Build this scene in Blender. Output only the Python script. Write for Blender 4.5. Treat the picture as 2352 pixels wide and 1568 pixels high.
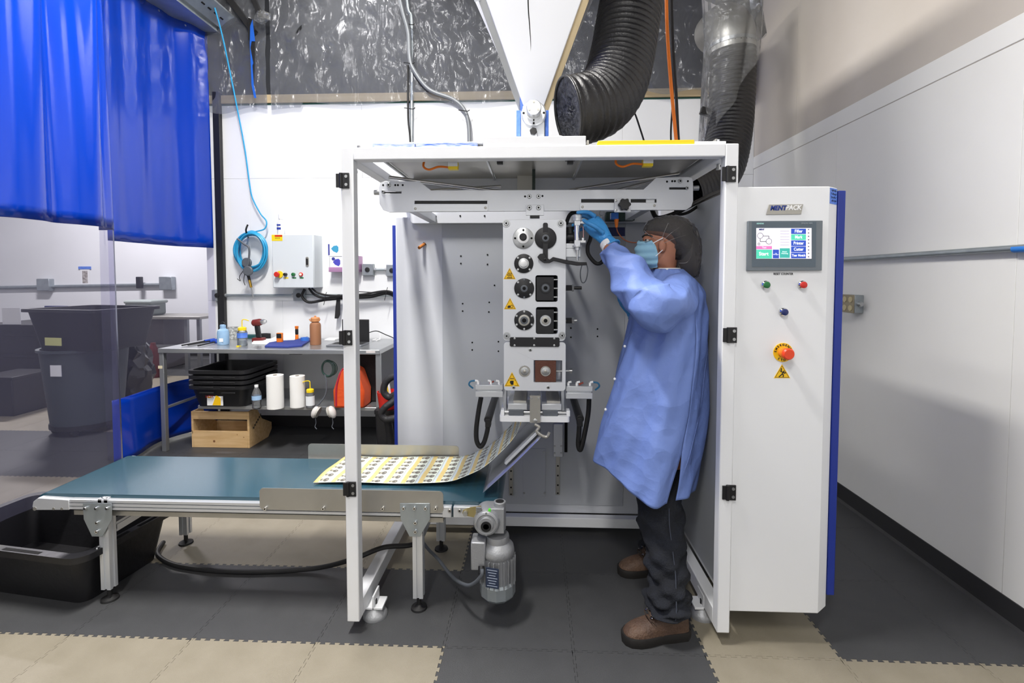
import bpy, bmesh, math, random
from mathutils import Vector, Matrix
from mathutils.geometry import tessellate_polygon
random.seed(7)
R = math.radians
for o in list(bpy.data.objects):
    bpy.data.objects.remove(o, do_unlink=True)
S = bpy.context.scene
C = S.collection

# ------------------------------------------------------------------ camera
W, H, F = 2352.0, 1568.0, 1143.0
PX0, PY0 = 1176.0, 682.0            # principal point (the photo's frame sits a little low on the lens axis)
YAW, PITCH, ROLL = R(2.45), R(2.5), R(0.0)
HC = 1.47
cam_d = bpy.data.cameras.new('camera')
cam = bpy.data.objects.new('camera', cam_d)
C.objects.link(cam)
cam_d.sensor_width = 36.0
cam_d.lens = 36.0 * F / W
cam_d.shift_x = (W / 2 - PX0) / W
cam_d.shift_y = -(H / 2 - PY0) / W
cam_d.clip_start = 0.05
cam.location = (0, 0, HC)
cam.rotation_euler = (R(90) - PITCH, ROLL, YAW)
S.camera = cam
CAMR = cam.rotation_euler.to_matrix()
CAMP = Vector((0, 0, HC))

def ray(px, py):
    return CAMR @ Vector(((px - PX0) / F, -(py - PY0) / F, -1.0))
def aY(px, py, Y):                  # the point on plane y = Y that pixel (px, py) looks at
    d = ray(px, py); return CAMP + d * (Y / d.y)
def aX(px, py, X):
    d = ray(px, py); return CAMP + d * (X / d.x)
def aZ(px, py, Z):
    d = ray(px, py); return CAMP + d * ((Z - HC) / d.z)
def ppm(Y):                         # pixels per metre at depth Y
    return F / Y

# ------------------------------------------------------------------ world, exposure
S.view_settings.view_transform = 'Standard'
S.view_settings.look = 'None'
S.view_settings.gamma = 1.0
S.view_settings.use_curve_mapping = False
S.view_settings.exposure = 0.0
S.cycles.max_bounces = 8; S.cycles.diffuse_bounces = 3; S.cycles.glossy_bounces = 4; S.cycles.transparent_max_bounces = 16
wd = bpy.data.worlds.new('world'); S.world = wd
wd.use_nodes = True
wd.node_tree.nodes['Background'].inputs[0].default_value = (0.80, 0.86, 1.0, 1)
wd.node_tree.nodes['Background'].inputs[1].default_value = 0.015

def area(name, loc, sx, sy, power, aim=None, col=(1.0, 0.965, 0.92), spread=180):
    l = bpy.data.lights.new(name, 'AREA'); l.shape = 'RECTANGLE'
    l.size, l.size_y, l.energy, l.color = sx, sy, power, col
    l.spread = R(spread)
    o = bpy.data.objects.new(name, l); C.objects.link(o)
    o.location = loc
    if aim:
        o.rotation_euler = (Vector(aim) - Vector(loc)).to_track_quat('-Z', 'Y').to_euler()
    return o
# LED fixtures of the hall (their housings are built further down at the same places)
LAMPS = [('lamp_over_machine', (-1.07, 1.76, 4.45), 0.22, 1.1, 255),
         ('lamp_over_bench', (-1.65, 3.75, 4.45), 0.22, 1.1, 36),
         ('lamp_front', (-0.6, -1.35, 4.45), 0.22, 1.1, 108),
         ('lamp_hall_near', (-4.9, 2.6, 4.45), 0.22, 1.1, 70),
         ('lamp_hall_far', (-6.6, 6.6, 4.45), 1.1, 0.22, 280)]
for n, loc, sx, sy, p in LAMPS:
    area(n, loc, sx, sy, p)

# ------------------------------------------------------------------ materials
def srgb(h):
    h = h.lstrip('#'); o = []
    for i in (0, 2, 4):
        c = int(h[i:i + 2], 16) / 255
        o.append(c / 12.92 if c <= 0.04045 else ((c + 0.055) / 1.055) ** 2.4)
    return (*o, 1.0)
M = {}
def mat(name, col, rough=0.5, metal=0.0, noise=None, bump=None, emit=None, coat=0.0, var=None, spec=None, trans=0.0, stretch=None):
    """principled material; var=(scale, amount, hex) mixes a second colour by noise, bump=(scale, strength)"""
    if name in M: return M[name]
    m = bpy.data.materials.new(name); m.use_nodes = True
    nt = m.node_tree; b = nt.nodes['Principled BSDF']
    c = srgb(col) if isinstance(col, str) else col
    b.inputs['Base Color'].default_value = c
    b.inputs['Roughness'].default_value = rough
    b.inputs['Metallic'].default_value = metal
    if coat: b.inputs['Coat Weight'].default_value = coat; b.inputs['Coat Roughness'].default_value = 0.1
    if spec is not None: b.inputs['Specular IOR Level'].default_value = spec
    if trans: b.inputs['Transmission Weight'].default_value = trans
    if emit:
        b.inputs['Emission Color'].default_value = c; b.inputs['Emission Strength'].default_value = emit
    if var or bump:
        tc = nt.nodes.new('ShaderNodeTexCoord'); mp = nt.nodes.new('ShaderNodeMapping')
        nt.links.new(tc.outputs['Object'], mp.inputs['Vector'])
        if stretch: mp.inputs['Scale'].default_value = stretch
    if var:
        n = nt.nodes.new('ShaderNodeTexNoise'); n.inputs['Scale'].default_value = var[0]; n.inputs['Detail'].default_value = 5
        nt.links.new(mp.outputs[0], n.inputs['Vector'])
        rp = nt.nodes.new('ShaderNodeValToRGB'); rp.color_ramp.elements[0].position = 0.35; rp.color_ramp.elements[1].position = 0.7
        nt.links.new(n.outputs['Fac'], rp.inputs['Fac'])
        ml = nt.nodes.new('ShaderNodeMath'); ml.operation = 'MULTIPLY'; ml.inputs[1].default_value = var[1]
        nt.links.new(rp.outputs[0], ml.inputs[0])
        mx = nt.nodes.new('ShaderNodeMix'); mx.data_type = 'RGBA'
        mx.inputs[6].default_value = c; mx.inputs[7].default_value = srgb(var[2])
        nt.links.new(ml.outputs[0], mx.inputs[0]); nt.links.new(mx.outputs[2], b.inputs['Base Color'])
    if bump:
        n2 = nt.nodes.new('ShaderNodeTexNoise'); n2.inputs['Scale'].default_value = bump[0]; n2.inputs['Detail'].default_value = 4
        nt.links.new(mp.outputs[0], n2.inputs['Vector'])
        bp = nt.nodes.new('ShaderNodeBump'); bp.inputs['Strength'].default_value = bump[1]; bp.inputs['Distance'].default_value = 0.01
        nt.links.new(n2.outputs['Fac'], bp.inputs['Height']); nt.links.new(bp.outputs[0], b.inputs['Normal'])
    M[name] = m
    return m

def clear_mat(name, tint, gloss, body=0.0, bodycol='#ffffff', rough=0.08, bump=None, stretch=None, distort=1.2):
    """thin clear plastic film: mostly transparent, a reflecting skin, a little milky body"""
    m = bpy.data.materials.new(name); m.use_nodes = True; nt = m.node_tree
    for n in list(nt.nodes): nt.nodes.remove(n)
    out = nt.nodes.new('ShaderNodeOutputMaterial')
    tr = nt.nodes.new('ShaderNodeBsdfTransparent'); tr.inputs[0].default_value = srgb(tint)
    gl = nt.nodes.new('ShaderNodeBsdfGlossy'); gl.inputs['Roughness'].default_value = rough; gl.inputs[0].default_value = (0.9, 0.92, 0.97, 1)
    df = nt.nodes.new('ShaderNodeBsdfDiffuse'); df.inputs[0].default_value = srgb(bodycol)
    lw = nt.nodes.new('ShaderNodeLayerWeight'); lw.inputs[0].default_value = gloss
    m1 = nt.nodes.new('ShaderNodeMixShader'); m1.inputs[0].default_value = body
    m2 = nt.nodes.new('ShaderNodeMixShader')
    nt.links.new(tr.outputs[0], m1.inputs[1]); nt.links.new(df.outputs[0], m1.inputs[2])
    nt.links.new(lw.outputs['Fresnel'], m2.inputs[0])
    nt.links.new(m1.outputs[0], m2.inputs[1]); nt.links.new(gl.outputs[0], m2.inputs[2])
    nt.links.new(m2.outputs[0], out.inputs[0])
    if bump:
        tc = nt.nodes.new('ShaderNodeTexCoord'); n2 = nt.nodes.new('ShaderNodeTexNoise')
        n2.inputs['Scale'].default_value = bump[0]; n2.inputs['Detail'].default_value = 6; n2.inputs['Distortion'].default_value = distort
        mp = nt.nodes.new('ShaderNodeMapping'); nt.links.new(tc.outputs['Object'], mp.inputs[0]); nt.links.new(mp.outputs[0], n2.inputs['Vector'])
        if stretch: mp.inputs['Scale'].default_value = stretch; mp.inputs['Rotation'].default_value = (0, R(28) if stretch[0] != 1 else 0, 0)
        bp = nt.nodes.new('ShaderNodeBump'); bp.inputs['Strength'].default_value = bump[1]; bp.inputs['Distance'].default_value = 0.03
        nt.links.new(n2.outputs['Fac'], bp.inputs['Height']); nt.links.new(bp.outputs[0], gl.inputs['Normal'])
    M[name] = m
    return m

mat('white_paint', '#e9ebee', 0.42, bump=(900, 0.04))
mat('machine_grey', '#c9ccd2', 0.5, bump=(700, 0.06))
mat('panel_grey', '#b4b8be', 0.55, bump=(600, 0.08))
mat('blue_paint', '#17308f', 0.45)
mat('alu', '#d3d6da', 0.38, 0.55, bump=(300, 0.03))
mat('alu_plate', '#dadde2', 0.42, 0.35, bump=(250, 0.03), stretch=(1, 1, 14))
mat('steel', '#b9bbbc', 0.3, 0.85)
mat('steel_dull', '#b6b4ad', 0.42, 0.8, var=(6, 0.35, '#8f8b82'))
mat('galv', '#aab2b6', 0.42, 0.7, var=(14, 0.4, '#878f94'))
mat('chrome', '#dcdcdc', 0.12, 1.0)
mat('cast_alu', '#a3a5a8', 0.5, 0.6, bump=(160, 0.15))
mat('black_plastic', '#141416', 0.45, bump=(300, 0.05))
mat('tub_black', '#17171a', 0.42, bump=(40, 0.12))
mat('black_rubber', '#101012', 0.6)
mat('black_matte', '#1c1c1e', 0.75)
mat('dark_hole', '#060607', 0.9)
mat('grey_plastic', '#5a5f66', 0.5)
mat('wall_white', '#eceef0', 0.55, var=(1.4, 0.25, '#dfe0e0'), bump=(60, 0.03))
mat('wall_lower_right', '#f0f0ed', 0.5, var=(1.2, 0.5, '#e4e3df'), bump=(60, 0.03))
mat('wall_upper_right', '#cdc6bd', 0.6, var=(1.1, 0.7, '#bfb6ac'), bump=(40, 0.05))
mat('insulation_dark', '#303236', 0.8, var=(3, 0.6, '#222428'))
mat('timber', '#c8b48f', 0.7, var=(5, 0.5, '#a98f66'), stretch=(0.3, 6, 6))
mat('pine', '#d9b888', 0.65, var=(7, 0.6, '#b98f58'), bump=(50, 0.1), stretch=(0.6, 5, 6))
mat('pine_knot', '#7a5230', 0.7)
mat('tile_dark', '#414244', 0.5, var=(9, 0.5, '#38393b'), bump=(420, 0.25))
mat('tile_tan', '#8d8676', 0.5, var=(7, 0.5, '#7b7463'), bump=(420, 0.25))
mat('slab', '#2c2c2d', 0.8)
mat('baseboard', '#2b2b2d', 0.55)
mat('belt', '#2b4d5b', 0.16, bump=(500, 0.03), coat=0.25)
mat('curtain_blue', '#0437aa', 0.17, bump=(5, 0.10), spec=0.6, stretch=(1, 1, .2))
mat('orange', '#e9791a', 0.45)
mat('yellow', '#f2d21c', 0.45)
mat('sign_yellow', '#f6c40e', 0.45)
mat('red', '#c8281e', 0.35)
mat('green', '#1d6a37', 0.35)
mat('navy', '#1d2a63', 0.3)
mat('tape_blue', '#4a78d8', 0.6, var=(40, 0.5, '#7da0ea'))
mat('ink', '#151515', 0.6)
mat('white_plastic', '#f0f1f2', 0.4)
mat('brown_block', '#5a3223', 0.6, bump=(120, 0.2))
clear_mat('vinyl', '#e4e3ee', 0.055, 0.06, '#bdbde6', 0.16, bump=(5.0, 0.22), stretch=(1, 1, .08), distort=.4)
clear_mat('poly_sheet', '#c9ccd2', 0.25, 0.10, '#e8ecf4', 0.2, bump=(3.2, 0.75), stretch=(1.6, 1, .55), distort=2.2)
clear_mat('poly_wrap', '#dfe1e4', 0.22, 0.13, '#d8d8d4', 0.25, bump=(8, 0.4))
clear_mat('clear_bottle', '#e8eef2', 0.35, 0.10, '#ffffff', 0.05)

# ------------------------------------------------------------------ mesh builder
def crumple(m, scale, strength, dist, stretch=(1, 1, 1), warp=.25, node=None):
    """crisp facets and creases of crumpled film or cloth, as bump under the shader's normal"""
    nt = m.node_tree; N = nt.nodes.new; L = nt.links.new
    tc = N('ShaderNodeTexCoord'); mp = N('ShaderNodeMapping'); mp.inputs['Scale'].default_value = stretch
    no = N('ShaderNodeTexNoise'); no.inputs['Scale'].default_value = 3; ad = N('ShaderNodeVectorMath'); ad.operation = 'MULTIPLY_ADD'
    L(tc.outputs['Object'], no.inputs['Vector']); L(no.outputs['Color'], ad.inputs[0]); ad.inputs[1].default_value = (warp,) * 3
    L(tc.outputs['Object'], ad.inputs[2]); L(ad.outputs[0], mp.inputs[0])
    vo = N('ShaderNodeTexVoronoi'); vo.inputs['Scale'].default_value = scale; L(mp.outputs[0], vo.inputs['Vector'])
    v2 = N('ShaderNodeTexVoronoi'); v2.inputs['Scale'].default_value = scale * 2.7; L(mp.outputs[0], v2.inputs['Vector'])
    mx = N('ShaderNodeMath'); mx.operation = 'MULTIPLY_ADD'; L(v2.outputs['Distance'], mx.inputs[0]); mx.inputs[1].default_value = .3; L(vo.outputs['Distance'], mx.inputs[2])
    bp = N('ShaderNodeBump'); bp.inputs['Strength'].default_value = strength; bp.inputs['Distance'].default_value = dist
    L(mx.outputs[0], bp.inputs['Height'])
    for nd in nt.nodes:
        if nd.type in ('BSDF_PRINCIPLED', 'BSDF_GLOSSY'):
            if nd.inputs['Normal'].is_linked: L(nd.inputs['Normal'].links[0].from_socket, bp.inputs['Normal'])
            L(bp.outputs[0], nd.inputs['Normal'])
    return m
crumple(M['poly_sheet'], 3.4, .8, .10, (1.5, 1, .6), .35)
crumple(M['poly_wrap'], 6, .6, .05)

class B:
    def __init__(s): s.v = []; s.f = []; s.uv = None
    def add(s, v, f):
        n = len(s.v); s.v += [tuple(p) for p in v]; s.f += [tuple(i + n for i in q) for q in f]; return s
    def box(s, x0, x1, y0, y1, z0, z1):
        v = [(x, y, z) for z in (z0, z1) for y in (y0, y1) for x in (x0, x1)]
        return s.add(v, [(0, 2, 3, 1), (4, 5, 7, 6), (0, 1, 5, 4), (2, 6, 7, 3), (0, 4, 6, 2), (1, 3, 7, 5)])
    def obox(s, c, ax, ay, az, hx, hy, hz):        # oriented box
        c, ax, ay, az = map(Vector, (c, ax, ay, az)); v = []
        for k in (-1, 1):
            for j in (-1, 1):
                for i in (-1, 1): v.append(c + ax * hx * i + ay * hy * j + az * hz * k)
        return s.add(v, [(0, 2, 3, 1), (4, 5, 7, 6), (0, 1, 5, 4), (2, 6, 7, 3), (0, 4, 6, 2), (1, 3, 7, 5)])
    def bar(s, p0, p1, w, h, up=(0, 0, 1)):        # square bar from p0 to p1
        p0, p1 = Vector(p0), Vector(p1); d = (p1 - p0); L = d.length; d.normalize()
        u = Vector(up); a = d.cross(u)
        if a.length < 1e-4: a = d.cross(Vector((1, 0, 0)))
        a.normalize(); b = a.cross(d).normalized()
        return s.obox((p0 + p1) / 2, d, a, b, L / 2, w / 2, h / 2)
    def cyl(s, p0, p1, r, r2=None, n=20, cap=True):
        p0, p1 = Vector(p0), Vector(p1); r2 = r if r2 is None else r2
        d = (p1 - p0).normalized(); a = d.orthogonal().normalized(); b = d.cross(a)
        v = []
        for p, q in ((p0, r), (p1, r2)):
            for i in range(n):
                t = 2 * math.pi * i / n; v.append(p + a * q * math.cos(t) + b * q * math.sin(t))
        f = [(i, (i + 1) % n, n + (i + 1) % n, n + i) for i in range(n)]
        if cap: f += [tuple(reversed(range(n))), tuple(range(n, 2 * n))]
        return s.add(v, f)
    def lathe(s, prof, c=(0, 0, 0), axis='z', n=24, cap=True, sq=None):   # prof: (r, h)
        c = Vector(c); v = []
        for r, h in prof:
            for i in range(n):
                t = 2 * math.pi * i / n; x, y = r * math.cos(t), r * math.sin(t)
                p = {'z': (x, y, h), 'y': (x, h, -y), 'x': (h, x, y)}[axis] if isinstance(axis, str) else None
                if p is None:
                    d = Vector(axis).normalized(); a = d.orthogonal().normalized(); b = d.cross(a)
                    p = d * h + a * x + b * y
                v.append(c + Vector(p))
        f = []
        for k in range(len(prof) - 1):
            for i in range(n):
                j = (i + 1) % n; f.append((k * n + i, k * n + j, (k + 1) * n + j, (k + 1) * n + i))
        if cap:
            f.append(tuple(reversed(range(n)))); m = (len(prof) - 1) * n; f.append(tuple(range(m, m + n)))
        return s.add(v, f)
    def tube(s, pts, r, n=10, sub=6, cap=True, closed=False):
        pts = [Vector(p) for p in pts]; rr = r if callable(r) else (lambda t: r)
        if sub > 1 and len(pts) > 2: pts = spline(pts, sub, closed)
        m = len(pts); v = []; a = None
        for i, p in enumerate(pts):
            if closed: d = pts[(i + 1) % m] - pts[i - 1]
            else: d = pts[min(i + 1, m - 1)] - pts[max(i - 1, 0)]
            d.normalize()
            a = d.orthogonal().normalized() if a is None else (a - d * a.dot(d)).normalized()
            b = d.cross(a); q = rr(i / max(1, m - 1))
            for k in range(n):
                t = 2 * math.pi * k / n; v.append(p + a * q * math.cos(t) + b * q * math.sin(t))
        f = []
        for i in range(m if closed else m - 1):
            for k in range(n):
                j = (k + 1) % n; i2 = (i + 1) % m
                f.append((i * n + k, i * n + j, i2 * n + j, i2 * n + k))
        if cap and not closed: f += [tuple(reversed(range(n))), tuple(range((m - 1) * n, m * n))]
        return s.add(v, f)
    def prism(s, poly, a0, a1, axis='y', holes=()):
        """poly: 2-D outline. axis y: (x,z); axis z: (x,y); axis x: (y,z); extruded from a0 to a1"""
        loops = [list(poly)] + [list(h) for h in holes]
        def P(p, a): return {'y': (p[0], a, p[1]), 'z': (p[0], p[1], a), 'x': (a, p[0], p[1])}[axis]
        flat = [p for l in loops for p in l]; N = len(flat)
        if holes: tris = [tuple(t) for t in tessellate_polygon([[Vector((p[0], p[1], 0)) for p in l] for l in loops])]
        else: tris = [tuple(range(N))]
        v = [P(p, a0) for p in flat] + [P(p, a1) for p in flat]
        f = [t for t in tris] + [tuple(i + N for i in reversed(t)) for t in tris]
        k = 0
        for l in loops:
            n = len(l)
            for i in range(n):
                j = (i + 1) % n; f.append((k + i, k + j, N + k + j, N + k + i))
            k += n
        return s.add(v, f)
    def ell(s, c, rx, ry, rz, nu=20, nv=12, fn=None):
        c = Vector(c); v = [c + Vector((0, 0, rz))]; f = []
        for j in range(1, nv):
            ph = math.pi * j / nv
            for i in range(nu):
                t = 2 * math.pi * i / nu
                v.append(c + Vector((rx * math.sin(ph) * math.cos(t), ry * math.sin(ph) * math.sin(t), rz * math.cos(ph))))
        v.append(c - Vector((0, 0, rz))); L = len(v) - 1
        for i in range(nu):
            f.append((0, 1 + i, 1 + (i + 1) % nu)); f.append((L, L - nu + (i + 1) % nu, L - nu + i))
        for j in range(nv - 2):
            for i in range(nu):
                a = 1 + j * nu + i; b_ = 1 + j * nu + (i + 1) % nu; f.append((a, a + nu, b_ + nu, b_))
        return s.add(v, f)
    def grid(s, fn, nu, nv, wrap=False):            # fn(u, v) -> point
        v = [fn(i / nu, j / nv) for j in range(nv + 1) for i in range(nu + (0 if wrap else 1))]
        w = nu if wrap else nu + 1; f = []
        for j in range(nv):
            for i in range(nu):
                k = (i + 1) % w; f.append((j * w + i, j * w + k, (j + 1) * w + k, (j + 1) * w + i))
        return s.add(v, f)
    def loft(s, rings, cap=True):
        n = len(rings[0]); v = [p for r_ in rings for p in r_]; f = []
        for k in range(len(rings) - 1):
            for i in range(n):
                j = (i + 1) % n; f.append((k * n + i, k * n + j, (k + 1) * n + j, (k + 1) * n + i))
        if cap:
            m = (len(rings) - 1) * n; f += [tuple(reversed(range(n))), tuple(range(m, m + n))]
        return s.add(v, f)

def spline(pts, sub, closed=False):
    m = len(pts); out = []
    for i in range(m if closed else m - 1):
        if closed: p0, p1, p2, p3 = pts[i - 1], pts[i], pts[(i + 1) % m], pts[(i + 2) % m]
        else: p0, p1, p2, p3 = pts[max(i - 1, 0)], pts[i], pts[i + 1], pts[min(i + 2, m - 1)]
        for k in range(sub):
            t = k / sub
            out.append(0.5 * ((2 * p1) + (p2 - p0) * t + (2 * p0 - 5 * p1 + 4 * p2 - p3) * t * t + (3 * p1 - p0 - 3 * p2 + p3) * t ** 3))
    if not closed: out.append(pts[-1])
    return out

def circ(cx, cy, r, n=24, rev=False):
    l = [(cx + r * math.cos(2 * math.pi * i / n), cy + r * math.sin(2 * math.pi * i / n)) for i in range(n)]
    return l[::-1] if rev else l
def rrect(x0, x1, y0, y1, r, n=5):
    out = []
    for cx, cy, a in ((x1 - r, y1 - r, 0), (x0 + r, y1 - r, 90), (x0 + r, y0 + r, 180), (x1 - r, y0 + r, 270)):
        for i in range(n + 1):
            t = R(a + 90 * i / n); out.append((cx + r * math.cos(t), cy + r * math.sin(t)))
    return out

def tag(o, label, cat, group=None, kind=None):
    o['label'] = label; o['category'] = cat
    if group: o['group'] = group
    if kind: o['kind'] = kind
    return o
def origin(o):
    v = Vector((0, 0, 0))
    while o is not None: v += o.location; o = o.parent
    return v
def obj(name, b, m, parent=None, loc=None, sharp=35, bevel=0.0, solid=0.0, sub=0, label=None, seg=2):
    me = bpy.data.meshes.new(name)
    L = Vector(loc) if loc is not None else Vector((0, 0, 0))     # object origin in world space
    me.from_pydata([tuple(Vector(p) - L) for p in b.v], [], b.f)
    bm = bmesh.new(); bm.from_mesh(me); bmesh.ops.recalc_face_normals(bm, faces=bm.faces); bm.to_mesh(me); bm.free()
    me.polygons.foreach_set('use_smooth', [True] * len(me.polygons))
    me.set_sharp_from_angle(angle=R(sharp))
    me.materials.append(M[m] if isinstance(m, str) else m)
    o = bpy.data.objects.new(name, me); C.objects.link(o)
    if parent is not None:
        o.parent = parent; o.location = L - origin(parent)
    else: o.location = L
    if bevel:
        md = o.modifiers.new('bevel', 'BEVEL'); md.width = bevel; md.segments = seg; md.limit_method = 'ANGLE'; md.angle_limit = R(40); md.harden_normals = False
    if solid:
        md = o.modifiers.new('solid', 'SOLIDIFY'); md.thickness = solid; md.offset = 0
    if sub:
        md = o.modifiers.new('sub', 'SUBSURF'); md.levels = sub; md.render_levels = sub
    if label: o['label'] = label
    return o
def thing(name, label, cat, loc, group=None):
    o = bpy.data.objects.new(name, None); C.objects.link(o)
    o.location = loc; o.empty_display_size = 0.1
    return tag(o, label, cat, group)
def struct(name, b, m, parent=None, **k):
    o = obj(name, b, m, parent, **k)
    if parent is None: o['kind'] = 'structure'
    return o
def copy_tree(o, parent=None):
    c = o.copy(); C.objects.link(c); c.parent = parent
    for ch in [x for x in bpy.data.objects if x.parent is o]: copy_tree(ch, c)
    return c
def text(name, body, size, m, parent, loc, rot=(R(90), 0, 0), align='CENTER', shear=0.0, bold=0.0, depth=0.0006, sx=1.0, width=None):
    cu = bpy.data.curves.new(name, 'FONT'); cu.body = body; cu.size = size; cu.align_x = align; cu.align_y = 'CENTER'
    cu.shear = shear; cu.offset = bold; cu.extrude = depth; cu.resolution_u = 3
    t = bpy.data.objects.new(name, cu); C.objects.link(t)
    dg = bpy.context.evaluated_depsgraph_get()
    me = bpy.data.meshes.new_from_object(t.evaluated_get(dg))
    bpy.data.objects.remove(t, do_unlink=True); bpy.data.curves.remove(cu)
    me.materials.clear(); me.materials.append(M[m] if isinstance(m, str) else m)
    o = bpy.data.objects.new(name, me); C.objects.link(o)
    if width:
        xs = [v.co.x for v in me.vertices]; sx = width / max(1e-6, max(xs) - min(xs))
    o.scale = (sx, 1, 1); o.rotation_euler = rot
    if parent is not None: o.parent = parent; o.location = Vector(loc) - origin(parent)
    else: o.location = loc
    return o
def poly_px(pts, Y):                # pixels on the plane y = Y -> (x, z)
    return [(p.x, p.z) for p in (aY(px, py, Y) for px, py in pts)]
def X_(px, Y, py=640): return aY(px, py, Y).x
def Z_(py, Y, px=1225): return aY(px, py, Y).z
# ================================================================== STRUCTURE
YW = 4.70          # back wall
XR = 2.015         # right wall
TS = 0.512; TX0 = 0.677; TY0 = 1.90
fl = struct('floor', B().box(-12, XR, -2.0, 9.0, -0.12, -0.012), 'slab')

def tile_mesh():
    n = 13; w = TS / n; t = 0.010; g = 0.0006
    def edge():                      # one dovetailed edge from (0,0) to (TS,0), tabs pointing -y / sockets +y alternately
        pts = []
        for i in range(n):
            x0 = i * w
            pts += [(x0 + w * .30, 0.0), (x0 + w * .20, -t), (x0 + w * .80, -t), (x0 + w * .70, 0.0)]
        return pts
    e = edge()
    out = []
    out.append((g, g))
    for x, y in e: out.append((x, y + g))                       # bottom: tabs out
    out.append((TS - g, g))
    for x, y in e: out.append((TS + y - g, x))                  # right: sockets in
    out.append((TS - g, TS - g))
    for x, y in reversed(e): out.append((x, TS + y - g))        # top: sockets in
    out.append((g, TS - g))
    for x, y in reversed(e): out.append((y + g, x))             # left: tabs out
    b = B().prism(out, -0.012, 0.0, 'z')
    me = bpy.data.meshes.new('floor_tile'); me.from_pydata(b.v, [], b.f)
    bm = bmesh.new(); bm.from_mesh(me); bmesh.ops.recalc_face_normals(bm, faces=bm.faces); bm.to_mesh(me); bm.free()
    me.materials.append(M['tile_dark'])
    return me
TME = tile_mesh()
TM2 = TME.copy(); TM2.materials.clear(); TM2.materials.append(M['tile_tan'])
def tile_is_tan(i, j):
    if j < 0: return i <= -3 or i >= 0
    if j == 0: return i == 0
    if i <= -8: return j in (1, 2, 5, 6, 7, 8, 9)
    if j in (1, 2): return i <= -3
    return False
for j in range(-4, 14):
    for i in range(-24, 3):
        x, y = TX0 + i * TS, TY0 + j * TS
        if y > YW and x > -3.2: continue
        if x > XR: continue
        # only the tiles that the photograph can see
        vis = False
        for cx, cy in ((x, y), (x + TS, y), (x, y + TS), (x + TS, y + TS)):
            if cy < 0.9: continue
            p = CAMR.transposed() @ (Vector((cx, cy, 0)) - CAMP)
            if p.z < -0.3:
                u, v = PX0 - p.x / p.z * F, PY0 + p.y / p.z * F
                if -250 < u < W + 250 and v < H + 220: vis = True
        if not vis: continue
        o = bpy.data.objects.new('floor_tile', TM2 if tile_is_tan(i, j) else TME); C.objects.link(o)
        o.parent = fl; o.location = (x, y, 0)

# back wall: backing and white sheets 4 x 8 ft, joints at 1.22 and 2.44 m
wb = struct('wall_back', B().box(-3.16, XR + .1, YW + 0.012, YW + 0.16, 0, 3.10), 'wall_white')
def sheet(x0, x1, z0, z1, m='wall_white', parent=None, axis='y', a=YW):
    g = 0.0006; b = B()
    if axis == 'y': b.box(x0 + g, x1 - g, a, a + 0.0125, z0 + g, z1 - g)
    else: b.box(a, a + 0.0125, x0 + g, x1 - g, z0 + g, z1 - g)
    return obj('wall_panel', b, m, parent, bevel=0.001, seg=1)
for z0, z1, off in ((0, 1.225, 0.3), (1.225, 2.395, 0.0), (2.395, 3.095, 1.1)):
    xs = [-3.16] + [x for x in (-2.72 + off, -0.28 + off, 2.16 + off) if -3.1 < x < XR] + [XR]
    for a, b_ in zip(xs, xs[1:]): sheet(a, b_, z0, z1, parent=wb)
struct('trim_1', B().box(-3.14, XR, YW - 0.022, YW + 0.012, 3.10, 3.175), 'timber')
struct('trim_2', B().box(-3.14, XR, YW - 0.003, YW + 0.012, 3.085, 3.10), mat('green_edge', '#2c5a50', .6))
struct('wall_upper', B().box(-3.2, XR + .1, YW + 0.02, YW + 0.16, 3.17, 5.4), 'insulation_dark')

# right wall: white sheets below, older beige sheets above, a taped cover strip between
wr = struct('wall_right', B().box(XR + 0.0125, XR + 0.16, -1.5, YW + .16, 0, 5.4), 'wall_white')
for y0, y1 in ((-1.49, -0.27), (-0.27, 0.95), (0.95, 2.17), (2.17, 3.44), (3.44, YW)):
    sheet(y0, y1, 0.0, 2.44, 'wall_lower_right', wr, 'x', XR)
for y0, y1 in ((-1.49, 1.53), (1.53, 3.97), (3.97, YW)): sheet(y0, y1, 2.44, 5.2, 'wall_upper_right', wr, 'x', XR)
struct('trim_3', B().box(XR - 0.0025, XR + 0.003, -1.4, YW, 2.443, 2.55), 'wall_lower_right', bevel=.002)
struct('baseboard_right', B().prism([(XR - 0.022, 0), (XR - 0.008, 0.012), (XR - 0.006, 0.105), (XR, 0.105), (XR, 0)], -1.4, YW - .001, 'y'), 'baseboard')
struct('baseboard_back', B().box(-3.15, XR - .025, YW - 0.006, YW, 0, 0.105), 'baseboard')
# hall beyond the curtain
struct('wall_far', B().box(-12, -3.0, 8.8, 8.95, 0, 5.4), 'wall_white')
struct('wall_left', B().box(-12.1, -12, -2, 8.95, 0, 5.4), 'wall_white')
struct('wall_passage', B().box(-3.14, -3.0, YW + .17, 8.8, 0, 5.4), 'wall_white')
struct('baseboard_far', B().box(-12, -3.14, 8.785, 8.8, 0, 0.12), 'baseboard')
struct('ceiling', B().box(-12.1, XR + .16, -2, 8.95, 5.4, 5.5), 'insulation_dark')
struct('wall_front', B().box(-12, XR + .16, -2.1, -2.0, 0, 5.4), 'wall_white')

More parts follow.
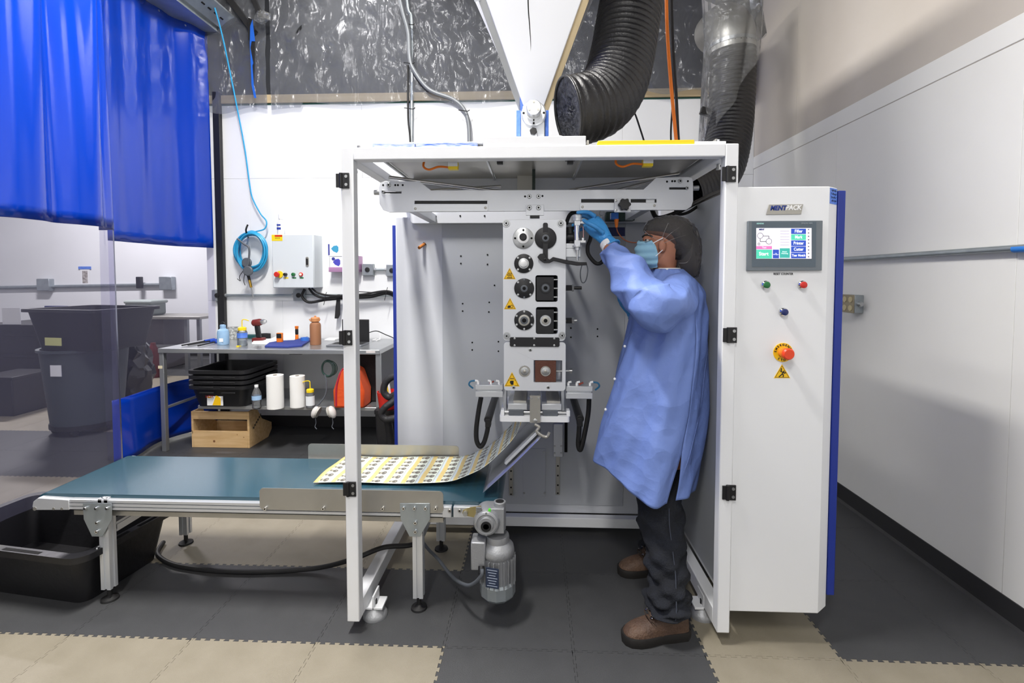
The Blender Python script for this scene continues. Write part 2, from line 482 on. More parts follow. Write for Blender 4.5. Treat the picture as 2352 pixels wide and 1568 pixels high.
# lamp housings
for k, (n, loc, sx, sy, p) in enumerate(LAMPS):
    x, y, z = loc
    where = ['above the packaging machine', 'above the steel workbench', 'in front of the packaging machine', 'beyond the blue curtain', 'near the far wall of the hall'][k]
    t = thing('ceiling_lamp', 'white LED batten hanging from the ceiling ' + where, 'ceiling lamp', (x, y, z))
    obj('housing', B().box(x - sx / 2 - .02, x + sx / 2 + .02, y - sy / 2 - .02, y + sy / 2 + .02, z + .01, z + .07), 'white_paint', t, bevel=.005)
    for s_ in (-.35, .35):
        hx, hy = (0, s_) if sy > sx else (s_, 0)
        obj('hanger', B().cyl((x + hx, y + hy, z + .07), (x + hx, y + hy, 5.4), .004, n=8), 'steel', t)

# plastic sheeting in front of the dark upper wall
def wr_noise(x, z):
    s = 0.0
    for a, fx, fz, p in ((.030, 3.1, 1.3, 0), (.022, 7.3, -4.1, 1.7), (.016, 13.0, 8.2, .6), (.010, 23.0, -17.0, 2.2), (.008, 5.0, 29.0, 1.0)):
        s += a * math.sin(fx * x + fz * z + p + 1.3 * math.sin(2.3 * z + 1.7 * x))
    d = (x + 1.0) * .9 + (z - 3.4)          # diagonal pulls towards the hopper
    s += .02 * abs(math.sin(9 * d)) ** 3
    return s
def poly_panel(name, x0, x1, z0, z1, y, label, fn=None, m='poly_sheet', nu=130, nv=60):
    def g(u, v):
        x, z = x0 + (x1 - x0) * u, z0 + (z1 - z0) * v
        dy = wr_noise(x, z) * min(1, .25 + v * 2.5) * .35
        if fn: z, dy = fn(u, v, z, dy)
        return (x, min(y - 0.03 - abs(dy) * 1.5, YW - .03), z)
    o = obj(name, B().grid(g, nu, nv), m, sharp=180)
    return tag(o, label, 'plastic sheet')
poly_panel('plastic_sheeting', -3.1, -2.50, 3.02, 5.3, YW - .02, 'narrow clear plastic sheet hanging in the corner beside the blue curtain', lambda u, v, z, dy: (z - .03 * math.sin(6 * u) * (1 - v), dy), nu=40)
poly_panel('plastic_sheeting', -2.46, 0.83, 3.07, 5.3, YW - .02, 'wide crumpled clear plastic sheet stapled over the dark upper wall', lambda u, v, z, dy: (z - (.05 if u < .09 else 0) * (1 - v) + .02 * math.sin(19 * u) * (1 - v), dy))
poly_panel('plastic_sheeting', 0.84, 1.96, 3.12, 5.3, YW - .05, 'clear plastic sheet over the dark upper wall beside the right wall', lambda u, v, z, dy: (z + .02 * math.sin(15 * u) * (1 - v), dy * .5), nu=60)
# ================================================================== PACKAGING MACHINE
YF = 1.95
pm = thing('packaging_machine', 'white steel framed pouch packaging machine with roller plate and open guard frame', 'machine', (0.0, 2.4, 0.0))
def bolt(px, py, Y, rpx, parent, m='steel', name='bolt', h=.006, hexa=True, hole=True):
    p = aY(px, py, Y); r = rpx / ppm(Y)
    o = obj(name, B().lathe([(r, 0), (r, -h * .7), (r * .8, -h)], p, 'y', 16), m, parent)
    if hole: obj('socket', B().cyl(p + Vector((0, -h + .0004, 0)), p + Vector((0, -h - .0006, 0)), r * .45, n=6), 'dark_hole', o)
    return o
xl0, xl1 = X_(789, YF, 880), X_(818, YF, 880)
xr0, xr1 = X_(1657, YF, 880), X_(1687, YF, 880)
zt1, zt0 = Z_(334, YF), Z_(363, YF)
zb0 = Z_(1428, YF, 810); zb1 = zb0 + .07
YB = 2.82
PW = xl1 - xl0
obj('frame_post', B().box(xl0, xl1, YF, YF + .05, zb0, zt1), 'white_paint', pm, bevel=.004)
obj('frame_post', B().box(xr0, xr1, YF, YF + .05, zb0, zt1), 'white_paint', pm, bevel=.004)
obj('top_beam', B().box(xl1, xr0, YF, YF + .05, zt0, zt1), 'white_paint', pm, bevel=.004)
for a, b_ in ((xl0, xl1), (xr0, xr1)):
    obj('top_side_beam', B().box(a, b_, YF + .05, YB + .1, zt0 + .005, zt1), 'white_paint', pm, bevel=.004)
    obj('bottom_side_beam', B().box(a, b_, YF + .05, YB, zb0, zb1), 'white_paint', pm, bevel=.004)
    obj('rear_post', B().box(a, b_, YB + .1, YB + .15, zb1, zt1), 'white_paint', pm, bevel=.004)
obj('base_rail', B().box(xl1, xr0, YB - .06, YB - .01, zb0 - .002, zb0 + .052), 'white_paint', pm, bevel=.003)
# levelling feet and their brackets
for px, side in ((862, 1), (1612, -1)):
    p = aZ(px, 1412, 0.0); p.z = 0
    f = obj('levelling_foot', B().lathe([(.052, 0), (.052, .012), (.046, .022), (.022, .045), (.014, .05)], p, 'z', 28), 'cast_alu', pm)
    obj('foot_stem', B().cyl(p + Vector((0, 0, .05)), p + Vector((0, 0, zb0 + .02)), .009), 'black_plastic', f)
    obj('foot_bracket', B().box(p.x - .04, p.x + .04, p.y - .03, p.y + .05, zb0 - .008, zb0 + .002).box(p.x - .004 , p.x + .004, p.y - .03, p.y + .05, zb0 - .008, zb0 + .05), 'white_paint', pm, bevel=.002)
for px in (-.66, .7):
    p = Vector((px, 3.3, 0))
    f = obj('levelling_foot', B().lathe([(.052, 0), (.052, .012), (.046, .022), (.022, .045), (.014, .05)], p, 'z', 28), 'cast_alu', pm)
    obj('foot_stem', B().cyl(p + Vector((0, 0, .05)), p + Vector((0, 0, zb0 + .02)), .009), 'black_plastic', f)
# hinges
for px, py, s_ in ((790, 415, -1), (797, 775, -1), (806, 1122, -1), (1676, 400, 1), (1678, 769, 1), (1676, 1130, 1)):
    p = aY(px, py, YF); w, h = .028, .030
    xi = p.x
    hg = obj('hinge', B().box(xi - .008, xi + .022, YF - .007, YF - .0005, p.z - h, p.z + h).cyl((xi - .010, YF - .006, p.z - h), (xi - .010, YF - .006, p.z + h), .007, n=12).box(xi - .030, xi - .011, YF - .0075, YF - .001, p.z - h * .9, p.z + h * .9), 'black_plastic', pm, bevel=.001)
    for dz in (-.016, .016):
        obj('hinge_screw', B().cyl((xi + .011, YF - .007, p.z + dz), (xi + .011, YF - .009, p.z + dz), .006, n=12), 'steel', hg)

# machine body behind
bx0, bx1 = X_(911, YB, 800), xr0 - .004
zbt = Z_(497, YB)
obj('body', B().box(bx0, bx1, YB, YB + .68, zb0 + .052, zbt), 'machine_grey', pm, bevel=.004)
obj('blue_side_panel', B().box(bx0 - .024, bx0 - .001, YB + .02, YB + .7, zb0 + .09, Z_(515, YB)), 'blue_paint', pm, bevel=.002)
# inset panel
ip = poly_px([(1015, 515), (1437, 515), (1437, 1161), (1015, 1161)], YB)
inset = obj('inset_panel', B().box(ip[0][0], ip[1][0], YB - .006, YB - .0002, ip[2][1], ip[0][1]), 'panel_grey', pm, bevel=.002)
obj('upper_cover', B().prism(rrect(X_(948, YB), X_(1505, YB), Z_(514, YB), Z_(484, YB), .02), YB - .05, YB - .001, 'y'), 'machine_grey', pm, bevel=.002)
for px, py in ((1059, 588), (1120, 585), (1059, 605), (1120, 607), (1136, 655), (1063, 697), (1124, 694), (1063, 714), (1123, 716), (1085, 786), (1145, 784), (1085, 803), (1145, 806), (1311, 753), (1372, 755), (1311, 774), (1372, 772), (1005, 499), (1060, 498), (1115, 498)):
    p = aY(px, py, YB)
    obj('screw_hole', B().cyl((p.x, YB - .0075 if py > 515 else YB - .052, p.z), (p.x, YB - .001 if py > 515 else YB - .0495, p.z), .0048, n=12), 'dark_hole', pm)
# orange sensor peg on the body
p = aY(975, 560, YB)
o = obj('sensor_peg', B().cyl(p, p + Vector((-.02, -.05, -.025)), .009), mat('peg', '#a8662a', .5), pm)
obj('sensor_cap', B().cyl(p + Vector((0, 0, 0)), p + Vector((0.003, .0, 0.004)), .011), 'black_plastic', o)
# lower access plate and slide rails on the inset panel
q = poly_px([(1201, 1028), (1253, 1139)], YB)
ap = obj('access_plate', B().prism(rrect(q[0][0], q[1][0], q[1][1], q[0][1], .006), YB - .011, YB - .006, 'y'), 'panel_grey', pm, bevel=.001)
for px, py in ((1250, 1037), (1204, 1132), (1251, 1132)): bolt(px, py, YB - .011, 2.6, ap, h=.003, hole=False)
for px, y0, y1 in ((1174, 1060, 1135), (1281, 1045, 1133)):
    a, c_ = aY(px - 4.5, y0, YB), aY(px + 4.5, y1, YB)
    sr = obj('slide_rail', B().box(a.x, c_.x, YB - .016, YB - .006, c_.z, a.z), 'steel_dull', pm, bevel=.001)
    for t in (.25, .5, .75, .96):
        obj('rail_screw', B().cyl(((a.x + c_.x) / 2, YB - .016, a.z + (c_.z - a.z) * t), ((a.x + c_.x) / 2, YB - .0175, a.z + (c_.z - a.z) * t), .005, n=12), 'dark_hole', sr)
q = poly_px([(1271, 970), (1292, 1045)], YB)
sp = obj('slide_plate', B().box(q[0][0], q[1][0], YB - .03, YB - .016, q[1][1], q[0][1]), 'alu', pm, bevel=.002)
for px, py in ((1274, 1024), (1289, 1024), (1274, 1040), (1289, 1040)): bolt(px, py, YB - .03, 2.2, sp, h=.003, hole=False)
obj('panel_slot', B().box(X_(1298, YB), X_(1305, YB), YB - .0085, YB - .0055, Z_(1036, YB), Z_(960, YB)), 'dark_hole', pm)

# roof panels on the frame
Yr0, Yr1 = YF + .06, 2.62
rx = [X_(943, Yr1), X_(1137, Yr1), X_(1316, Yr1), X_(1546, Yr1)]
zr = zt1 + .004
for k in range(3):
    rp = obj('roof_tray', B().box(rx[k] + .004, rx[k + 1] - .004, Yr0, Yr1, zr, zr + .004).box(rx[k] + .004, rx[k] + .012, Yr0, Yr1, zr + .004, zr + .03).box(rx[k + 1] - .012, rx[k + 1] - .004, Yr0, Yr1, zr + .004, zr + .03), 'steel_dull', pm, bevel=.001)
obj('tray_apron', B().box(rx[0] + .02, rx[3] - .02, Yr1, Yr1 + .003, zr - .07, zr + .004), 'machine_grey', pm)
for k in (0, 1, 2, 3):
    obj('tray_rib', B().bar((rx[k], Yr0, zr - .006), (rx[k], Yr1, zr - .006), .008, .012), 'steel', pm)
# top plates lying on the beam: blue taped, white bracket, yellow edged
ztop = zt1
o = obj('taped_edge', B().box(X_(857, YF), X_(952, YF), YF + .012, YF + .05, ztop, ztop + .018).box(X_(956, YF), X_(1096, YF), YF + .012, YF + .05, ztop, ztop + .018), mat('tape_stripe', '#3f6fd6', .5, var=(22, 1.0, '#e6ecfa'), stretch=(1, 1, 6)), pm, bevel=.002)
obj('white_ledge', B().box(X_(850, YF), X_(1108, YF), YF + .03, YF + .2, ztop + .0185, ztop + .026), 'white_paint', pm, bevel=.002)
wbk = obj('hopper_bracket', B().prism([(YF + .004, ztop), (YF + .004, ztop + .036), (YF + .5, ztop + .036), (YF + .5, ztop + .030), (YF + .012, ztop + .03), (YF + .012, ztop)], X_(1110, YF), X_(1344, YF), 'x'), 'white_paint', pm, bevel=.002)
obj('yellow_edge', B().box(X_(1372, YF), X_(1592, YF), YF + .01, YF + .045, ztop, ztop + .018), 'yellow', pm, bevel=.002)
obj('white_ledge', B().box(X_(1592, YF), X_(1665, YF), YF + .012, YF + .045, ztop, ztop + .012), 'white_paint', pm, bevel=.002)
obj('ledge_bolt', B().cyl((X_(1650, YF), YF + .03, ztop + .012), (X_(1650, YF), YF + .03, ztop + .022), .007, n=6), 'steel', pm)
obj('ledge_bolt', B().cyl((X_(822, YF), YF + .03, ztop), (X_(822, YF), YF + .03, ztop + .014), .007, n=6), 'steel', pm)
for px, py in ((816, 387), (1650, 377)):
    p = aY(px, py, YF + .16)
    obj('beam_bolt', B().lathe([(.010, 0), (.010, .01), (.007, .011), (.007, .022)], (p.x, p.y, zt0 - .018), 'z', 12), 'steel', pm)
# sensors with orange leads under the beam
for px, py, d in ((1040, 373, -1), (1489, 366, -1)):
    Ys = YF + .09; p = aY(px, py + 6, Ys)
    s = obj('interlock_sensor', B().box(p.x - .020, p.x + .020, Ys, Ys + .03, p.z - .016, p.z + .014), 'yellow', pm, bevel=.002)
    obj('sensor_plate', B().box(p.x - .020, p.x + .020, Ys - .002, Ys + .001, p.z - .005, p.z + .016), 'white_paint', s, bevel=.001)
    obj('sensor_lead', B().tube([p + Vector((-.02, .01, -.007)), p + Vector((-.06, .01, -.004)), p + Vector((-.1, .012, -.015)), p + Vector((-.125, .02, .0)), p + Vector((-.122, .03, .03))], .0045), 'orange', s)
for px in (1148, 1310):
    p = aY(px, 366, YF + .055)
    obj('door_catch', B().box(p.x - .020, p.x + .020, p.y, p.y + .02, p.z - .004, p.z + .008).box(p.x - .012, p.x + .012, p.y - .004, p.y + .02, p.z - .018, p.z - .004), 'black_plastic', pm, bevel=.002)

# ------------------------------------------------------------------ cross bracket
YC = 2.2
ol = [(870, 432), (873, 420), (884, 416), (963, 416), (990, 437), (1478, 435), (1507, 408), (1582, 406), (1590, 410), (1592, 420), (1592, 462), (1588, 474), (1576, 482), (894, 487), (880, 482), (872, 468)]
def slot(x0, y0, x1, y1): return poly_px([(x0, y0), (x1, y0), (x1, y1), (x0, y1)], YC)
holes = [slot(952, 461, 1119, 468), slot(1335, 457, 1508, 465), slot(880, 439, 922, 444), slot(1537, 430, 1580, 435)]
cb = obj('cross_bracket', B().prism(poly_px(ol, YC), YC, YC + .012, 'y', holes), 'alu_plate', pm, bevel=.0008, seg=1)
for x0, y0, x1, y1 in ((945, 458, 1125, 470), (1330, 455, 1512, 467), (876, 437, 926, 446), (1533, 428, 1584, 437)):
    obj('slot_shade_strip', B().box(X_(x0, YC), X_(x1, YC), YC + .013, YC + .02, Z_(y1, YC), Z_(y0, YC)), 'black_plastic', cb)  # black strips added behind the slots to stand in for their shaded recess
for a in ((949, 471, 1121, 485), (1332, 467, 1509, 482)):
    q = poly_px([(a[0], a[1]), (a[2], a[3])], YC)
    st = obj('scale_strip', B().prism(rrect(q[0][0], q[1][0], q[1][1], q[0][1], .006), YC - .006, YC, 'y'), 'alu', cb)
for px, py in ((954, 479), (1115, 477), (1338, 475), (1503, 472)): bolt(px, py, YC - .006, 3, cb, h=.002, hole=False, m='steel_dull')
for px, py, r in ((893, 425, 5), (1562, 416, 5), (1216, 451, 5), (1237, 451, 5), (880, 440, 4), (1578, 432, 4)): bolt(px, py, YC, r, cb)
for px, py in ((880, 425), (908, 425), (914, 425), (925, 425), (1532, 417), (1544, 416), (1550, 416), (1580, 416), (1206, 451), (1246, 450)):
    p = aY(px, py, YC); obj('bracket_hole', B().cyl((p.x, YC - .0008, p.z), (p.x, YC + .003, p.z), .0045, n=12), 'dark_hole', cb)
for px, py, sgn in ((866, 442, -1), (1598, 432, 1)):
    p = aY(px, py, YC + .01); obj('end_nut', B().cyl(p - Vector((.012, 0, 0)), p + Vector((.012, 0, 0)), .011, n=12), 'steel', cb)
q = poly_px([(1208, 471), (1249, 495)], YC)
cl = obj('clamp_plate', B().box(q[0][0], q[1][0], YC - .012, YC, q[1][1], q[0][1]), 'alu_plate', pm, bevel=.001)
for px in (1216, 1237): bolt(px, 477, YC - .012, 5.5, cl)
obj('clamp_pin', B().box(X_(1217, YC), X_(1239, YC), YC - .008, YC + .03, Z_(500, YC), Z_(495, YC)), 'black_plastic', cl)
q = poly_px([(1410, 457), (1447, 488)], YC)
kp = obj('knob_plate', B().prism(rrect(q[0][0], q[1][0], q[1][1], q[0][1], .004), YC - .014, YC - .0065, 'y'), 'alu_plate', pm, bevel=.0008)
for px, py in ((1415, 461), (1442, 460), (1415, 483), (1442, 482)): bolt(px, py, YC - .014, 2.8, kp, h=.002, hole=False)
p = aY(1434, 470, YC - .03)
obj('star_knob', B().prism([(p.x + (.024 + .003 * math.cos(6 * t)) * math.cos(t), p.z + (.024 + .003 * math.cos(6 * t)) * math.sin(t)) for t in [2 * math.pi * i / 36 for i in range(36)]], YC - .045, YC - .022, 'y').cyl((p.x, YC - .024, p.z), (p.x, YC - .012, p.z), .01), 'black_plastic', kp, bevel=.002)
# arms that carry the bracket, rods across
for px in (934, 1495):
    p = aY(px, 490, YC); obj('bracket_arm', B().box(p.x - .02, p.x + .02, YC + .012, YB + .02, Z_(478, YC), Z_(455, YC)), 'alu', pm, bevel=.002)
for (x0, y0, Ya), (x1, y1, Yb) in (((893, 407, 2.25), (1160, 441, 2.55)), ((1562, 399, 2.25), (1310, 437, 2.55)), ((985, 438, 2.5), (1150, 428, 2.6)), ((1560, 402, 2.3), (1420, 436, 2.6))):
    obj('guide_rod', B().cyl(aY(x0, y0, Ya), aY(x1, y1, Yb), .0085), 'chrome', pm)
obj('centre_stem', B().box(X_(1222, 2.4), X_(1229, 2.4), 2.4, 2.414, Z_(470, 2.4), zr - .001), mat('stem_dark', '#22302a', .3), pm)
obj('centre_mount', B().box(X_(1188, 2.55), X_(1222, 2.55), 2.55, 2.58, Z_(470, 2.55), Z_(400, 2.55)), 'steel_dull', pm)

# ------------------------------------------------------------------ roller plate
YP = 2.2
def rr_px(x0, y0, x1, y1, rpx, Y=YP):
    q = poly_px([(x0, y0), (x1, y1)], Y)
    return rrect(q[0][0], q[1][0], q[1][1], q[0][1], rpx / ppm(Y))
TH = .022
rp = obj('roller_plate', B().prism(rr_px(1155, 504, 1299, 783, 9), YP, YP + TH, 'y', [rr_px(1230, 632, 1281, 693, 5), rr_px(1231, 705, 1281, 767, 5)]), 'alu_plate', pm, bevel=.001, seg=1)
lp = obj('cutter_plate', B().prism(rr_px(1157, 785, 1299, 898, 8), YP, YP + TH, 'y', [rr_px(1226, 827, 1291, 878, 1)]), 'alu_plate', pm, bevel=.001, seg=1)
for px, py in ((1163, 513), (1288, 513), (1164, 771), (1291, 770)):
    w_ = obj('washer', B().cyl(aY(px, py, YP), aY(px, py, YP) + Vector((0, -.004, 0)), 8.5 / ppm(YP)), 'steel', rp)
    bolt(px, py, YP - .004, 5.5, rp, h=.010)
def disc(px, py, rpx, m, parent, name='roller_cap', h=.006, Y=YP, inner=()):
    p = aY(px, py, Y); o = obj(name, B().lathe([(rpx / ppm(Y), .001), (rpx / ppm(Y), -h), (rpx / ppm(Y) * .96, -h - .001)], p, 'y', 32), m, parent)
    y = Y - h - .001
    for nm, r, mm, hh in inner:
        obj(nm, B().lathe([(r / ppm(Y), .0005), (r / ppm(Y), -hh), (r / ppm(Y) * .85, -hh - .0008)], (p.x, y, p.z), 'y', 28), mm, o); y -= hh
    return o
def ring_screws(o, px, py, rpx, n, ph=0, Y=YP - .007, r=2.4, m='steel'):
    for i in range(n):
        t = ph + 2 * math.pi * i / n
        p = aY(px + rpx * math.cos(t), py + rpx * math.sin(t), Y)
        obj('cap_screw', B().cyl(p, p + Vector((0, -.0025, 0)), r / ppm(Y), n=10), m, o)
BL = mat('anodised_black', '#232326', .45, .3)
d = disc(1202, 547, 24, 'steel', rp, 'hub_flange', inner=(('hub', 13, 'chrome', .022),))
p = aY(1202, 546, YP)
obj('hub_knob', B().lathe([(.016, -.028), (.016, -.050), (.013, -.054)], p, 'y', 24), 'black_plastic', d)
ring_screws(d, 1202, 547, 19, 4, 0, m='dark_hole')
d = disc(1253, 547, 25, BL, rp, 'roller_cap', h=.008, inner=(('bearing_ring', 13, 'black_plastic', .003), ('bearing', 8, 'grey_plastic', .002), ('bore', 4, 'dark_hole', .001)))
obj('lever_arm', B().prism(rr_px(1247, 512, 1258, 598, 4), YP - .012, YP - .002, 'y'), BL, d)
d = disc(1203, 605, 22, BL, rp, inner=(('bearing_ring', 12, 'steel', .003), ('bearing', 9, 'chrome', .004)))
ring_screws(d, 1203, 605, 19, 4, R(45))
d = disc(1204, 662, 23, BL, rp, inner=(('bearing_ring', 12, 'black_plastic', .003), ('bearing', 8, 'grey_plastic', .002), ('bore', 4, 'dark_hole', .001)))
ring_screws(d, 1204, 662, 20, 4, R(45)); ring_screws(d, 1204, 662, 20.5, 2, R(90), m='grey_plastic')
d = disc(1204, 735, 23, BL, rp, inner=(('bearing_ring', 13, 'steel_dull', .004), ('bearing', 9, 'grey_plastic', .002), ('bore', 5, 'dark_hole', .001)))
ring_screws(d, 1204, 735, 20, 6, R(30))
for y0, y1, cy, st in ((636, 690, 661, 0), (711, 766, 736, 1)):
    q = poly_px([(1232, y0), (1272, y1)], YP)
    bk = obj('bearing_block', B().box(q[0][0], q[1][0], YP + .002, YP + .06, q[1][1], q[0][1]), BL, pm, bevel=.0015)
    dd = disc(1253, cy, 13, 'steel' if st else BL, bk, 'bearing_ring', h=.003, Y=YP + .002, inner=(('bearing', 9, 'steel_dull' if st else 'grey_plastic', .002), ('bore', 4.5, 'dark_hole', .001)))
    for yy in (cy - 19, cy + 1, cy + 21):
        a = aY(1271, yy, YP + .01); c_ = aY(1283, yy, YP + .01)
        obj('spring_pin', B().cyl(a, c_, .0035, n=10), 'steel', bk)
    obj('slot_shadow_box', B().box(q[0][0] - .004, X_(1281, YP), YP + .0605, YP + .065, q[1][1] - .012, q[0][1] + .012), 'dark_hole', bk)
bs = obj('joint_strip', B().prism(rr_px(1171, 774, 1285, 796, 4), YP - .008, YP - .0005, 'y'), BL, pm, bevel=.001)
for px in (1182, 1227, 1273):
    for py in (777, 793): bolt(px, py, YP - .008, 2.4, bs, h=.002, hole=False)
for px, py in ((1218, 803), (1180, 889), (1259, 889)): bolt(px, py, YP, 4, lp, h=.002)
d = disc(1205, 852, 13, 'steel_dull', lp, 'bearing_ring', h=.003, inner=(('bearing', 9.5, 'steel', .003), ('bore', 4, 'steel_dull', .001)))
q = poly_px([(1229, 828), (1277, 877)], YP)
bk = obj('bearing_block', B().box(q[0][0], q[1][0], YP - .001, YP + .06, q[1][1], q[0][1]), 'brown_block', pm, bevel=.0015)
disc(1253, 852, 12, 'steel_dull', bk, 'bearing_ring', h=.003, Y=YP - .001, inner=(('bearing', 9, 'steel', .003), ('bore', 4, 'steel_dull', .001)))
obj('block_backing', B().box(q[0][0] - .004, X_(1290, YP), YP + .06, YP + .064, q[1][1], q[0][1]), 'panel_grey', bk)
p0, p1 = aY(1277, 852, YP + .02), aY(1315, 851, YP + .012)
s = obj('adjust_screw', B().cyl(p0, p1, .005, n=10), 'steel', pm)
obj('screw_head', B().cyl(aY(1308, 851, YP + .012), aY(1314, 851, YP + .012), .011, n=12), 'chrome', s)
for py, x1, mm in ((661, 1336, 'black_plastic'), (736, 1325, 'steel')):
    s = obj('adjust_screw', B().cyl(aY(1299, py, YP + .02), aY(x1, py, YP + .02), .0075, n=12), mm, pm)
    obj('lock_nut', B().cyl(aY(1300, py, YP + .02), aY(1313, py, YP + .02), .013, n=6), BL, s)
    obj('lock_nut', B().cyl(aY(1313.5, py, YP + .02), aY(1318, py, YP + .02), .016, n=6), 'steel', s)
# grey hand lever
lv = [(1234, 590), (1240, 583), (1250, 582), (1254, 590), (1262, 596), (1270, 590), (1300, 597), (1330, 602), (1347, 602), (1348, 609), (1325, 610), (1300, 606), (1272, 599), (1262, 604), (1250, 604), (1240, 598)]
lo = obj('hand_lever', B().prism(poly_px(lv, YP - .02), YP - .03, YP - .016, 'y'), BL, pm, bevel=.002)
bolt(1252, 596, YP - .03, 3.5, lo, h=.003, m='black_plastic')
# corner insert outlines of the roller plate (separate fitted pieces)
obj('plate_insert', B().prism(rr_px(1271, 515, 1297.5, 573, 2), YP - .0015, YP - .0002, 'y'), 'alu_plate', rp)
obj('plate_insert', B().prism(poly_px([(1233, 568), (1298, 573), (1298, 590), (1262, 604), (1228, 604), (1228, 582)], YP), YP - .001, YP - .0002, 'y'), 'alu_plate', rp)
# warning triangles
def tri_sign(cx, y0, y1, hw, Y, parent, kind):
    t = obj('warning_sign', B().prism(poly_px([(cx - hw, y1), (cx + hw, y1), (cx, y0)], Y), Y - .0008, Y, 'y'), 'sign_yellow', parent)
    def inset(k): my = y0 + (y1 - y0) * .667; return [((x - cx) * k + cx, (y - my) * k + my) for x, y in [(cx - hw, y1), (cx + hw, y1), (cx, y0)]]
    o, i = inset(.86), inset(.78)
    obj('sign_border', B().prism(poly_px(o, Y), Y - .0012, Y - .0007, 'y', [poly_px(i, Y)]), 'ink', t)
    s = B(); k = (y1 - y0) / 30; cy = y0 + (y1 - y0) * .62
    if kind == 'heat':
        for dx in (-4, 0, 4):
            pts = [aY(cx + (dx + 1.2 * math.sin(u * 1.6)) * k, cy + (-6 + u * 2.1) * k, Y - .001) for u in range(6)]
            s.tube(pts, .9 * k / ppm(Y), n=6, sub=2)
        s.prism(poly_px([(cx - 7 * k, cy + 6.5 * k), (cx + 7 * k, cy + 6.5 * k), (cx + 7 * k, cy + 8.5 * k), (cx - 7 * k, cy + 8.5 * k)], Y), Y - .0014, Y - .0008, 'y')
    elif kind == 'gear':
        s.prism(poly_px([(cx - 7 * k, cy + 4 * k), (cx - 3 * k, cy + 1 * k), (cx + 1 * k, cy + 2 * k), (cx + 1 * k, cy + 7 * k), (cx - 2 * k, cy + 8 * k), (cx - 6 * k, cy + 8 * k)], Y), Y - .0014, Y - .0008, 'y')
        c_ = poly_px([(cx + 4.5 * k, cy + 4 * k)], Y)[0]; rr = 4 * k / ppm(Y)
        s.prism([(c_[0] + rr * (1 + .14 * math.cos(8 * t)) * math.cos(t), c_[1] + rr * (1 + .14 * math.cos(8 * t)) * math.sin(t)) for t in [i * math.pi / 24 for i in range(48)]], Y - .0014, Y - .0008, 'y', [circ(c_[0], c_[1], rr * .7, 16)])
    elif kind == 'hand':
        s.prism(poly_px([(cx - 3.5 * k, cy - .5 * k), (cx + 3.5 * k, cy - .5 * k), (cx + 3 * k, cy + 8 * k), (cx - 2 * k, cy + 8 * k), (cx - 4.5 * k, cy + 3 * k)], Y), Y - .0014, Y - .0008, 'y')
        for dx in (-3, -1, 1, 3): s.prism(poly_px([(cx + (dx - .7) * k, cy - 5.5 * k), (cx + (dx + .7) * k, cy - 6 * k), (cx + (dx + .7) * k, cy - 3.6 * k), (cx + (dx - .7) * k, cy - 3.4 * k)], Y), Y - .0014, Y - .0008, 'y')
        for x0, x1 in ((-9, -4.5), (4.5, 9)): s.prism(poly_px([(cx + x0 * k, cy - 2 * k), (cx + x1 * k, cy - 2 * k), (cx + x1 * k, cy - 1.4 * k), (cx + x0 * k, cy - 1.4 * k)], Y), Y - .0014, Y - .0008, 'y')
    else:
        s.prism(poly_px([(cx - 2.2 * k, cy - 10 * k), (cx + .2 * k, cy - 10 * k), (cx - 1 * k, cy - 6.4 * k), (cx + .3 * k, cy - 6.2 * k), (cx - 2.8 * k, cy - 1.6 * k), (cx - 2 * k, cy - 5 * k), (cx - 3.2 * k, cy - 5.2 * k)], Y), Y - .0014, Y - .0008, 'y')
        s.ell(aY(cx + 4.2 * k, cy - 3.2 * k, Y - .001), 1.6 * k / ppm(Y), .0004, 1.6 * k / ppm(Y), 12, 8)
        for a in ([(3, -1), (0, 3), (-3.5, 6), (-6.5, 9)], [(0, 3), (3.5, 4.5), (2.5, 9)], [(3, -1), (-1, -2.5), (-3.6, -4)], [(3, -1), (6.5, 1), (7.5, -1.5)]):
            s.tube([aY(cx + x * k, cy + y * k, Y - .001) for x, y in a], 1.1 * k / ppm(Y), n=6, sub=2)
    obj('pictogram', s, 'ink', t)
    return t
tri_sign(1170.5, 615, 641, 14, YP, rp, 'heat'); tri_sign(1171.5, 684, 710, 14, YP, rp, 'gear'); tri_sign(1176, 854, 887, 17.5, YP, lp, 'hand')
# carriers and rollers behind the plates
for px, py in ((1163, 513), (1288, 513), (1164, 771), (1291, 770), (1180, 889), (1259, 889)):
    p = aY(px, py, YP); obj('standoff', B().cyl((p.x, YP + TH, p.z), (p.x, YB - .006, p.z), .011, n=14), 'steel', pm)
for px, py in ((1202, 547), (1253, 547), (1203, 605), (1204, 662), (1253, 661), (1204, 735), (1253, 736), (1205, 852), (1253, 852)):
    p = aY(px, py, YP); obj('roller', B().cyl((p.x, YP + .075, p.z), (p.x, YB - .02, p.z), .03, n=20), 'steel_dull', pm)
# pneumatic cylinder standing right of the plate
def vcyl(b, px, y0, y1, rpx, Y): p, q = aY(px, y0, Y), aY(px, y1, Y); return b.cyl(p, q, rpx / ppm(Y), n=18)
Yc = 2.2
pc = obj('pneumatic_cylinder', vcyl(B(), 1325, 518, 552, 6.5, Yc), 'chrome', pm)
obj('cylinder_cap', vcyl(vcyl(B(), 1326, 494, 500, 10.5, Yc), 1326, 500, 507, 9.5, Yc), 'alu', pc)
for y0, y1 in ((507, 518), (552, 566)):
    a, c_ = aY(1319, y0, Yc), aY(1332, y1, Yc); obj('cylinder_head', B().box(a.x, c_.x, Yc - .013, Yc + .013, c_.z, a.z), 'alu', pc, bevel=.001)
obj('cylinder_foot', vcyl(vcyl(B(), 1326, 563, 567, 11, Yc), 1326, 567, 574, 6, Yc), 'alu', pc)
obj('piston_rod', vcyl(B(), 1326, 574, 598, 2.2, Yc), 'chrome', pc)
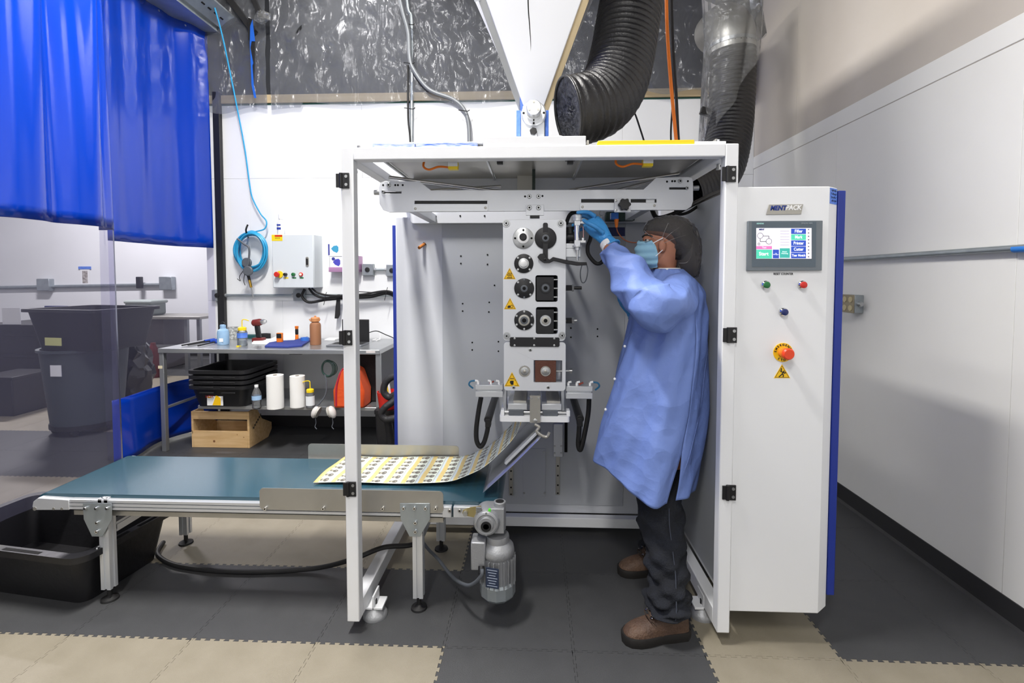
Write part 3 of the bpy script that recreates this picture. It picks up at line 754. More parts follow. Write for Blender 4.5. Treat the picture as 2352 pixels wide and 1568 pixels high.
for yy in (511, 555):
    ft = obj('air_fitting', B().cyl(aY(1332, yy, Yc), aY(1345, yy, Yc), .006, n=12).cyl(aY(1339, yy - 9, Yc), aY(1339, yy + 1, Yc), .005, n=12), 'white_plastic', pc)
obj('air_line', B().tube([aY(1340, 545, Yc), aY(1340, 530, Yc), aY(1339, 520, Yc)], .002, n=8), mat('pink_line', '#c99a9a', .4), pc)
a, c_ = aY(1299, 570, YP), aY(1335, 590, YP)
obj('cylinder_mount', B().box(a.x, c_.x, YP + .02, YP + .045, c_.z, a.z).box(a.x, aY(1321, 570, YP).x, YP + .02, YP + .06, aY(1321, 570, YP).z, aY(1321, 558, YP).z), 'alu', pm, bevel=.002)
obj('side_motor', B().cyl(aY(1299, 545, YP + .08), aY(1316, 545, YP + .08), .02, n=18), BL, pm)
obj('side_motor_nose', B().cyl(aY(1309, 522, YP + .1), aY(1312, 560, YP + .1), .03, n=18), 'black_plastic', pm)
obj('loop_cable', B().tube([aY(x, y, 2.3) for x, y in ((1300, 515), (1310, 492), (1330, 487), (1352, 497), (1360, 520), (1356, 548), (1350, 565), (1352, 585), (1370, 605), (1385, 598), (1388, 570))], .009), 'black_rubber', pm)
obj('ring_cable', B().tube([aY(x, y, 2.25) for x, y in ((1338, 604), (1333, 625), (1335, 645), (1341, 649), (1347, 640), (1350, 620), (1347, 606))], .0025), 'grey_plastic', pm)
# blue sensor with orange lead and green box under the bracket
Ys = 2.3
a, c_ = aY(1404, 488, Ys), aY(1421, 503, Ys)
bs = obj('blue_sensor', B().box(a.x, c_.x, Ys, Ys + .04, c_.z, a.z), mat('sensor_blue', '#1d62b8', .4), pm, bevel=.002)
obj('lead_boot', B().cyl(aY(1416, 503, Ys + .01), aY(1416, 522, Ys + .01), .011, .006, n=14), 'orange', bs)
obj('sensor_lead', B().tube([aY(x, y, Ys + .01) for x, y in ((1416, 521), (1420, 535), (1435, 551), (1455, 557), (1478, 555))], .003), mat('lead_brown', '#8a4a2c', .5), bs)
obj('sensor_box', B().box(X_(1390, 2.72), X_(1455, 2.72), 2.7, 2.76, Z_(508, 2.72), Z_(488, 2.72)), mat('box_green', '#14352c', .4), pm, bevel=.003)
obj('blue_tape_patch', B().box(X_(1392, YB), X_(1434, YB), YB - .0075, YB - .006, Z_(543, YB), Z_(523, YB)), mat('navy_tape', '#16245e', .5), pm)
obj('eye_bolt', B().tube([aY(1383 + 6 * math.cos(t), 490 + 6 * math.sin(t), 2.3) for t in [i * math.pi / 4 for i in range(8)]], .0025, closed=True, sub=3).cyl(aY(1381, 496, 2.3), aY(1374, 510, 2.3), .002, n=8), 'steel', pm)
# cross cylinders, jaws
for x0, x1, y0, y1, s_ in ((1092, 1155, 884, 912, -1), (1300, 1361, 887, 916, 1)):
    Yj = YP + .04
    a, c_ = aY(x0, y0, Yj), aY(x1, y1, Yj); zm = (a.z + c_.z) / 2
    jc = obj('jaw_cylinder', B().box(a.x, c_.x, Yj, Yj + .06, c_.z, zm - .001).box(a.x, c_.x, Yj, Yj + .055, zm + .006, a.z).box(a.x + .004, c_.x - .004, Yj + .006, Yj + .05, zm - .001, zm + .006), 'alu', pm, bevel=.0015)
    for k in (0.08, .55, .85) if s_ < 0 else (.1, .42, .92):
        fx = a.x + (c_.x - a.x) * k
        obj('air_elbow', B().cyl((fx, Yj + .02, a.z), (fx, Yj + .02, a.z + .014), .006, n=12).cyl((fx, Yj + .02, a.z + .014), (fx + s_ * .014, Yj + .02, a.z + .017), .005, n=12), 'white_plastic', jc)
    fx = a.x + (c_.x - a.x) * (.08 if s_ < 0 else .92)
    obj('air_hose', B().tube([(fx + s_ * .012, Yj + .02, a.z + .016), (fx + s_ * .035, Yj + .02, a.z + .012), (fx + s_ * .042, Yj + .022, a.z - .004), (fx + s_ * .025, Yj + .03, a.z - .022)], .004), mat('hose_teal', '#2a6c93', .35), jc)
    fx = a.x + (c_.x - a.x) * .5
    obj('air_plug', B().cyl((fx, Yj + .02, a.z + .004), (fx + .02, Yj + .02, a.z + .014), .004, n=10), mat('plug_red', '#8a3a2c', .4), jc)
Yj = YP + .01
q = [(X_(1147, Yj), Yj), (X_(1310, Yj), Yj), (X_(1298, Yj) , Yj + .32), (X_(1160, Yj), Yj + .32)]
jb = obj('jaw_base', B().prism(rrect(X_(1147, Yj), X_(1310, Yj), Yj, Yj + .36, .012), Z_(969, Yj), Z_(956, Yj), 'z', [rrect(X_(1190, Yj), X_(1265, Yj), Yj + .1, Yj + .3, .005)]), 'white_paint', pm, bevel=.002)
for px in (1150, 1303):
    obj('jaw_stop', B().box(X_(px, Yj), X_(px + 8, Yj), Yj + .002, Yj + .05, Z_(956, Yj), Z_(943, Yj)), 'white_paint', jb, bevel=.002)
for x0, x1 in ((1166, 1211), (1245, 1291)):
    jw = obj('jaw_block', B().box(X_(x0, Yj), X_(x1, Yj), Yj + .012, Yj + .3, Z_(943, Yj), Z_(929, Yj)), 'alu', pm, bevel=.002)
    obj('jaw_slider', B().box(X_(x0 + 2, Yj), X_(x1 - 8, Yj), Yj + .008, Yj + .09, Z_(956, Yj), Z_(943, Yj)), 'grey_plastic', jw, bevel=.002)
    obj('jaw_top', B().box(X_(x0 + 12, Yj), X_(x1 - 2, Yj), Yj + .03, Yj + .28, Z_(929, Yj), Z_(924, Yj)), 'steel_dull', jw, bevel=.001)
for px in (1157, 1298):
    obj('jaw_upright', B().box(X_(px - 5, Yj), X_(px + 3, Yj), Yj + .1, Yj + .2, Z_(956, Yj), Z_(898, Yj)), 'alu', pm, bevel=.002)
obj('jaw_shaft', B().cyl((X_(1150, Yj), Yj + .03, Z_(950, Yj)), (X_(1308, Yj), Yj + .03, Z_(950, Yj)), .008), 'chrome', pm)
Yk = YP - .012
a, c_ = aY(1217, 908, Yk), aY(1241, 971, Yk)
cb2 = obj('film_guide_bracket', B().prism([(a.x, Yk), (c_.x, Yk), (c_.x, Yk + .03), (c_.x - .003, Yk + .03), (c_.x - .003, Yk + .003), (a.x + .003, Yk + .003), (a.x + .003, Yk + .03), (a.x, Yk + .03)], c_.z, a.z, 'z'), 'steel_dull', pm)
for px, py, r in ((1221, 914, 2.2), (1237, 914, 2.2), (1229, 966, 5)): bolt(px, py, Yk, r, cb2, h=.004, hole=False)
# chute sheet below the jaws
def chute_pt(u, v):
    a, c_ = aY(1243, 1004, 2.16), aY(1109, 1131, 2.16)
    return (a.x + (c_.x - a.x) * u + (.07 - .07 * u) * v * 0, 2.16 + v * .42, a.z + (c_.z - a.z) * u - .006 * math.sin(u * 3))
ch = obj('chute_sheet', B().grid(chute_pt, 12, 6), mat('sheet_steel', '#b9bcc4', .28, .8, bump=(30, .05)), pm, solid=.0015)
p0, p1 = Vector(chute_pt(.03, .16)) + Vector((-.006, 0, .018)), Vector(chute_pt(.60, .16)) + Vector((-.006, 0, .018))
obj('chute_rib', B().bar(p0, p1, .05, .012, up=(0, 0, 1)), 'alu', ch, bevel=.002)
p = aY(1240, 985, 2.16)
obj('chute_clip', B().tube([aY(x, y, 2.15) for x, y in ((1228, 974), (1238, 980), (1233, 990), (1244, 1000), (1256, 1003), (1262, 993))], .007, n=8), 'steel_dull', ch)
# hanging hoses with plugs
for pts, plug in (([(1105, 912), (1099, 945), (1094, 985), (1095, 1012), (1103, 1025), (1112, 1015), (1119, 990), (1122, 968)], (1122, 960)), ([(1353, 916), (1351, 950), (1344, 990), (1337, 1022), (1332, 1033), (1328, 1020), (1330, 990), (1331, 966)], (1331, 958))):
    hs = obj('hanging_hose', B().tube([aY(x, y, 2.34) for x, y in pts], .0115), 'black_rubber', pm)
    p = aY(plug[0], plug[1], 2.36)
    obj('hose_plug', B().cyl(p + Vector((0, -.03, 0)), p + Vector((0, .44, 0)), .019, n=14).box(p.x - .013, p.x + .013, p.y - .035, p.y + .02, p.z - .035, p.z + .005), 'black_plastic', hs, bevel=.002)
# big cable loom at the right of the bracket
obj('cable_loom', B().tube([aY(x, y, Y) for x, y, Y in ((1498, 482, 2.45), (1510, 500, 2.42), (1545, 492, 2.4), (1585, 472, 2.4), (1625, 452, 2.5), (1655, 440, 2.7))], .011), 'black_rubber', pm)
obj('cable_loom', B().tube([aY(x, y, Y) for x, y, Y in ((1550, 470, 2.5), (1555, 490, 2.45), (1580, 488, 2.4), (1620, 462, 2.45), (1650, 448, 2.6))], .007), 'black_rubber', pm)

# ================================================================== CONTROL CABINET
cx0, cx1 = xr1 + .001, X_(1893, YF + .01, 900)
YCB = YF + .012
zc0, zc1 = Z_(1404, YCB, 1700), Z_(429, YCB, 1700)
ce = X_(1920, YF + .03, 900)
cc = thing('control_cabinet', 'tall white control cabinet with touch screen and emergency stop', 'control cabinet', ((cx0 + ce) / 2, 2.4, 0))
dch = .045
obj('cabinet_body', B().prism([(cx0, YCB), (cx1, YCB), (ce, YCB + dch), (ce, 2.86), (cx0, 2.86)], zc0, zc1, 'z'), 'white_paint', cc, bevel=.004)
obj('inner_side_panel', B().box(cx0 - .0075, cx0 - .0008, YF + .056, YB - .012, zc0 + .03, zc1 - .004), 'panel_grey', cc, bevel=.001)
obj('blue_side_panel', B().box(ce + .001, ce + .03, YCB + dch - .005, 2.86, zc0 + .05, zc1 - .01), 'blue_paint', cc, bevel=.003)
tp = obj('tape_note', B().obox(((cx1 + ce) / 2, YCB + dch / 2 - .001, zc1 - .035), ((ce - cx1), dch, 0), (0, 0, 1), (dch, -(ce - cx1), 0), .42, .03, .01), 'tape_blue', cc)
rotc = math.atan2(dch, ce - cx1)
sc = B(); cxx = (ce - cx1); ln2 = math.hypot(cxx, dch)
for k in range(4):
    pts = []
    for q in range(9):
        u = -.3 + .6 * q / 8; pts.append(((cx1 + ce) / 2 + cxx * u + .0016, YCB + dch / 2 + dch * u - .0015, zc1 - .014 - k * .013 + .004 * math.sin(q * 2.4 + k)))
    sc.tube(pts, .0008, n=5, sub=2)
obj('handwriting', sc, 'ink', tp)
Yc = YCB
# badge
q = poly_px([(1759, 493), (1765, 470), (1844, 469), (1839, 492)], Yc)
bd = obj('badge', B().prism(q, Yc - .004, Yc, 'y'), 'steel_dull', cc, bevel=.001)
p = aY(1768, 478.5, Yc)
text('lettering', 'MENT', .0245, mat('ink_blue', '#0c2f86', .5), bd, (p.x, Yc - .0046, p.z), align='LEFT', shear=.22, bold=.0009, width=.0625)
p = aY(1803, 477.5, Yc)
text('lettering', 'PACK', .0245, 'white_plastic', bd, (p.x, Yc - .0046, p.z), align='LEFT', shear=.22, bold=.0009, width=.0605)
# touch screen
q = poly_px([(1715, 508), (1886, 507), (1884, 621), (1713, 622)], Yc)
ts = obj('touch_screen', B().prism(q, Yc - .012, Yc, 'y'), mat('hmi_frame', '#6d757c', .5), cc, bevel=.002)
q = poly_px([(1727, 509), (1875, 509), (1873, 613), (1727, 613)], Yc - .012)
obj('bezel_face', B().prism(q, Yc - .0128, Yc - .0118, 'y'), mat('hmi_face', '#55626d', .4), ts)
def emat(n, c, e=.3):
    return mat(n, c, .3, emit=e)
Ysn = Yc - .0132
def panel(x0, y0, x1, y1, m, parent, k=0, name='screen_panel'):
    q = poly_px([(x0, y0), (x1, y0), (x1, y1), (x0, y1)], Ysn)
    return obj(name, B().prism(q, Ysn - .0002 - .0003 * k, Ysn + .0003 - .0003 * k, 'y'), m, parent)
panel(1737, 523.5, 1864, 594, emat('scr_white', '#f4f1fa'), ts, 0, 'display')
for y0, y1, t, c in ((525, 537, 'Filler', 'b'), (538, 551, 'Mark', 'g'), (552, 565, 'Printer', 'b'), (566, 579, 'Cutter', 'b'), (580, 593, 'Tear Notch', 'b')):
    panel(1817, y0, 1851, y1, emat('scr_blue', '#2b52c4') if c == 'b' else emat('scr_green', '#52d9b6'), ts, 1)
    p = aY(1834, (y0 + y1) / 2, Ysn); text('lettering', t, .0165 if len(t) < 8 else .0125, emat('scr_txt', '#ffffff', .5), ts, (p.x, Ysn - .0007, p.z), bold=.0002, width={'Filler': 17, 'Mark': 16, 'Printer': 22, 'Cutter': 21, 'Tear Notch': 29}[t] / ppm(Ysn))
panel(1737, 565, 1773, 572, emat('scr_pink', '#ee7fc4'), ts, 1); p = aY(1755, 568.5, Ysn); text('lettering', 'Test', .009, 'scr_txt', ts, (p.x, Ysn - .0007, p.z))
panel(1737, 573, 1773, 593.5, emat('scr_green', '#52d9b6'), ts, 1); p = aY(1754, 583, Ysn); text('lettering', 'Start', .0185, 'scr_txt', ts, (p.x, Ysn - .0007, p.z), bold=.0003, width=21 / ppm(Ysn))
panel(1775, 573, 1789, 593, emat('scr_blue', '#2b52c4'), ts, 1); p = aY(1782, 583, Ysn); text('lettering', 'Jog\nManager', .0046, 'scr_txt', ts, (p.x, Ysn - .0007, p.z), width=12 / ppm(Ysn))
panel(1791, 570, 1814, 592, emat('scr_teal', '#3fb9ad'), ts, 1); p = aY(1802, 580, Ysn); text('lettering', 'Reset\nHoming', .0065, 'scr_txt', ts, (p.x, Ysn - .0007, p.z), width=14 / ppm(Ysn))
p = aY(1749, 527, Ysn); text('lettering', 'MENT', .0075, 'ink_blue', ts, (p.x, Ysn - .0007, p.z), shear=.2, bold=.0003)
p = aY(1746, 513.5, Yc - .013); text('lettering', 'SIEMENS', .0072, mat('teal_txt', '#aee0dc', .5), ts, (p.x, Yc - .0132, p.z), bold=.0002)
p = aY(1853, 513, Yc - .013); text('lettering', 'SIMATIC HMI', .0072, mat('grey_txt', '#9aa3aa', .5), ts, (p.x, Yc - .0132, p.z))
dg = B()
for cx_, cy_, r_ in ((1746, 541, 6.5), (1766, 554, 6.5), (1743, 560, 2.6)):
    c_ = poly_px([(cx_, cy_)], Ysn)[0]; rr = r_ / ppm(Ysn)
    dg.prism(circ(c_[0], c_[1], rr, 24), Ysn - .0008, Ysn - .0003, 'y', [circ(c_[0], c_[1], rr - .0012, 24)])
for x0, y0, x1, y1 in ((1753, 541.4, 1766, 542.4), (1765.4, 542, 1766.4, 547.5), (1745.4, 548, 1746.4, 554.5), (1746, 554, 1760, 555)):
    dg.prism(poly_px([(x0, y0), (x1, y0), (x1, y1), (x0, y1)], Ysn), Ysn - .0008, Ysn - .0003, 'y')
for k in range(9):
    c_ = poly_px([(1857, 527 + k * 7.8)], Ysn)[0]; dg.prism(circ(c_[0], c_[1], .0024, 6), Ysn - .0008, Ysn - .0003, 'y')
obj('screen_diagram', dg, mat('scr_line', '#4a4358', .5), ts)
lines = B()
for k in range(6): lines.prism(poly_px([(1792, 530 + k * 6.4), (1813, 530 + k * 6.4), (1813, 530.8 + k * 6.4), (1792, 530.8 + k * 6.4)], Ysn), Ysn - .0008, Ysn - .0003, 'y')
obj('screen_table', lines, mat('scr_pale', '#d3c9ea', .5), ts)
p = aY(1799, 629, Yc); text('lettering', 'RESET COUNTER', .0115, 'ink', cc, (p.x, Yc - .0006, p.z), bold=.0002, width=43 / ppm(Yc))
# buttons
for px, py, m, nm in ((1757, 654, 'green', 'start_button'), (1841, 654, 'red', 'stop_button'), (1798, 716, 'navy', 'reset_button')):
    p = aY(px, py, Yc)
    bz = obj('push_button', B().lathe([(.0165, 0), (.0165, -.010), (.0135, -.014)], p, 'y', 28), 'chrome', cc)
    obj('button_face', B().lathe([(.0125, -.010), (.0125, -.019), (.010, -.0205)], p, 'y', 24), m, bz)
p = aY(1798, 809, Yc)
es = obj('emergency_stop', B().lathe([(.037, 0), (.037, -.003)], p, 'y', 40), 'sign_yellow', cc)
obj('stop_collar', B().lathe([(.02, -.003), (.02, -.016), (.014, -.018), (.014, -.034)], p, 'y', 28), mat('orange_light', '#f0902a', .45), es)
obj('stop_head', B().lathe([(.014, -.030), (.0215, -.034), (.0225, -.044), (.018, -.050)], p, 'y', 28), mat('red_orange', '#e5451f', .4), es)
for word, a0, a1 in (('EMERGENCY', 172, 8), ('STOP', 235, 305)):
    for i, chh in enumerate(word):
        a = R(a0 + (a1 - a0) * i / (len(word) - 1)); top = word[0] == 'E'
        text('lettering', chh, .0115, 'ink', es, (p.x + .0295 * math.cos(a), Yc - .0036, p.z + .0295 * math.sin(a)), rot=(R(90), -(a - R(90)) if top else -(a - R(270)), 0), bold=.0003)
tri_sign(1796, 836, 868, 19, Yc, cc, 'shock')
# ================================================================== CONVEYOR
YA, YZ = 2.10, 2.62               # front and rear faces of the conveyor rails
ZB = aY(700, 1150, YA).z          # belt top
cvx0, cvx1 = X_(78, YA, 1160), X_(1142, YA, 1160)
cv = thing('conveyor', 'low belt conveyor with teal belt and aluminium profile legs', 'conveyor', ((cvx0 + cvx1) / 2, 2.36, 0))
ZR1, ZR0 = Z_(1154, YA, 500), Z_(1176, YA, 500)
rx0, rx1 = X_(160, YA, 1165), X_(1016, YA, 1165)
rad = (ZB - (ZR0 - .012)) / 2
zc = ZB - rad
def belt_prof(off=0.0):
    pts = []
    for i in range(13):
        t = R(90 + 180 * i / 12); pts.append((cvx0 + .03 + (rad + off) * math.cos(t), zc + (rad + off) * math.sin(t)))
    for i in range(13):
        t = R(-90 + 180 * i / 12); pts.append((cvx1 - .02 + (rad + off) * math.cos(t), zc + (rad + off) * math.sin(t)))
    return pts
obj('belt', B().prism(belt_prof(), YA + .026, YZ - .026, 'y'), 'belt', cv, sharp=50)
def profile_rail(y0, s_):
    b = B()
    h = ZR1 - ZR0
    b.box(rx0, rx1, y0, y0 + s_ * .026, ZR0, ZR0 + h * .26); b.box(rx0, rx1, y0, y0 + s_ * .026, ZR0 + h * .36, ZR0 + h * .64)
    b.box(rx0, rx1, y0, y0 + s_ * .026, ZR0 + h * .74, ZR1); b.box(rx0, rx1, y0 + s_ * .012, y0 + s_ * .026, ZR0 + h * .2, ZR1 - h * .2)
    return b
obj('side_rail', profile_rail(YA, 1), 'alu', cv); obj('side_rail', profile_rail(YZ, -1), 'alu', cv)
obj('return_pan', B().box(rx0, rx1, YA + .02, YZ - .02, ZR0 - .035, ZR0 - .014), 'steel_dull', cv)
for y0, s_ in ((YA, 1), (YZ, -1)):
    a = X_(75, YA, 1165); c_ = X_(160, YA, 1165)
    e = obj('tension_block', B().prism([(a + .012, ZR0 - .006), (c_, ZR0 - .002), (c_, ZR1), (a + .03, ZR1 + .006), (a + .008, ZR1 - .01), (a + .002, ZR0 + .01)], y0 - .004 if s_ > 0 else y0 - .026, y0 + .026 if s_ > 0 else y0 + .004, 'y'), 'alu', cv, bevel=.002)
    yy = y0 - .004 if s_ > 0 else y0 + .004
    for px in (82, 125, 144):
        p = aY(px, 1167, YA); obj('block_screw', B().cyl((p.x, yy, p.z), (p.x, yy - s_ * .0015, p.z), .0085 if px == 82 else .006, n=14), 'steel_dull', e)
    a2, c2 = X_(1016, YA, 1165), X_(1062, YA, 1165)
    obj('joint_block', B().box(a2, (a2 + c2) / 2 - .004, y0 - .002 if s_ > 0 else y0 - .024, y0 + .024 if s_ > 0 else y0 + .002, ZR0 - .002, ZR1 + .002).box((a2 + c2) / 2 + .004, c2 + .07, y0 if s_ > 0 else y0 - .024, y0 + .024 if s_ > 0 else y0, ZR0 - .002, ZR1 + .002), 'alu', cv, bevel=.002)
for px in (1033, 1056): bolt(px, 1172, YA - .002, 4.5, cv, name='joint_screw', m='steel_dull')
def plate_px(pts, Y, th, m, name, parent, bev=.001): return obj(name, B().prism(poly_px(pts, Y), Y, Y + th, 'y'), m, parent, bevel=bev)
# side guards
gf = obj('side_guard', B().prism(rrect(X_(585, YA - .005), X_(1015, YA - .005), Z_(1174, YA - .005, 800), Z_(1124, YA - .005, 800), .018), YA - .006, YA - .003, 'y'), 'steel_dull', cv)
for px in (611, 744, 880, 1001): bolt(px, 1166, YA - .006, 4.5, gf, h=.012, m='chrome')
gr = obj('side_guard', B().prism(rrect(X_(708, YZ + .004, 1040), X_(1054, YZ + .004, 1040), Z_(1066, YZ, 800), Z_(1022, YZ, 900), .018), YZ + .003, YZ + .006, 'y'), 'steel_dull', cv)
# legs with gussets
def leg(px0, px1, y0, py_b, gus):
    Y = YA - .002 if y0 == 0 else YZ - .048
    a, c_ = X_(px0, Y, 1300), X_(px1, Y, 1300); w = .044
    xm = (a + c_) / 2; z1 = ZR0 + (.05 if gus else -.002); z0 = .055
    b = B()
    for dx in (-1, 1):
        for dy in (0, 1): b.box(xm + dx * .014 - .008, xm + dx * .014 + .008, Y + dy * .028 + .002, Y + .016 + dy * .028, z0, z1)
    b.box(xm - .016, xm + .016, Y + .008, Y + .04, z0, z1)
    l = obj('leg', b, 'alu', cv)
    obj('foot_pad', B().lathe([(.036, 0), (.034, .008), (.018, .014), (.010, .02), (.010, .06)], (xm, Y + .023, 0), 'z', 24), 'black_rubber', l)
    return l, xm, Y
legs = []
for px0, px1, y0, g_ in ((222, 258, 0, (190, 256)), (944, 974, 0, (918, 987)), (404, 440, 1, None), (998, 1026, 1, None)):
    l, xm, Y = leg(px0, px1, y0, 0, g_)
    legs.append((xm, Y))
    if g_:
        x0, x1 = g_; xc = (x0 + x1) / 2
        Yg = YA - .0095
        g = plate_px([(x0, 1156), (x1, 1156), (x1 + 1, 1192), (xc + 12, 1232), (xc - 12, 1232), (x0 + 2, 1192)], Yg, .003, 'galv', 'gusset_plate', cv)
        for dx, dy in ((-25, 1166), (0, 1166), (25, 1166), (2, 1199), (2, 1219)): bolt(xc + dx, dy, Yg, 4.2, g, h=.010, m='chrome')
# brace between the left legs, lower
zz = .30
obj('leg_brace', B().box(legs[0][0] - .018, legs[0][0] + .018, legs[0][1] + .05, legs[2][1], zz, zz + .045).box(legs[0][0] - .012, legs[0][0] + .022, legs[0][1] + .05, legs[2][1], zz + .012, zz + .033), 'alu', cv)
obj('leg_brace', B().box(legs[1][0] - .012, legs[1][0] + .018, legs[1][1] + .05, legs[3][1], zz, zz + .045), 'alu', cv)
p = aY(228, 1264, legs[0][1] - .004)
obj('brace_hook', B().tube([p + Vector((0, 0, .02)), p + Vector((-.008, -.004, .012)), p + Vector((.004, -.006, 0)), p + Vector((-.006, -.004, -.016))], .003), 'steel', cv)
# gear motor
Ym = YA - .075
def mp(px, py): return aY(px, py, Ym)
gm = obj('gearbox', B().lathe([(.056, .09), (.056, .012), (.050, -.004), (.040, -.008), (.040, -.004), (.030, -.004), (.030, -.012)], mp(1117, 1202) + Vector((0, 0, 0)), 'y', 36).box(mp(1112, 1200).x, mp(1157, 1200).x, Ym + .015, Ym + .09, mp(1117, 1229).z, mp(1117, 1172).z).cyl(mp(1146, 1163) + Vector((0, .05, 0)), mp(1146, 1228) + Vector((0, .05, 0)), .026, n=24), 'cast_alu', cv, bevel=.004)
obj('output_bore', B().lathe([(.022, 0), (.022, -.004), (.012, -.004), (.012, -.002)], mp(1117, 1206) + Vector((0, -.010, 0)), 'y', 28), 'black_plastic', gm)
obj('top_bore', B().cyl(mp(1146, 1163) + Vector((0, .05, -.002)), mp(1146, 1163) + Vector((0, .05, .001)), .018, n=20), 'dark_hole', gm)
for i in range(4):
    t = R(90 * i); p = mp(1117, 1202) + Vector((.045 * math.cos(t), -.004, .045 * math.sin(t))); obj('box_screw', B().cyl(p, p + Vector((0, -.003, 0)), .005, n=10), 'steel', gm)
for k in range(5): obj('gearbox_fin', B().box(mp(1093, 1170).x, mp(1106, 1170).x, Ym + .004, Ym + .012, mp(1093, 1167 + k * 3).z - .002, mp(1093, 1167 + k * 3).z + .001), 'cast_alu', gm)
obj('oil_plug', B().cyl(mp(1124, 1173) + Vector((0, .012, 0)), mp(1124, 1173) + Vector((0, .002, 0)), .006, n=10), mat('plug_green', '#5fe33a', .5), gm)
obj('torque_arm', B().prism([(q.x, q.z) for q in (mp(1062, 1176), (mp(1080, 1170)), mp(1104, 1167), mp(1104, 1197), mp(1072, 1190), mp(1060, 1184))], Ym + .02, Ym + .024, 'y'), mat('zinc_yellow', '#a89a6a', .4, .6), gm)
obj('arm_bolt', B().cyl(mp(1068, 1182) + Vector((0, .02, 0)), mp(1068, 1182) + Vector((0, .004, 0)), .010, n=12), 'steel', gm)
mcx = mp(1141, 1280); my = Ym + .05
def mz(py): return aY(1141, py, my).z
mt = obj('motor', B().lathe([(.048, mz(1226)), (.050, mz(1232)), (.050, mz(1240)), (.068, mz(1250)), (.072, mz(1262)), (.070, mz(1268)), (.064, mz(1272)), (.064, mz(1335))], (mcx.x, my, 0), 'z', 36), 'cast_alu', cv)
for i in range(22):
    t = 2 * math.pi * i / 22
    if 200 < math.degrees(t) < 275 and i % 2: pass
    c_ = Vector((mcx.x + .069 * math.cos(t), my + .069 * math.sin(t), (mz(1272) + mz(1333)) / 2))
    obj('cooling_fin', B().obox(c_, (math.cos(t), math.sin(t), 0), (-math.sin(t), math.cos(t), 0), (0, 0, 1), .009, .0016, (mz(1272) - mz(1333)) / 2), 'cast_alu', mt)
obj('fan_cowl', B().lathe([(.070, mz(1326)), (.076, mz(1332)), (.076, mz(1357)), (.060, mz(1366)), (.02, mz(1368))], (mcx.x, my, 0), 'z', 12), 'galv', mt, sharp=20)
a, c_ = mp(1082, 1242), mp(1115, 1307)
tb = obj('terminal_box', B().box(a.x, c_.x, Ym - .012, Ym + .07, c_.z, a.z), 'cast_alu', mt, bevel=.005)
obj('box_lid_disc', B().cyl(mp(1104, 1277) + Vector((0, -.012, 0)), mp(1104, 1277) + Vector((0, -.0155, 0)), .012, n=20), 'cast_alu', tb) if False else None
obj('cable_gland', B().cyl(mp(1106, 1296) + Vector((0, -.012, 0)), mp(1107, 1308) + Vector((0, -.03, 0)), .013, n=14), 'black_plastic', mt)
t0 = R(258); c_ = Vector((mcx.x + .080 * math.cos(t0), my + .080 * math.sin(t0), mz(1302)))
rp_ = obj('rating_plate', B().obox(c_, (-math.sin(t0), math.cos(t0), 0), (math.cos(t0), math.sin(t0), 0), (0, 0, 1), .028, .0012, .042), mat('plate_blue', '#26324a', .4), mt)
ln = B()
for k in range(7): ln.obox(c_ + Vector((math.cos(t0), math.sin(t0), 0)) * .0014 + Vector((0, 0, .033 - k * .011)), (-math.sin(t0), math.cos(t0), 0), (math.cos(t0), math.sin(t0), 0), (0, 0, 1), .022 - .004 * (k % 3), .0004, .0012)
obj('plate_print', ln, mat('print_pale', '#aab4c6', .5), rp_)
obj('motor_lead', B().tube([aY(x, y, Y) for x, y, Y in ((1107, 1306, Ym - .03), (1106, 1320, Ym - .035), (1090, 1338, Ym), (1070, 1343, Ym + .05), (1040, 1325, 2.2), (1005, 1282, 2.3), (985, 1262, 2.36), (968, 1240, 2.4))], .0075), 'grey_plastic', cv)
# drive end guard
obj('drive_shaft', B().cyl((mp(1117, 1206).x, Ym + .05, mp(1117, 1206).z), (mp(1117, 1206).x, YA + .02, mp(1117, 1206).z), .012), 'steel', cv) 
# air hose lying under the conveyor
ah = obj('floor_hose', B().tube([aZ(375, 1245, .012), aZ(362, 1272, .012), aZ(395, 1295, .012), aZ(470, 1308, .012), aZ(560, 1313, .012), aZ(650, 1311, .012), aZ(740, 1302, .03), aY(815, 1282, 2.30), aY(880, 1257, 2.32), aY(940, 1252, 2.34), aY(972, 1240, 2.38)], .0115, sub=8), 'black_rubber')
tag(ah, 'thick black air hose looping over the floor under the conveyor', 'hose')

# printed film running from the jaws onto the belt
near = [(719, 1108), (800, 1109), (870, 1110), (950, 1110), (1027, 1108), (1065, 1097), (1110, 1074), (1148, 1040), (1178, 1008), (1196, 975), (1199, 955)]
YN, YFa = 2.27, 2.61
prof = spline([aY(x, y, YN) for x, y in near], 8)
fb = B(); n = len(prof); NV = 14
ls = [0.0]
for a, c_ in zip(prof, prof[1:]): ls.append(ls[-1] + (c_ - a).length)
for i, p in enumerate(prof):
    for j in range(NV + 1):
        v = j / NV
        lift = .0025 * math.sin(v * 9 + p.x * 13) + .002
        end = max(0, 1 - ls[i] / .12)
        x = p.x + v * .012 + (.02 * v) * end
        fb.v.append((x, YN + (YFa - YN) * v, max(p.z, ZB + .004) + lift + .012 * end * math.sin(v * 3)))
for i in range(n - 1):
    for j in range(NV): fb.f.append((i * (NV + 1) + j, (i + 1) * (NV + 1) + j, (i + 1) * (NV + 1) + j + 1, i * (NV + 1) + j + 1))
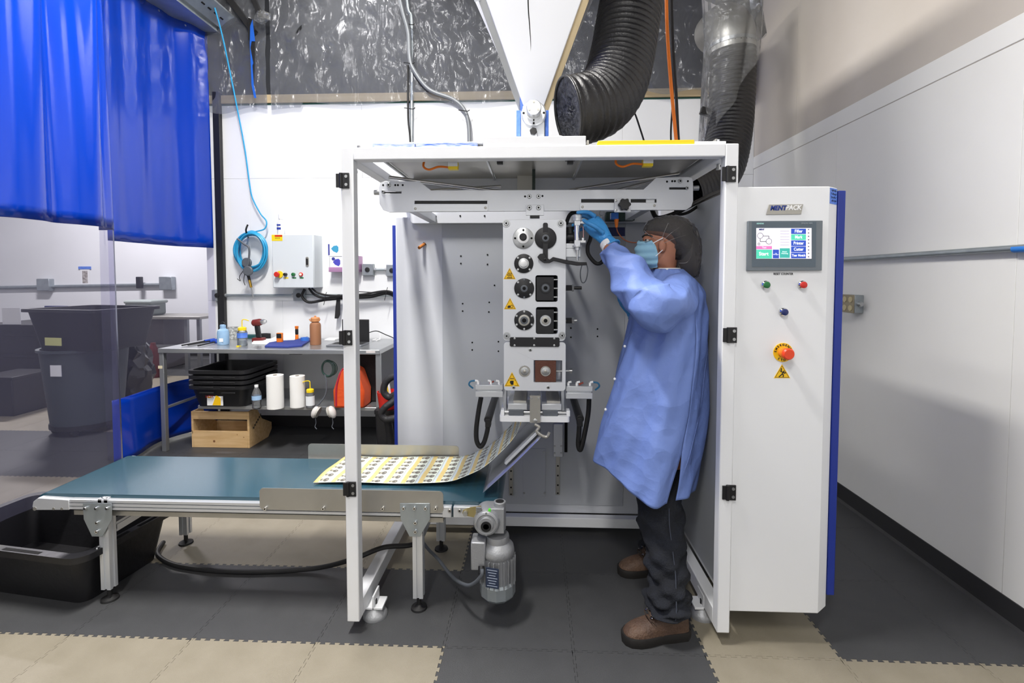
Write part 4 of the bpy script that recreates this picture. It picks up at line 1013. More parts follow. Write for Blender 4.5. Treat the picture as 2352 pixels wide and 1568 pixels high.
def film_mat():
    m = bpy.data.materials.new('printed_film'); m.use_nodes = True; nt = m.node_tree; b = nt.nodes['Principled BSDF']
    b.inputs['Roughness'].default_value = .38
    N = nt.nodes.new; L = nt.links.new
    uv = N('ShaderNodeUVMap'); sep = N('ShaderNodeSeparateXYZ'); L(uv.outputs[0], sep.inputs[0])
    def math_(op, a, b_=None, c_=None):
        n_ = N('ShaderNodeMath'); n_.operation = op
        for i, q in enumerate((a, b_, c_)):
            if q is None: continue
            if isinstance(q, (int, float)): n_.inputs[i].default_value = q
            else: L(q, n_.inputs[i])
        return n_.outputs[0]
    U = math_('FRACT', math_('MULTIPLY', sep.outputs[0], 1.0)); V = math_('FRACT', sep.outputs[1])
    def band(x, c_, w, soft=.02):       # 1 inside |x-c|<w
        d = math_('ABSOLUTE', math_('SUBTRACT', x, c_)); s = N('ShaderNodeMapRange'); s.interpolation_type = 'SMOOTHSTEP'
        L(d, s.inputs[0]); s.inputs[1].default_value = w; s.inputs[2].default_value = w + soft; s.inputs[3].default_value = 1; s.inputs[4].default_value = 0
        return s.outputs[0]
    def ellip(cu, cv, ru, rv):
        du = math_('DIVIDE', math_('SUBTRACT', U, cu), ru); dv = math_('DIVIDE', math_('SUBTRACT', V, cv), rv)
        r = math_('ADD', math_('MULTIPLY', du, du), math_('MULTIPLY', dv, dv)); s = N('ShaderNodeMapRange'); L(r, s.inputs[0])
        s.inputs[1].default_value = .8; s.inputs[2].default_value = 1.1; s.inputs[3].default_value = 1; s.inputs[4].default_value = 0
        return s.outputs[0]
    def mix(f, a, b_):
        n_ = N('ShaderNodeMix'); n_.data_type = 'RGBA'; L(f, n_.inputs[0])
        for k, q in ((6, a), (7, b_)):
            if isinstance(q, tuple): n_.inputs[k].default_value = q
            else: L(q, n_.inputs[k])
        return n_.outputs[2]
    col = mix(band(U, .13, .13, .03), srgb('#dfe9dd'), srgb('#e3c878'))
    col = mix(band(U, .93, .05), col, srgb('#cfdde6'))
    col = mix(band(U, .84, .008), col, srgb('#8d98a0'))
    col = mix(ellip(.42, .5, .16, .26), col, srgb('#a5a294'))
    col = mix(ellip(.62, .5, .15, .36), col, srgb('#514d49'))
    col = mix(ellip(.66, .56, .05, .14), col, srgb('#9a958c'))
    col = mix(ellip(.33, .5, .05, .2), col, srgb('#5a564f'))
    col = mix(band(V, .0, .02, .03), col, srgb('#d3d9cf'))
    no = N('ShaderNodeTexNoise'); no.inputs['Scale'].default_value = 40; L(uv.outputs[0], no.inputs['Vector'])
    rm = math_('MULTIPLY', no.outputs['Fac'], .25)
    col = mix(rm, col, srgb('#b9b49a'))
    L(col, b.inputs['Base Color'])
    M['printed_film'] = m
    return m
film = obj('printed_film', fb, film_mat(), sharp=180, solid=.0006)
uvl = film.data.uv_layers.new(name='UVMap')
for lp_ in film.data.loops:
    i, j = divmod(lp_.vertex_index, NV + 1); uvl.data[lp_.index].uv = (ls[i] / .083, j / NV * 7)
tag(film, 'printed yellow and white film of pouches hanging onto the conveyor belt', 'film')
# red laser dot is a small indicator lying on the belt guard
# ================================================================== HOPPER
YH = 2.45
hp = thing('hopper', 'white square funnel hopper standing on top of the packaging machine', 'hopper', (X_(1225, YH), YH, zt1 + .036))
hb0 = aY(1200, 290, 2.30).z
hcx = X_(1226, YH, 200)
zt_ = 3.15
def hop(z):          # half width at height z
    return .05 + (z - (aY(1225, 235, YH).z)) * .41
z0 = aY(1225, 255, YH).z
rings = []
for z in (z0, zt_, zt_ + .5):
    w = max(.045, hop(min(z, zt_)))
    rings.append([(hcx - w, YH - w, z), (hcx + w, YH - w, z), (hcx + w, YH + w, z), (hcx - w, YH + w, z)])
obj('funnel', B().loft(rings), mat('hopper_white', '#eef0f4', .35, coat=.2), hp, bevel=.003)
# light steel flanges along the funnel edges
for sx_ in (-1, 1):
    for sy_ in (-1,):
        a = Vector((hcx + sx_ * hop(z0), YH + sy_ * hop(z0) , z0)); c_ = Vector((hcx + sx_ * hop(zt_), YH + sy_ * hop(zt_), zt_))
        obj('edge_flange', B().bar(a + Vector((sx_ * .018, .012, 0)), c_ + Vector((sx_ * .018, .012, 0)), .04, .004, up=(0, 1, 0)), 'steel' if sx_ < 0 else mat('flange_tan', '#cbb893', .4, .3), hp)
        pz = aY(1225, 55, YH).z; w = hop(pz)
        obj('side_bracket', B().bar((hcx + sx_ * (w + .045), YH - w - .02, pz), (hcx + sx_ * (w + .12), YH - w - .02, pz + .3), .03, .03), 'alu', hp, bevel=.003)
obj('hopper_string', B().tube([(hcx - .02 + .006 * math.sin(k), YH - hop(z) - .006, z) for k, z in enumerate([aY(1207, 158, 2.30).z + .06 * i for i in range(8)])], .0028), 'black_matte', hp)
# valve below
Yv = 2.25
p = aY(1226, 258, Yv)
vb = obj('valve_body', B().box(p.x - .05, p.x + .05, Yv + .03, Yv + .24, ztop + .037, p.z + .04), 'alu', hp, bevel=.004)
vf = obj('valve_flange', B().lathe([(.055, .03), (.055, .012), (.05, .008)], (p.x, Yv, p.z), 'y', 36), 'alu', hp)
obj('valve_neck', B().lathe([(.034, .010), (.034, -.03)], (p.x, Yv, p.z - .004), 'y', 32), 'chrome', vf)
obj('valve_cap', B().lathe([(.032, -.03), (.032, -.07), (.030, -.072)], (p.x, Yv, p.z), 'y', 32), 'steel', vf)
for a in (90, 210, 330):
    q = Vector((p.x + .022 * math.cos(R(a)), Yv - .072, p.z + .022 * math.sin(R(a)))); obj('cap_bolt', B().cyl(q, q + Vector((0, -.003, 0)), .005, n=10), 'steel_dull', vf)
for a in (0, 180, 270):
    q = Vector((p.x + .045 * math.cos(R(a)), Yv + .009, p.z + .045 * math.sin(R(a)))); obj('flange_bolt', B().cyl(q, q + Vector((0, -.003, 0)), .005, n=10), 'dark_hole', vf)
q = aY(1225, 302, Yv)
kb = obj('clamp_knob', B().cyl(q + Vector((0, .03, 0)), q + Vector((0, -.012, 0)), .017, n=6), 'black_plastic', hp, bevel=.002)
obj('clamp_foot', B().box(q.x - .017, q.x + .017, Yv, Yv + .03, ztop + .037, q.z + .005), 'alu', hp, bevel=.002)
# blue tape strips around the valve
for pts in ([(1194, 220), (1205, 216), (1212, 240), (1200, 262), (1195, 250)], [(1232, 216), (1251, 224), (1244, 250), (1226, 234)]):
    obj('blue_tape', B().prism(poly_px(pts, YH - hop(z0) - .012), YH - hop(z0) - .014, YH - hop(z0) - .012, 'y'), 'tape_blue', hp)
for x0, x1 in ((1186, 1196), (1252, 1260)):
    a, c_ = aY(x0, 253, Yv + .05), aY(x1, 312, Yv + .05); obj('blue_tape', B().box(a.x, c_.x, Yv + .05, Yv + .12, max(c_.z, ztop + .037), a.z), 'tape_blue', hp, bevel=.002)

# ================================================================== DUCTS
def duct(name, pts, r, label, pitch, amp, m, n=28, sub=10):
    P = spline([Vector(p) for p in pts], sub)
    L = [0.0]
    for a, c_ in zip(P, P[1:]): L.append(L[-1] + (c_ - a).length)
    # resample
    step = pitch / 4; k = int(L[-1] / step); Q = []; j = 0
    for i in range(k + 1):
        s_ = i * step
        while j < len(L) - 2 and L[j + 1] < s_: j += 1
        t = (s_ - L[j]) / max(1e-6, L[j + 1] - L[j]); Q.append(P[j].lerp(P[j + 1], min(1, t)))
    rad_ = lambda t: r + amp * (0, 1, 1.4, .7)[int(round(t * k)) % 4]
    o = obj(name, B().tube(Q, rad_, n=n, sub=1, cap=False), m, sharp=60)
    return tag(o, label, 'duct'), Q
mat('duct_black', '#17171a', .42, bump=(120, .25), spec=.6)
Yd = 2.35
d1, Q = duct('flexible_duct', [aY(x, y, Y) for x, y, Y in ((1303, 258, 2.29), (1335, 252, 2.31), (1378, 236, 2.36), (1410, 195, 2.42), (1428, 130, 2.48), (1440, 60, 2.52), (1452, -20, 2.56), (1460, -180, 2.6))], .148, 'fat black flexible duct with its open mouth beside the hopper', .030, .006, 'duct_black')
# mouth of the duct: crumpled liner
d = (Q[1] - Q[0]).normalized(); a = d.orthogonal().normalized(); bb = d.cross(a)
lb = B()
for ring in range(7):
    q = .15 * (1 - ring / 6.2)
    for i in range(28):
        t = 2 * math.pi * i / 28; j = .012 * math.sin(5 * t + ring * 2) * (ring > 0)
        lb.v.append(tuple(Q[0] + d * (.004 + ring * .004 + j * .6) + a * q * math.cos(t) + bb * q * math.sin(t)))
for ring in range(6):
    for i in range(28): lb.f.append((ring * 28 + i, ring * 28 + (i + 1) % 28, (ring + 1) * 28 + (i + 1) % 28, (ring + 1) * 28 + i))
obj('duct_liner', lb, mat('liner', '#55575e', .35, .4, var=(60, 1, '#1b1c20'), bump=(80, 1.0)), d1)
obj('duct_rim', B().tube([Q[0] + a * .152 * math.cos(2 * math.pi * i / 24) + bb * .152 * math.sin(2 * math.pi * i / 24) for i in range(24)], .006, closed=True, sub=2), 'duct_black', d1)
wp = aY(1268, 306, 2.2)
wp = aY(1283, 309, 2.14); wp.z = ztop + .037 + .026
obj('level_sensor', B().ell(wp, .034, .03, .026, 18, 10), 'white_plastic', hp)
d2, Q2 = duct('flexible_duct', [aY(x, y, Y) for x, y, Y in ((1682, 105, 3.9), (1683, 160, 3.9), (1680, 240, 3.88), (1672, 320, 3.82), (1655, 385, 3.72), (1620, 425, 3.6), (1570, 445, 3.5))], .158, 'long black flexible duct hanging in the corner by the beige wall', .034, .005, 'duct_black', n=24)
d = (Q2[0] - Q2[1]).normalized()
c0 = Q2[0]
obj('duct_collar', B().tube([c0 - d * .05, c0 + d * .0, c0 + d * .06, c0 + d * .13 + Vector((.0, .04, 0)), c0 + d * .22 + Vector((0.0, .16, 0)), c0 + d * .25 + Vector((0, .35, 0))], .165, n=28, sub=4), 'steel_dull', d2)
obj('collar_clamp', B().tube([c0 - d * .012, c0 + d * .012], .170, n=28, sub=1), 'steel', d2)
pb = aY(1622, 257, 3.85)
obj('damper_handle', B().obox(pb, (.9, 0, -.3), (0, 1, 0), (.3, 0, .9), .045, .02, .028), 'black_plastic', d2, bevel=.004)
# plastic wrap around the collar
def wrapfn(u, v):
    t = 2 * math.pi * u; z = c0.z + .42 - v * 1.15
    r = .19 + .05 * v * abs(math.sin(3 * t + 2 * v)) + .10 * max(0, .3 - v)
    cut = .35 + .65 * (0.5 - .5 * math.cos(t + 2.0))
    z = c0.z + .42 - v * (.35 + .85 * (.5 + .5 * math.cos(t - math.pi)))
    return (c0.x + r * math.cos(t) + .012 * math.sin(9 * t + 6 * v), c0.y + r * math.sin(t) + .012 * math.cos(11 * t + 5 * v), z)
tag(obj('plastic_wrap', B().grid(wrapfn, 48, 18, wrap=True), 'poly_wrap', sharp=180), 'torn clear plastic wrapped around the duct collar in the corner', 'plastic sheet')
# orange and black cables hanging from the ceiling
for nm, pts, r, m, lab in (('hanging_cable', ((1530, -60, 3.2), (1532, 60, 3.2), (1540, 180, 3.2), (1551, 300, 3.2), (1560, 400, 3.2), (1562, 440, 3.2)), .011, 'orange', 'orange cable hanging from the ceiling behind the machine'),
                           ('hanging_cable', ((1540, -60, 3.24), (1545, 100, 3.24), (1553, 220, 3.24), (1558, 320, 3.24), (1566, 400, 3.24), (1570, 440, 3.24)), .010, 'black_rubber', 'thick black cable hanging beside the orange cable'),
                           ('hanging_cable', ((1536, -60, 3.28), (1541, 60, 3.28), (1546, 200, 3.28), (1541, 300, 3.28), (1543, 340, 3.28), (1550, 400, 3.28)), .006, 'black_rubber', 'thin black cable hanging behind the orange cable'),
                           ('hanging_cable', ((1430, -80, 3.5), (1436, 120, 3.5), (1448, 235, 3.5), (1460, 265, 3.5), (1470, 295, 3.5), (1478, 320, 3.5), (1490, 360, 3.5)), .006, 'black_rubber', 'short black cable dropping from the fat duct to the machine roof')):
    tag(obj(nm, B().tube([aY(*q) for q in pts], r), m), lab, 'cable')
# ================================================================== CURTAIN
ZCT = 3.74
def plan_curtain(pts, sub=10):
    return spline([Vector((x, y, 0)) for x, y in pts], sub)
def curtain_strip(name, plan, z0, z1, m, parent, fold, nv=14, y0=None, y1=None, hang=None, solid=.0012):
    n = len(plan); L = [0.0]
    for a, c_ in zip(plan, plan[1:]): L.append(L[-1] + (c_ - a).length)
    b = B()
    for j in range(nv + 1):
        v = j / nv; z = z0 + (z1 - z0) * v
        for i, p in enumerate(plan):
            d = (plan[min(i + 1, n - 1)] - plan[max(i - 1, 0)]).normalized(); nn = Vector((d.y, -d.x, 0))
            q = p + nn * fold(L[i], z)
            b.v.append((q.x, q.y, z + (hang(L[i]) * (1 - v) if hang else 0)))
    for j in range(nv):
        for i in range(n - 1): b.f.append((j * n + i, j * n + i + 1, (j + 1) * n + i + 1, (j + 1) * n + i))
    return obj(name, b, m, parent, sharp=180, solid=solid)
def fold1(s, z):
    k = max(0, (z - 1.2)) / 2.2
    return (.012 + .042 * k) * math.sin(19 * s + .6 * math.sin(3 * s)) + .024 * k * math.sin(41 * s + 1 + .8 * z) + .010 * math.sin(7 * s + z)
def fold2(s, z):
    k = max(0, (z - 1.0)) / 2.6
    return .014 * math.sin(6.5 * s + .8) + .012 * k * math.sin(23 * s) + .004 * math.sin(13 * s + z * .7)
P1 = plan_curtain([(-2.50, .9), (-2.46, 1.4), (-2.46, 1.9), (-2.45, 2.4), (-2.45, 2.74), (-2.47, 2.84), (-2.53, 2.89), (-2.62, 2.90)], 16)
P2 = plan_curtain([(-3.19, 3.60), (-3.19, 3.7), (-3.19, 3.9), (-3.17, 4.3), (-3.06, 4.64)], 18)
c1 = thing('strip_curtain', 'blue vinyl curtain with clear window by the conveyor end, curling at its edge', 'curtain', (-2.46, 2.0, .3))
curtain_strip('blue_cloth', P1, 1.745, ZCT, 'curtain_blue', c1, fold1, 30)
curtain_strip('hem', P1, 1.742, 1.80, 'curtain_blue', c1, lambda s, z: fold1(s, z) - .003, 3)
curtain_strip('clear_window', P1, .33, 1.748, 'vinyl', c1, fold1, 16, solid=0)
c2 = thing('strip_curtain', 'blue vinyl curtain reaching the back wall, with clear window and blue hem', 'curtain', (-3.0, 3.7, .02))
curtain_strip('blue_cloth', P2, 1.73, ZCT, 'curtain_blue', c2, fold2, 24)
curtain_strip('clear_window', P2, .52, 1.733, 'vinyl', c2, fold2, 14, solid=0)
curtain_strip('blue_hem', P2, .03, .522, 'curtain_blue', c2, lambda s, z: fold2(s, z) + (.52 - z) * .05 * math.sin(9 * s) - .01, 10)
# loose corner of clear vinyl lying over the conveyor end
tk = thing('curtain_track', 'grey slotted steel channel carrying the blue curtain under the ceiling', 'curtain track', (-2.95, 3.6, ZCT))
tb_ = B().box(-3.2, -2.95, 2.6, 4.68, ZCT + .0, ZCT + .012).box(-3.2, -3.19, 2.6, 4.68, ZCT + .012, ZCT + .08).box(-2.96, -2.95, 2.6, 4.68, ZCT + .012, ZCT + .08)
obj('channel', tb_, 'galv', tk)
ch_ = B().prism([(-2.92, ZCT + .03), (-2.78, ZCT + .12), (-2.78, ZCT + .135), (-2.92, ZCT + .045)], 2.6, 4.66, 'y')
obj('slotted_angle', ch_, 'galv', tk)
for k in range(22):
    y = 2.75 + k * .085; obj('slot', B().obox((-2.85, y, ZCT + .0735), (.84, 0, .54), (0, 1, 0), (-.54, 0, .84), .007, .02, .003), 'dark_hole', tk)
for k in range(4):
    p = Vector((-3.15 + (.05 if k == 3 else 0), 3.65 + k * .25, ZCT - .05)); obj('grommet', B().cyl(p, p + Vector((.006, 0, 0)), .008, n=12), 'chrome', tk)
# pole at the wall end of the curtain
tag(obj('curtain_pole', B().box(-3.03, -2.965, 4.645, 4.69, .0, 3.2), 'black_plastic', bevel=.003), 'slim black post at the back wall holding the curtain edge', 'post')
# beams under the ceiling at the top left
for nm, pts, w in (('roof_purlin', ((500, -40, 4.6), (585, 75, 4.6)), .05), ('roof_purlin', ((560, -60, 4.62), (600, 40, 4.62)), .04)):
    tag(obj(nm, B().bar(aY(*pts[0]), aY(*pts[1]), w, w), 'black_matte'), 'dark steel bracing bar ending at the plastic sheet corner' if w > .045 else 'thin dark bracing bar near the knotted plastic', 'beam')
tp = thing('tape_strip', 'dangling strip of blue and black tape down the plastic sheet', 'tape', aY(580, 230, 4.55))
obj('black_tape', B().prism(poly_px([(570, 40), (580, 45), (578, 92), (586, 95), (585, 150), (582, 195), (578, 195), (580, 150), (576, 96), (570, 92)], 4.56), 4.558, 4.56, 'y'), 'ink', tp)
obj('blue_tape', B().prism(poly_px([(580, 45), (586, 95), (578, 95), (575, 110), (582, 145), (580, 150), (583, 195), (589, 225), (584, 225), (578, 195), (574, 100), (575, 60)], 4.555), 4.553, 4.555, 'y'), mat('tape_deep', '#1d5fc4', .5), tp)
kn = B().ell(aY(604, 38, 4.55), .07, .03, .05, 14, 8)
kn.v = [(x + random.uniform(-.02, .02), y, z + random.uniform(-.02, .02)) for x, y, z in kn.v]
tag(obj('plastic_knot', kn, 'poly_wrap'), 'bunched knot of clear plastic tied under the ceiling', 'plastic sheet')

# ================================================================== WALL FITTINGS
YWf = YW - .001
# blue air line from the ceiling to the coil
ln_ = obj('air_line', B().tube([aY(x, y, Y) for x, y, Y in ((470, -60, 4.3), (505, 60, 4.45), (525, 150, 4.55), (545, 250, 4.62), (562, 340, 4.64), (573, 420, 4.64), (580, 455, 4.64), (598, 490, 4.64), (612, 508, 4.62), (608, 525, 4.61), (590, 531, 4.6), (572, 535, 4.59))], .0065, sub=8), mat('air_blue', '#2f9fd0', .35), None)
tag(ln_, 'long light blue air line dropping from the ceiling to the coil', 'hose')
hc = thing('hose_coil', 'coiled light blue air hose hanging on a wall hook', 'hose coil', aY(577, 610, 4.6))
random.seed(3)
for k in range(9):
    cx_, cy_ = 577 + random.uniform(-4, 4), 577 + random.uniform(-4, 4); ra, rb = random.uniform(27, 38), random.uniform(36, 44); Y = 4.66 - .011 * k
    obj('hose_turn', B().tube([aY(cx_ + ra * math.cos(t), cy_ + rb * math.sin(t), Y + .01 * math.sin(t)) for t in [i * math.pi / 8 for i in range(16)]], .0085, closed=True, sub=3, n=8), 'air_blue', hc)
obj('wall_hook', B().tube([aY(569, 516, 4.55), aY(565, 528, 4.54), aY(568, 540, 4.6), aY(570, 545, 4.698)], .008), 'black_plastic', hc)
em = thing('earmuff', 'grey ear defenders hanging over the blue hose coil', 'ear defenders', aY(568, 640, 4.5))
obj('band', B().tube([aY(x, y, 4.53) for x, y in ((545, 548), (560, 560), (572, 570), (571, 600), (568, 612))], .009), 'grey_plastic', em)
for cx_, cy_, Y in ((566, 603, 4.55), (569, 622, 4.5)):
    p = aY(cx_, cy_, Y); cup = obj('ear_cup', B().lathe([(.03, 0), (.045, -.012), (.052, -.03), (.044, -.042), (.0, -.046)], (0, 0, 0), 'y', 24), mat('cup_grey', '#b0aea6', .5), em, loc=p)
    cup.data.transform(Matrix.Translation(p) @ Matrix.Diagonal((1.1, 1, .8, 1)) if False else Matrix.Diagonal((1.1, 1, .75, 1)))
    obj('ear_cushion', B().lathe([(.038, .016), (.046, .008), (.046, -.004), (.038, -.010)], p + Vector((0, .004, 0)), 'y', 24), 'grey_plastic', em)
for pts in (((560, 620), (550, 635), (552, 645), (545, 640)), ((562, 628), (560, 645), (563, 655))):
    obj('cord', B().tube([aY(x, y, 4.53) for x, y in pts], .003, n=6), 'black_matte', em)
bg = thing('air_gun', 'brass tipped air nozzle dangling below the blue hose coil', 'nozzle', aY(582, 688, 4.55))
obj('grip', B().cyl(aY(569, 628, 4.55), aY(573, 643, 4.55), .013), 'black_plastic', bg)
obj('brass_coupling', B().cyl(aY(573, 643, 4.55), aY(577, 660, 4.55), .012, n=8), mat('brass', '#b08d3c', .3, .9), bg)
obj('nozzle', B().cyl(aY(577, 660, 4.55), aY(582, 686, 4.55), .007, .004), 'steel', bg)
# electrical box
a, c_ = aY(624, 538, 4.5), aY(721, 661, 4.5)
eb = thing('electrical_box', 'pale grey wall electrical box with red stop knob and lamps', 'electrical box', ((a.x + c_.x) / 2, 4.6, c_.z))
obj('enclosure', B().box(a.x, c_.x, 4.515, YWf, c_.z, a.z), mat('enclosure', '#d4dbe0', .45), eb, bevel=.006)
dr = obj('door', B().box(a.x + .002, c_.x - .002, 4.5, 4.514, c_.z + .002, a.z - .002), 'enclosure', eb, bevel=.005)
p = aY(706, 601, 4.5); lk = obj('latch', B().prism(rrect(p.x - .014, p.x + .014, p.z - .045, p.z + .045, .0135), 4.494, 4.5, 'y'), 'steel_dull', dr)
obj('latch_grip', B().prism(rrect(p.x - .008, p.x + .008, p.z - .03, p.z + .03, .0075), 4.490, 4.4945, 'y'), 'black_plastic', dr)
a2, c2 = aY(624, 539, 4.5), aY(649, 553, 4.5)
st = obj('warning_label', B().box(a2.x, c2.x, 4.4985, 4.4995, c2.z, a2.z), 'yellow', dr)
obj('label_header', B().box(a2.x + .03, c2.x - .002, 4.4975, 4.4985, a2.z - .018, a2.z - .003), 'red', dr)
obj('label_print', B().box(a2.x + .034, a2.x + .040, 4.4975, 4.4985, a2.z - .034, a2.z - .026).box(a2.x + .046, a2.x + .052, 4.4975, 4.4985, a2.z - .034, a2.z - .026).box(a2.x + .058, a2.x + .064, 4.4975, 4.4985, a2.z - .034, a2.z - .026).box(a2.x + .070, a2.x + .076, 4.4975, 4.4985, a2.z - .034, a2.z - .026), 'ink', dr)
for px, m, r, h in ((641, 'red', .026, .05), (657, 'black_plastic', .014, .03), (675, 'green', .016, .02), (692, 'red', .018, .012)):
    p = aY(px, 630, 4.5)
    if px == 641:
        obj('stop_ring', B().cyl(p + Vector((.008, 0, 0)), p + Vector((.008, -.01, 0)), .032, n=24), 'yellow', dr); obj('stop_knob', B().lathe([(.012, -.01), (.012, -.03), (.024, -.034), (.024, -.05), (.02, -.054)], p, 'y', 24), 'red', dr)
    else:
        k = obj('switch' if px == 657 else 'lamp', B().lathe([(r, 0), (r, -h), (r * .8, -h - .002)], p, 'y', 20), m, dr)
        if px == 692: obj('lamp_lens', B().cyl(p + Vector((0, -.012, 0)), p + Vector((0, -.018, 0)), .011, n=16), mat('lens', '#ffe9d8', .3), dr)
        t = aY(px + 1, 638, 4.5); obj('tag_plate', B().box(t.x - .018, t.x + .018, 4.4985, 4.4995, t.z - .006, t.z + .006), 'yellow' if px == 657 else 'green', dr)
# bottle standing on the box
p = aY(645, 538, 4.6); p.z = a.z + .0005
bt = thing('spray_bottle', 'white plastic bottle with blue label standing on the electrical box', 'bottle', p)
obj('bottle_body', B().lathe([(.026, 0), (.03, .006), (.03, .10), (.024, .125), (.014, .14), (.014, .15)], p, 'z', 24), 'white_plastic', bt)
obj('bottle_cap', B().lathe([(.019, .15), (.019, .19), (.016, .195)], p, 'z', 20), 'white_plastic', bt)
obj('bottle_label', B().box(p.x - .022, p.x + .014, p.y - .0315, p.y - .028, p.z + .085, p.z + .10).box(p.x - .022, p.x + .016, p.y - .0315, p.y - .028, p.z + .05, p.z + .07), mat('label_blue', '#2a3f9a', .5), bt)
# mask box holder
a, c_ = aY(753, 558, 4.6), aY(822, 622, 4.6); zmid = aY(753, 589, 4.6).z
for z0_, z1_, lab, col in ((zmid + .002, a.z, 'white face mask carton on the wall, upper of the pair', '#3f9cc4'), (c_.z + .012, zmid - .002, 'white face mask carton on the wall, lower of the pair', '#4a48b8')):
    bx = thing('mask_carton', lab, 'carton', ((a.x + c_.x) / 2, 4.62, z0_))
    up = col == '#3f9cc4'; xa, xb = (a.x, c_.x - .06) if up else (a.x + .015, c_.x - .02)
    obj('carton', B().box(xa, xb, 4.60, 4.69, z0_, z1_), mat('carton_white', '#eef0f6', .5), bx, bevel=.002)
    pts = [(.03, .07), (.05, .045), (.085, .03), (.1, .05), (.1, .085), (.085, .10), (.055, .095)]
    obj('mask_print', B().prism([(xa + x, z0_ + .002 + y) for x, y in pts], 4.599, 4.6, 'y'), mat('print' + col, col, .5), bx)
    obj('side_print', B().box(xa + .002, xa + .016, 4.599, 4.6, z0_ + .01, z1_ - .01) if up else B().cyl((xa + .035, 4.6, z1_ - .02), (xa + .035, 4.599, z1_ - .02), .016, n=16), mat('print_navy', '#3a3f93' if up else '#2f8fc9', .5), bx)
hd = thing('carton_holder', 'clear pink tinted holder under the mask cartons', 'holder', ((a.x + c_.x) / 2, 4.62, c_.z))
obj('tray', B().box(a.x + .01, c_.x + .01, 4.585, 4.595, c_.z - .01, c_.z + .035).box(a.x + .01, c_.x + .01, 4.595, 4.698, c_.z - .01, c_.z + .010), mat('pink_clear', '#d9a8d6', .3, trans=.5), hd, bevel=.001)
obj('tray_end', B().box(c_.x + .002, c_.x + .012, 4.585, 4.698, c_.z + .01, c_.z + .14), 'pink_clear', hd, bevel=.001)
# junction boxes and conduit
def jbox(px, py, Y, label, w=.055, grp=None):
    p = aY(px, py, Y - .05); t = thing('junction_box', label, 'junction box', (p.x, Y - .03, p.z - w))
    obj('box', B().box(p.x - w, p.x + w, Y - .048, Y - .0005, p.z - w, p.z + w), 'galv', t, bevel=.004)
    obj('cover', B().box(p.x - w + .002, p.x + w - .002, Y - .052, Y - .0485, p.z - w + .002, p.z + w - .002), mat('cover_grey', '#8f959b', .45, .4), t, bevel=.002)
    obj('outlet', B().lathe([(.022, 0), (.022, -.008), (.016, -.009)], (p.x, Y - .052, p.z), 'y', 20), 'black_plastic', t)
    for sx_ in (-1, 1):
        for sz in (-1, 1): obj('screw', B().cyl((p.x + sx_ * (w - .01), Y - .052, p.z + sz * (w - .01)), (p.x + sx_ * (w - .01), Y - .0535, p.z + sz * (w - .01)), .005, n=8), 'steel', t)
    return p
j1 = jbox(499, 678, YW, 'grey junction box beside the black curtain post')
j2 = jbox(686, 678, YW, 'grey junction box under the electrical box')
j3 = jbox(844, 619, YW, 'grey junction box on the short conduit, beside the mask cartons')
j4 = jbox(900, 621, YW, 'grey junction box half hidden by the machine side')
for (p, q, lab) in ((j1, j2, 'horizontal steel conduit on the wall between two low junction boxes'), (j3, j4, 'short steel conduit between the upper junction boxes')):
    t = obj('conduit', B().cyl((p.x + .056, YW - .028, p.z), (q.x - .056, YW - .028, p.z), .0125, n=14), 'galv'); tag(t, lab, 'conduit')
    for px_ in (p.x + .065, q.x - .065): obj('connector', B().cyl((px_ - .008, YW - .028, p.z), (px_ + .012, YW - .028, p.z), .018, n=8), 'steel', t)
t = obj('conduit', B().cyl((j2.x + .056, YW - .028, j2.z), (-.8, YW - .028, j2.z), .0125, n=14), 'galv'); tag(t, 'horizontal steel conduit running behind the black cable bundle', 'conduit')
# black cable bundle
for k, (pts, r, lab) in enumerate(((((700, 664, 4.62), (694, 680, 4.6), (710, 694, 4.6), (750, 688, 4.62), (800, 684, 4.64), (850, 682, 4.64), (885, 674, 4.62), (905, 680, 4.6), (925, 700, 4.6)), .013, 'lowest black cable looping from the electrical box to the machine'),
                      (((710, 662, 4.6), (722, 676, 4.58), (745, 684, 4.58), (790, 680, 4.6), (850, 678, 4.6), (885, 671, 4.6), (905, 676, 4.6), (925, 690, 4.6)), .011, 'middle black cable from the electrical box to the machine'),
                      (((716, 662, 4.57), (735, 674, 4.56), (770, 679, 4.56), (830, 676, 4.57), (884, 668, 4.57), (908, 674, 4.57), (925, 684, 4.57)), .009, 'upper black cable from the electrical box to the machine'),
                      (((800, 668, 4.66), (850, 671, 4.66), (890, 671, 4.66), (925, 672, 4.66)), .004, 'thin black wire above the cable bundle'))):
    t = obj('black_cable', B().tube([aY(*q) for q in pts], r), 'black_rubber'); tag(t, lab, 'cable')
for px, py in ((748, 683), (888, 672)):
    p = aY(px, py, 4.56); t = obj('cable_tie', B().tube([p + Vector((.01, 0, .05)), p + Vector((.003, -.012, .02)), p + Vector((-.003, -.014, -.02)), p + Vector((-.02, 0, -.07))], .003, n=6), 'black_matte'); tag(t, 'black cable tie on the bundle ' + ('near the electrical box' if px < 800 else 'near the machine side'), 'cable tie')
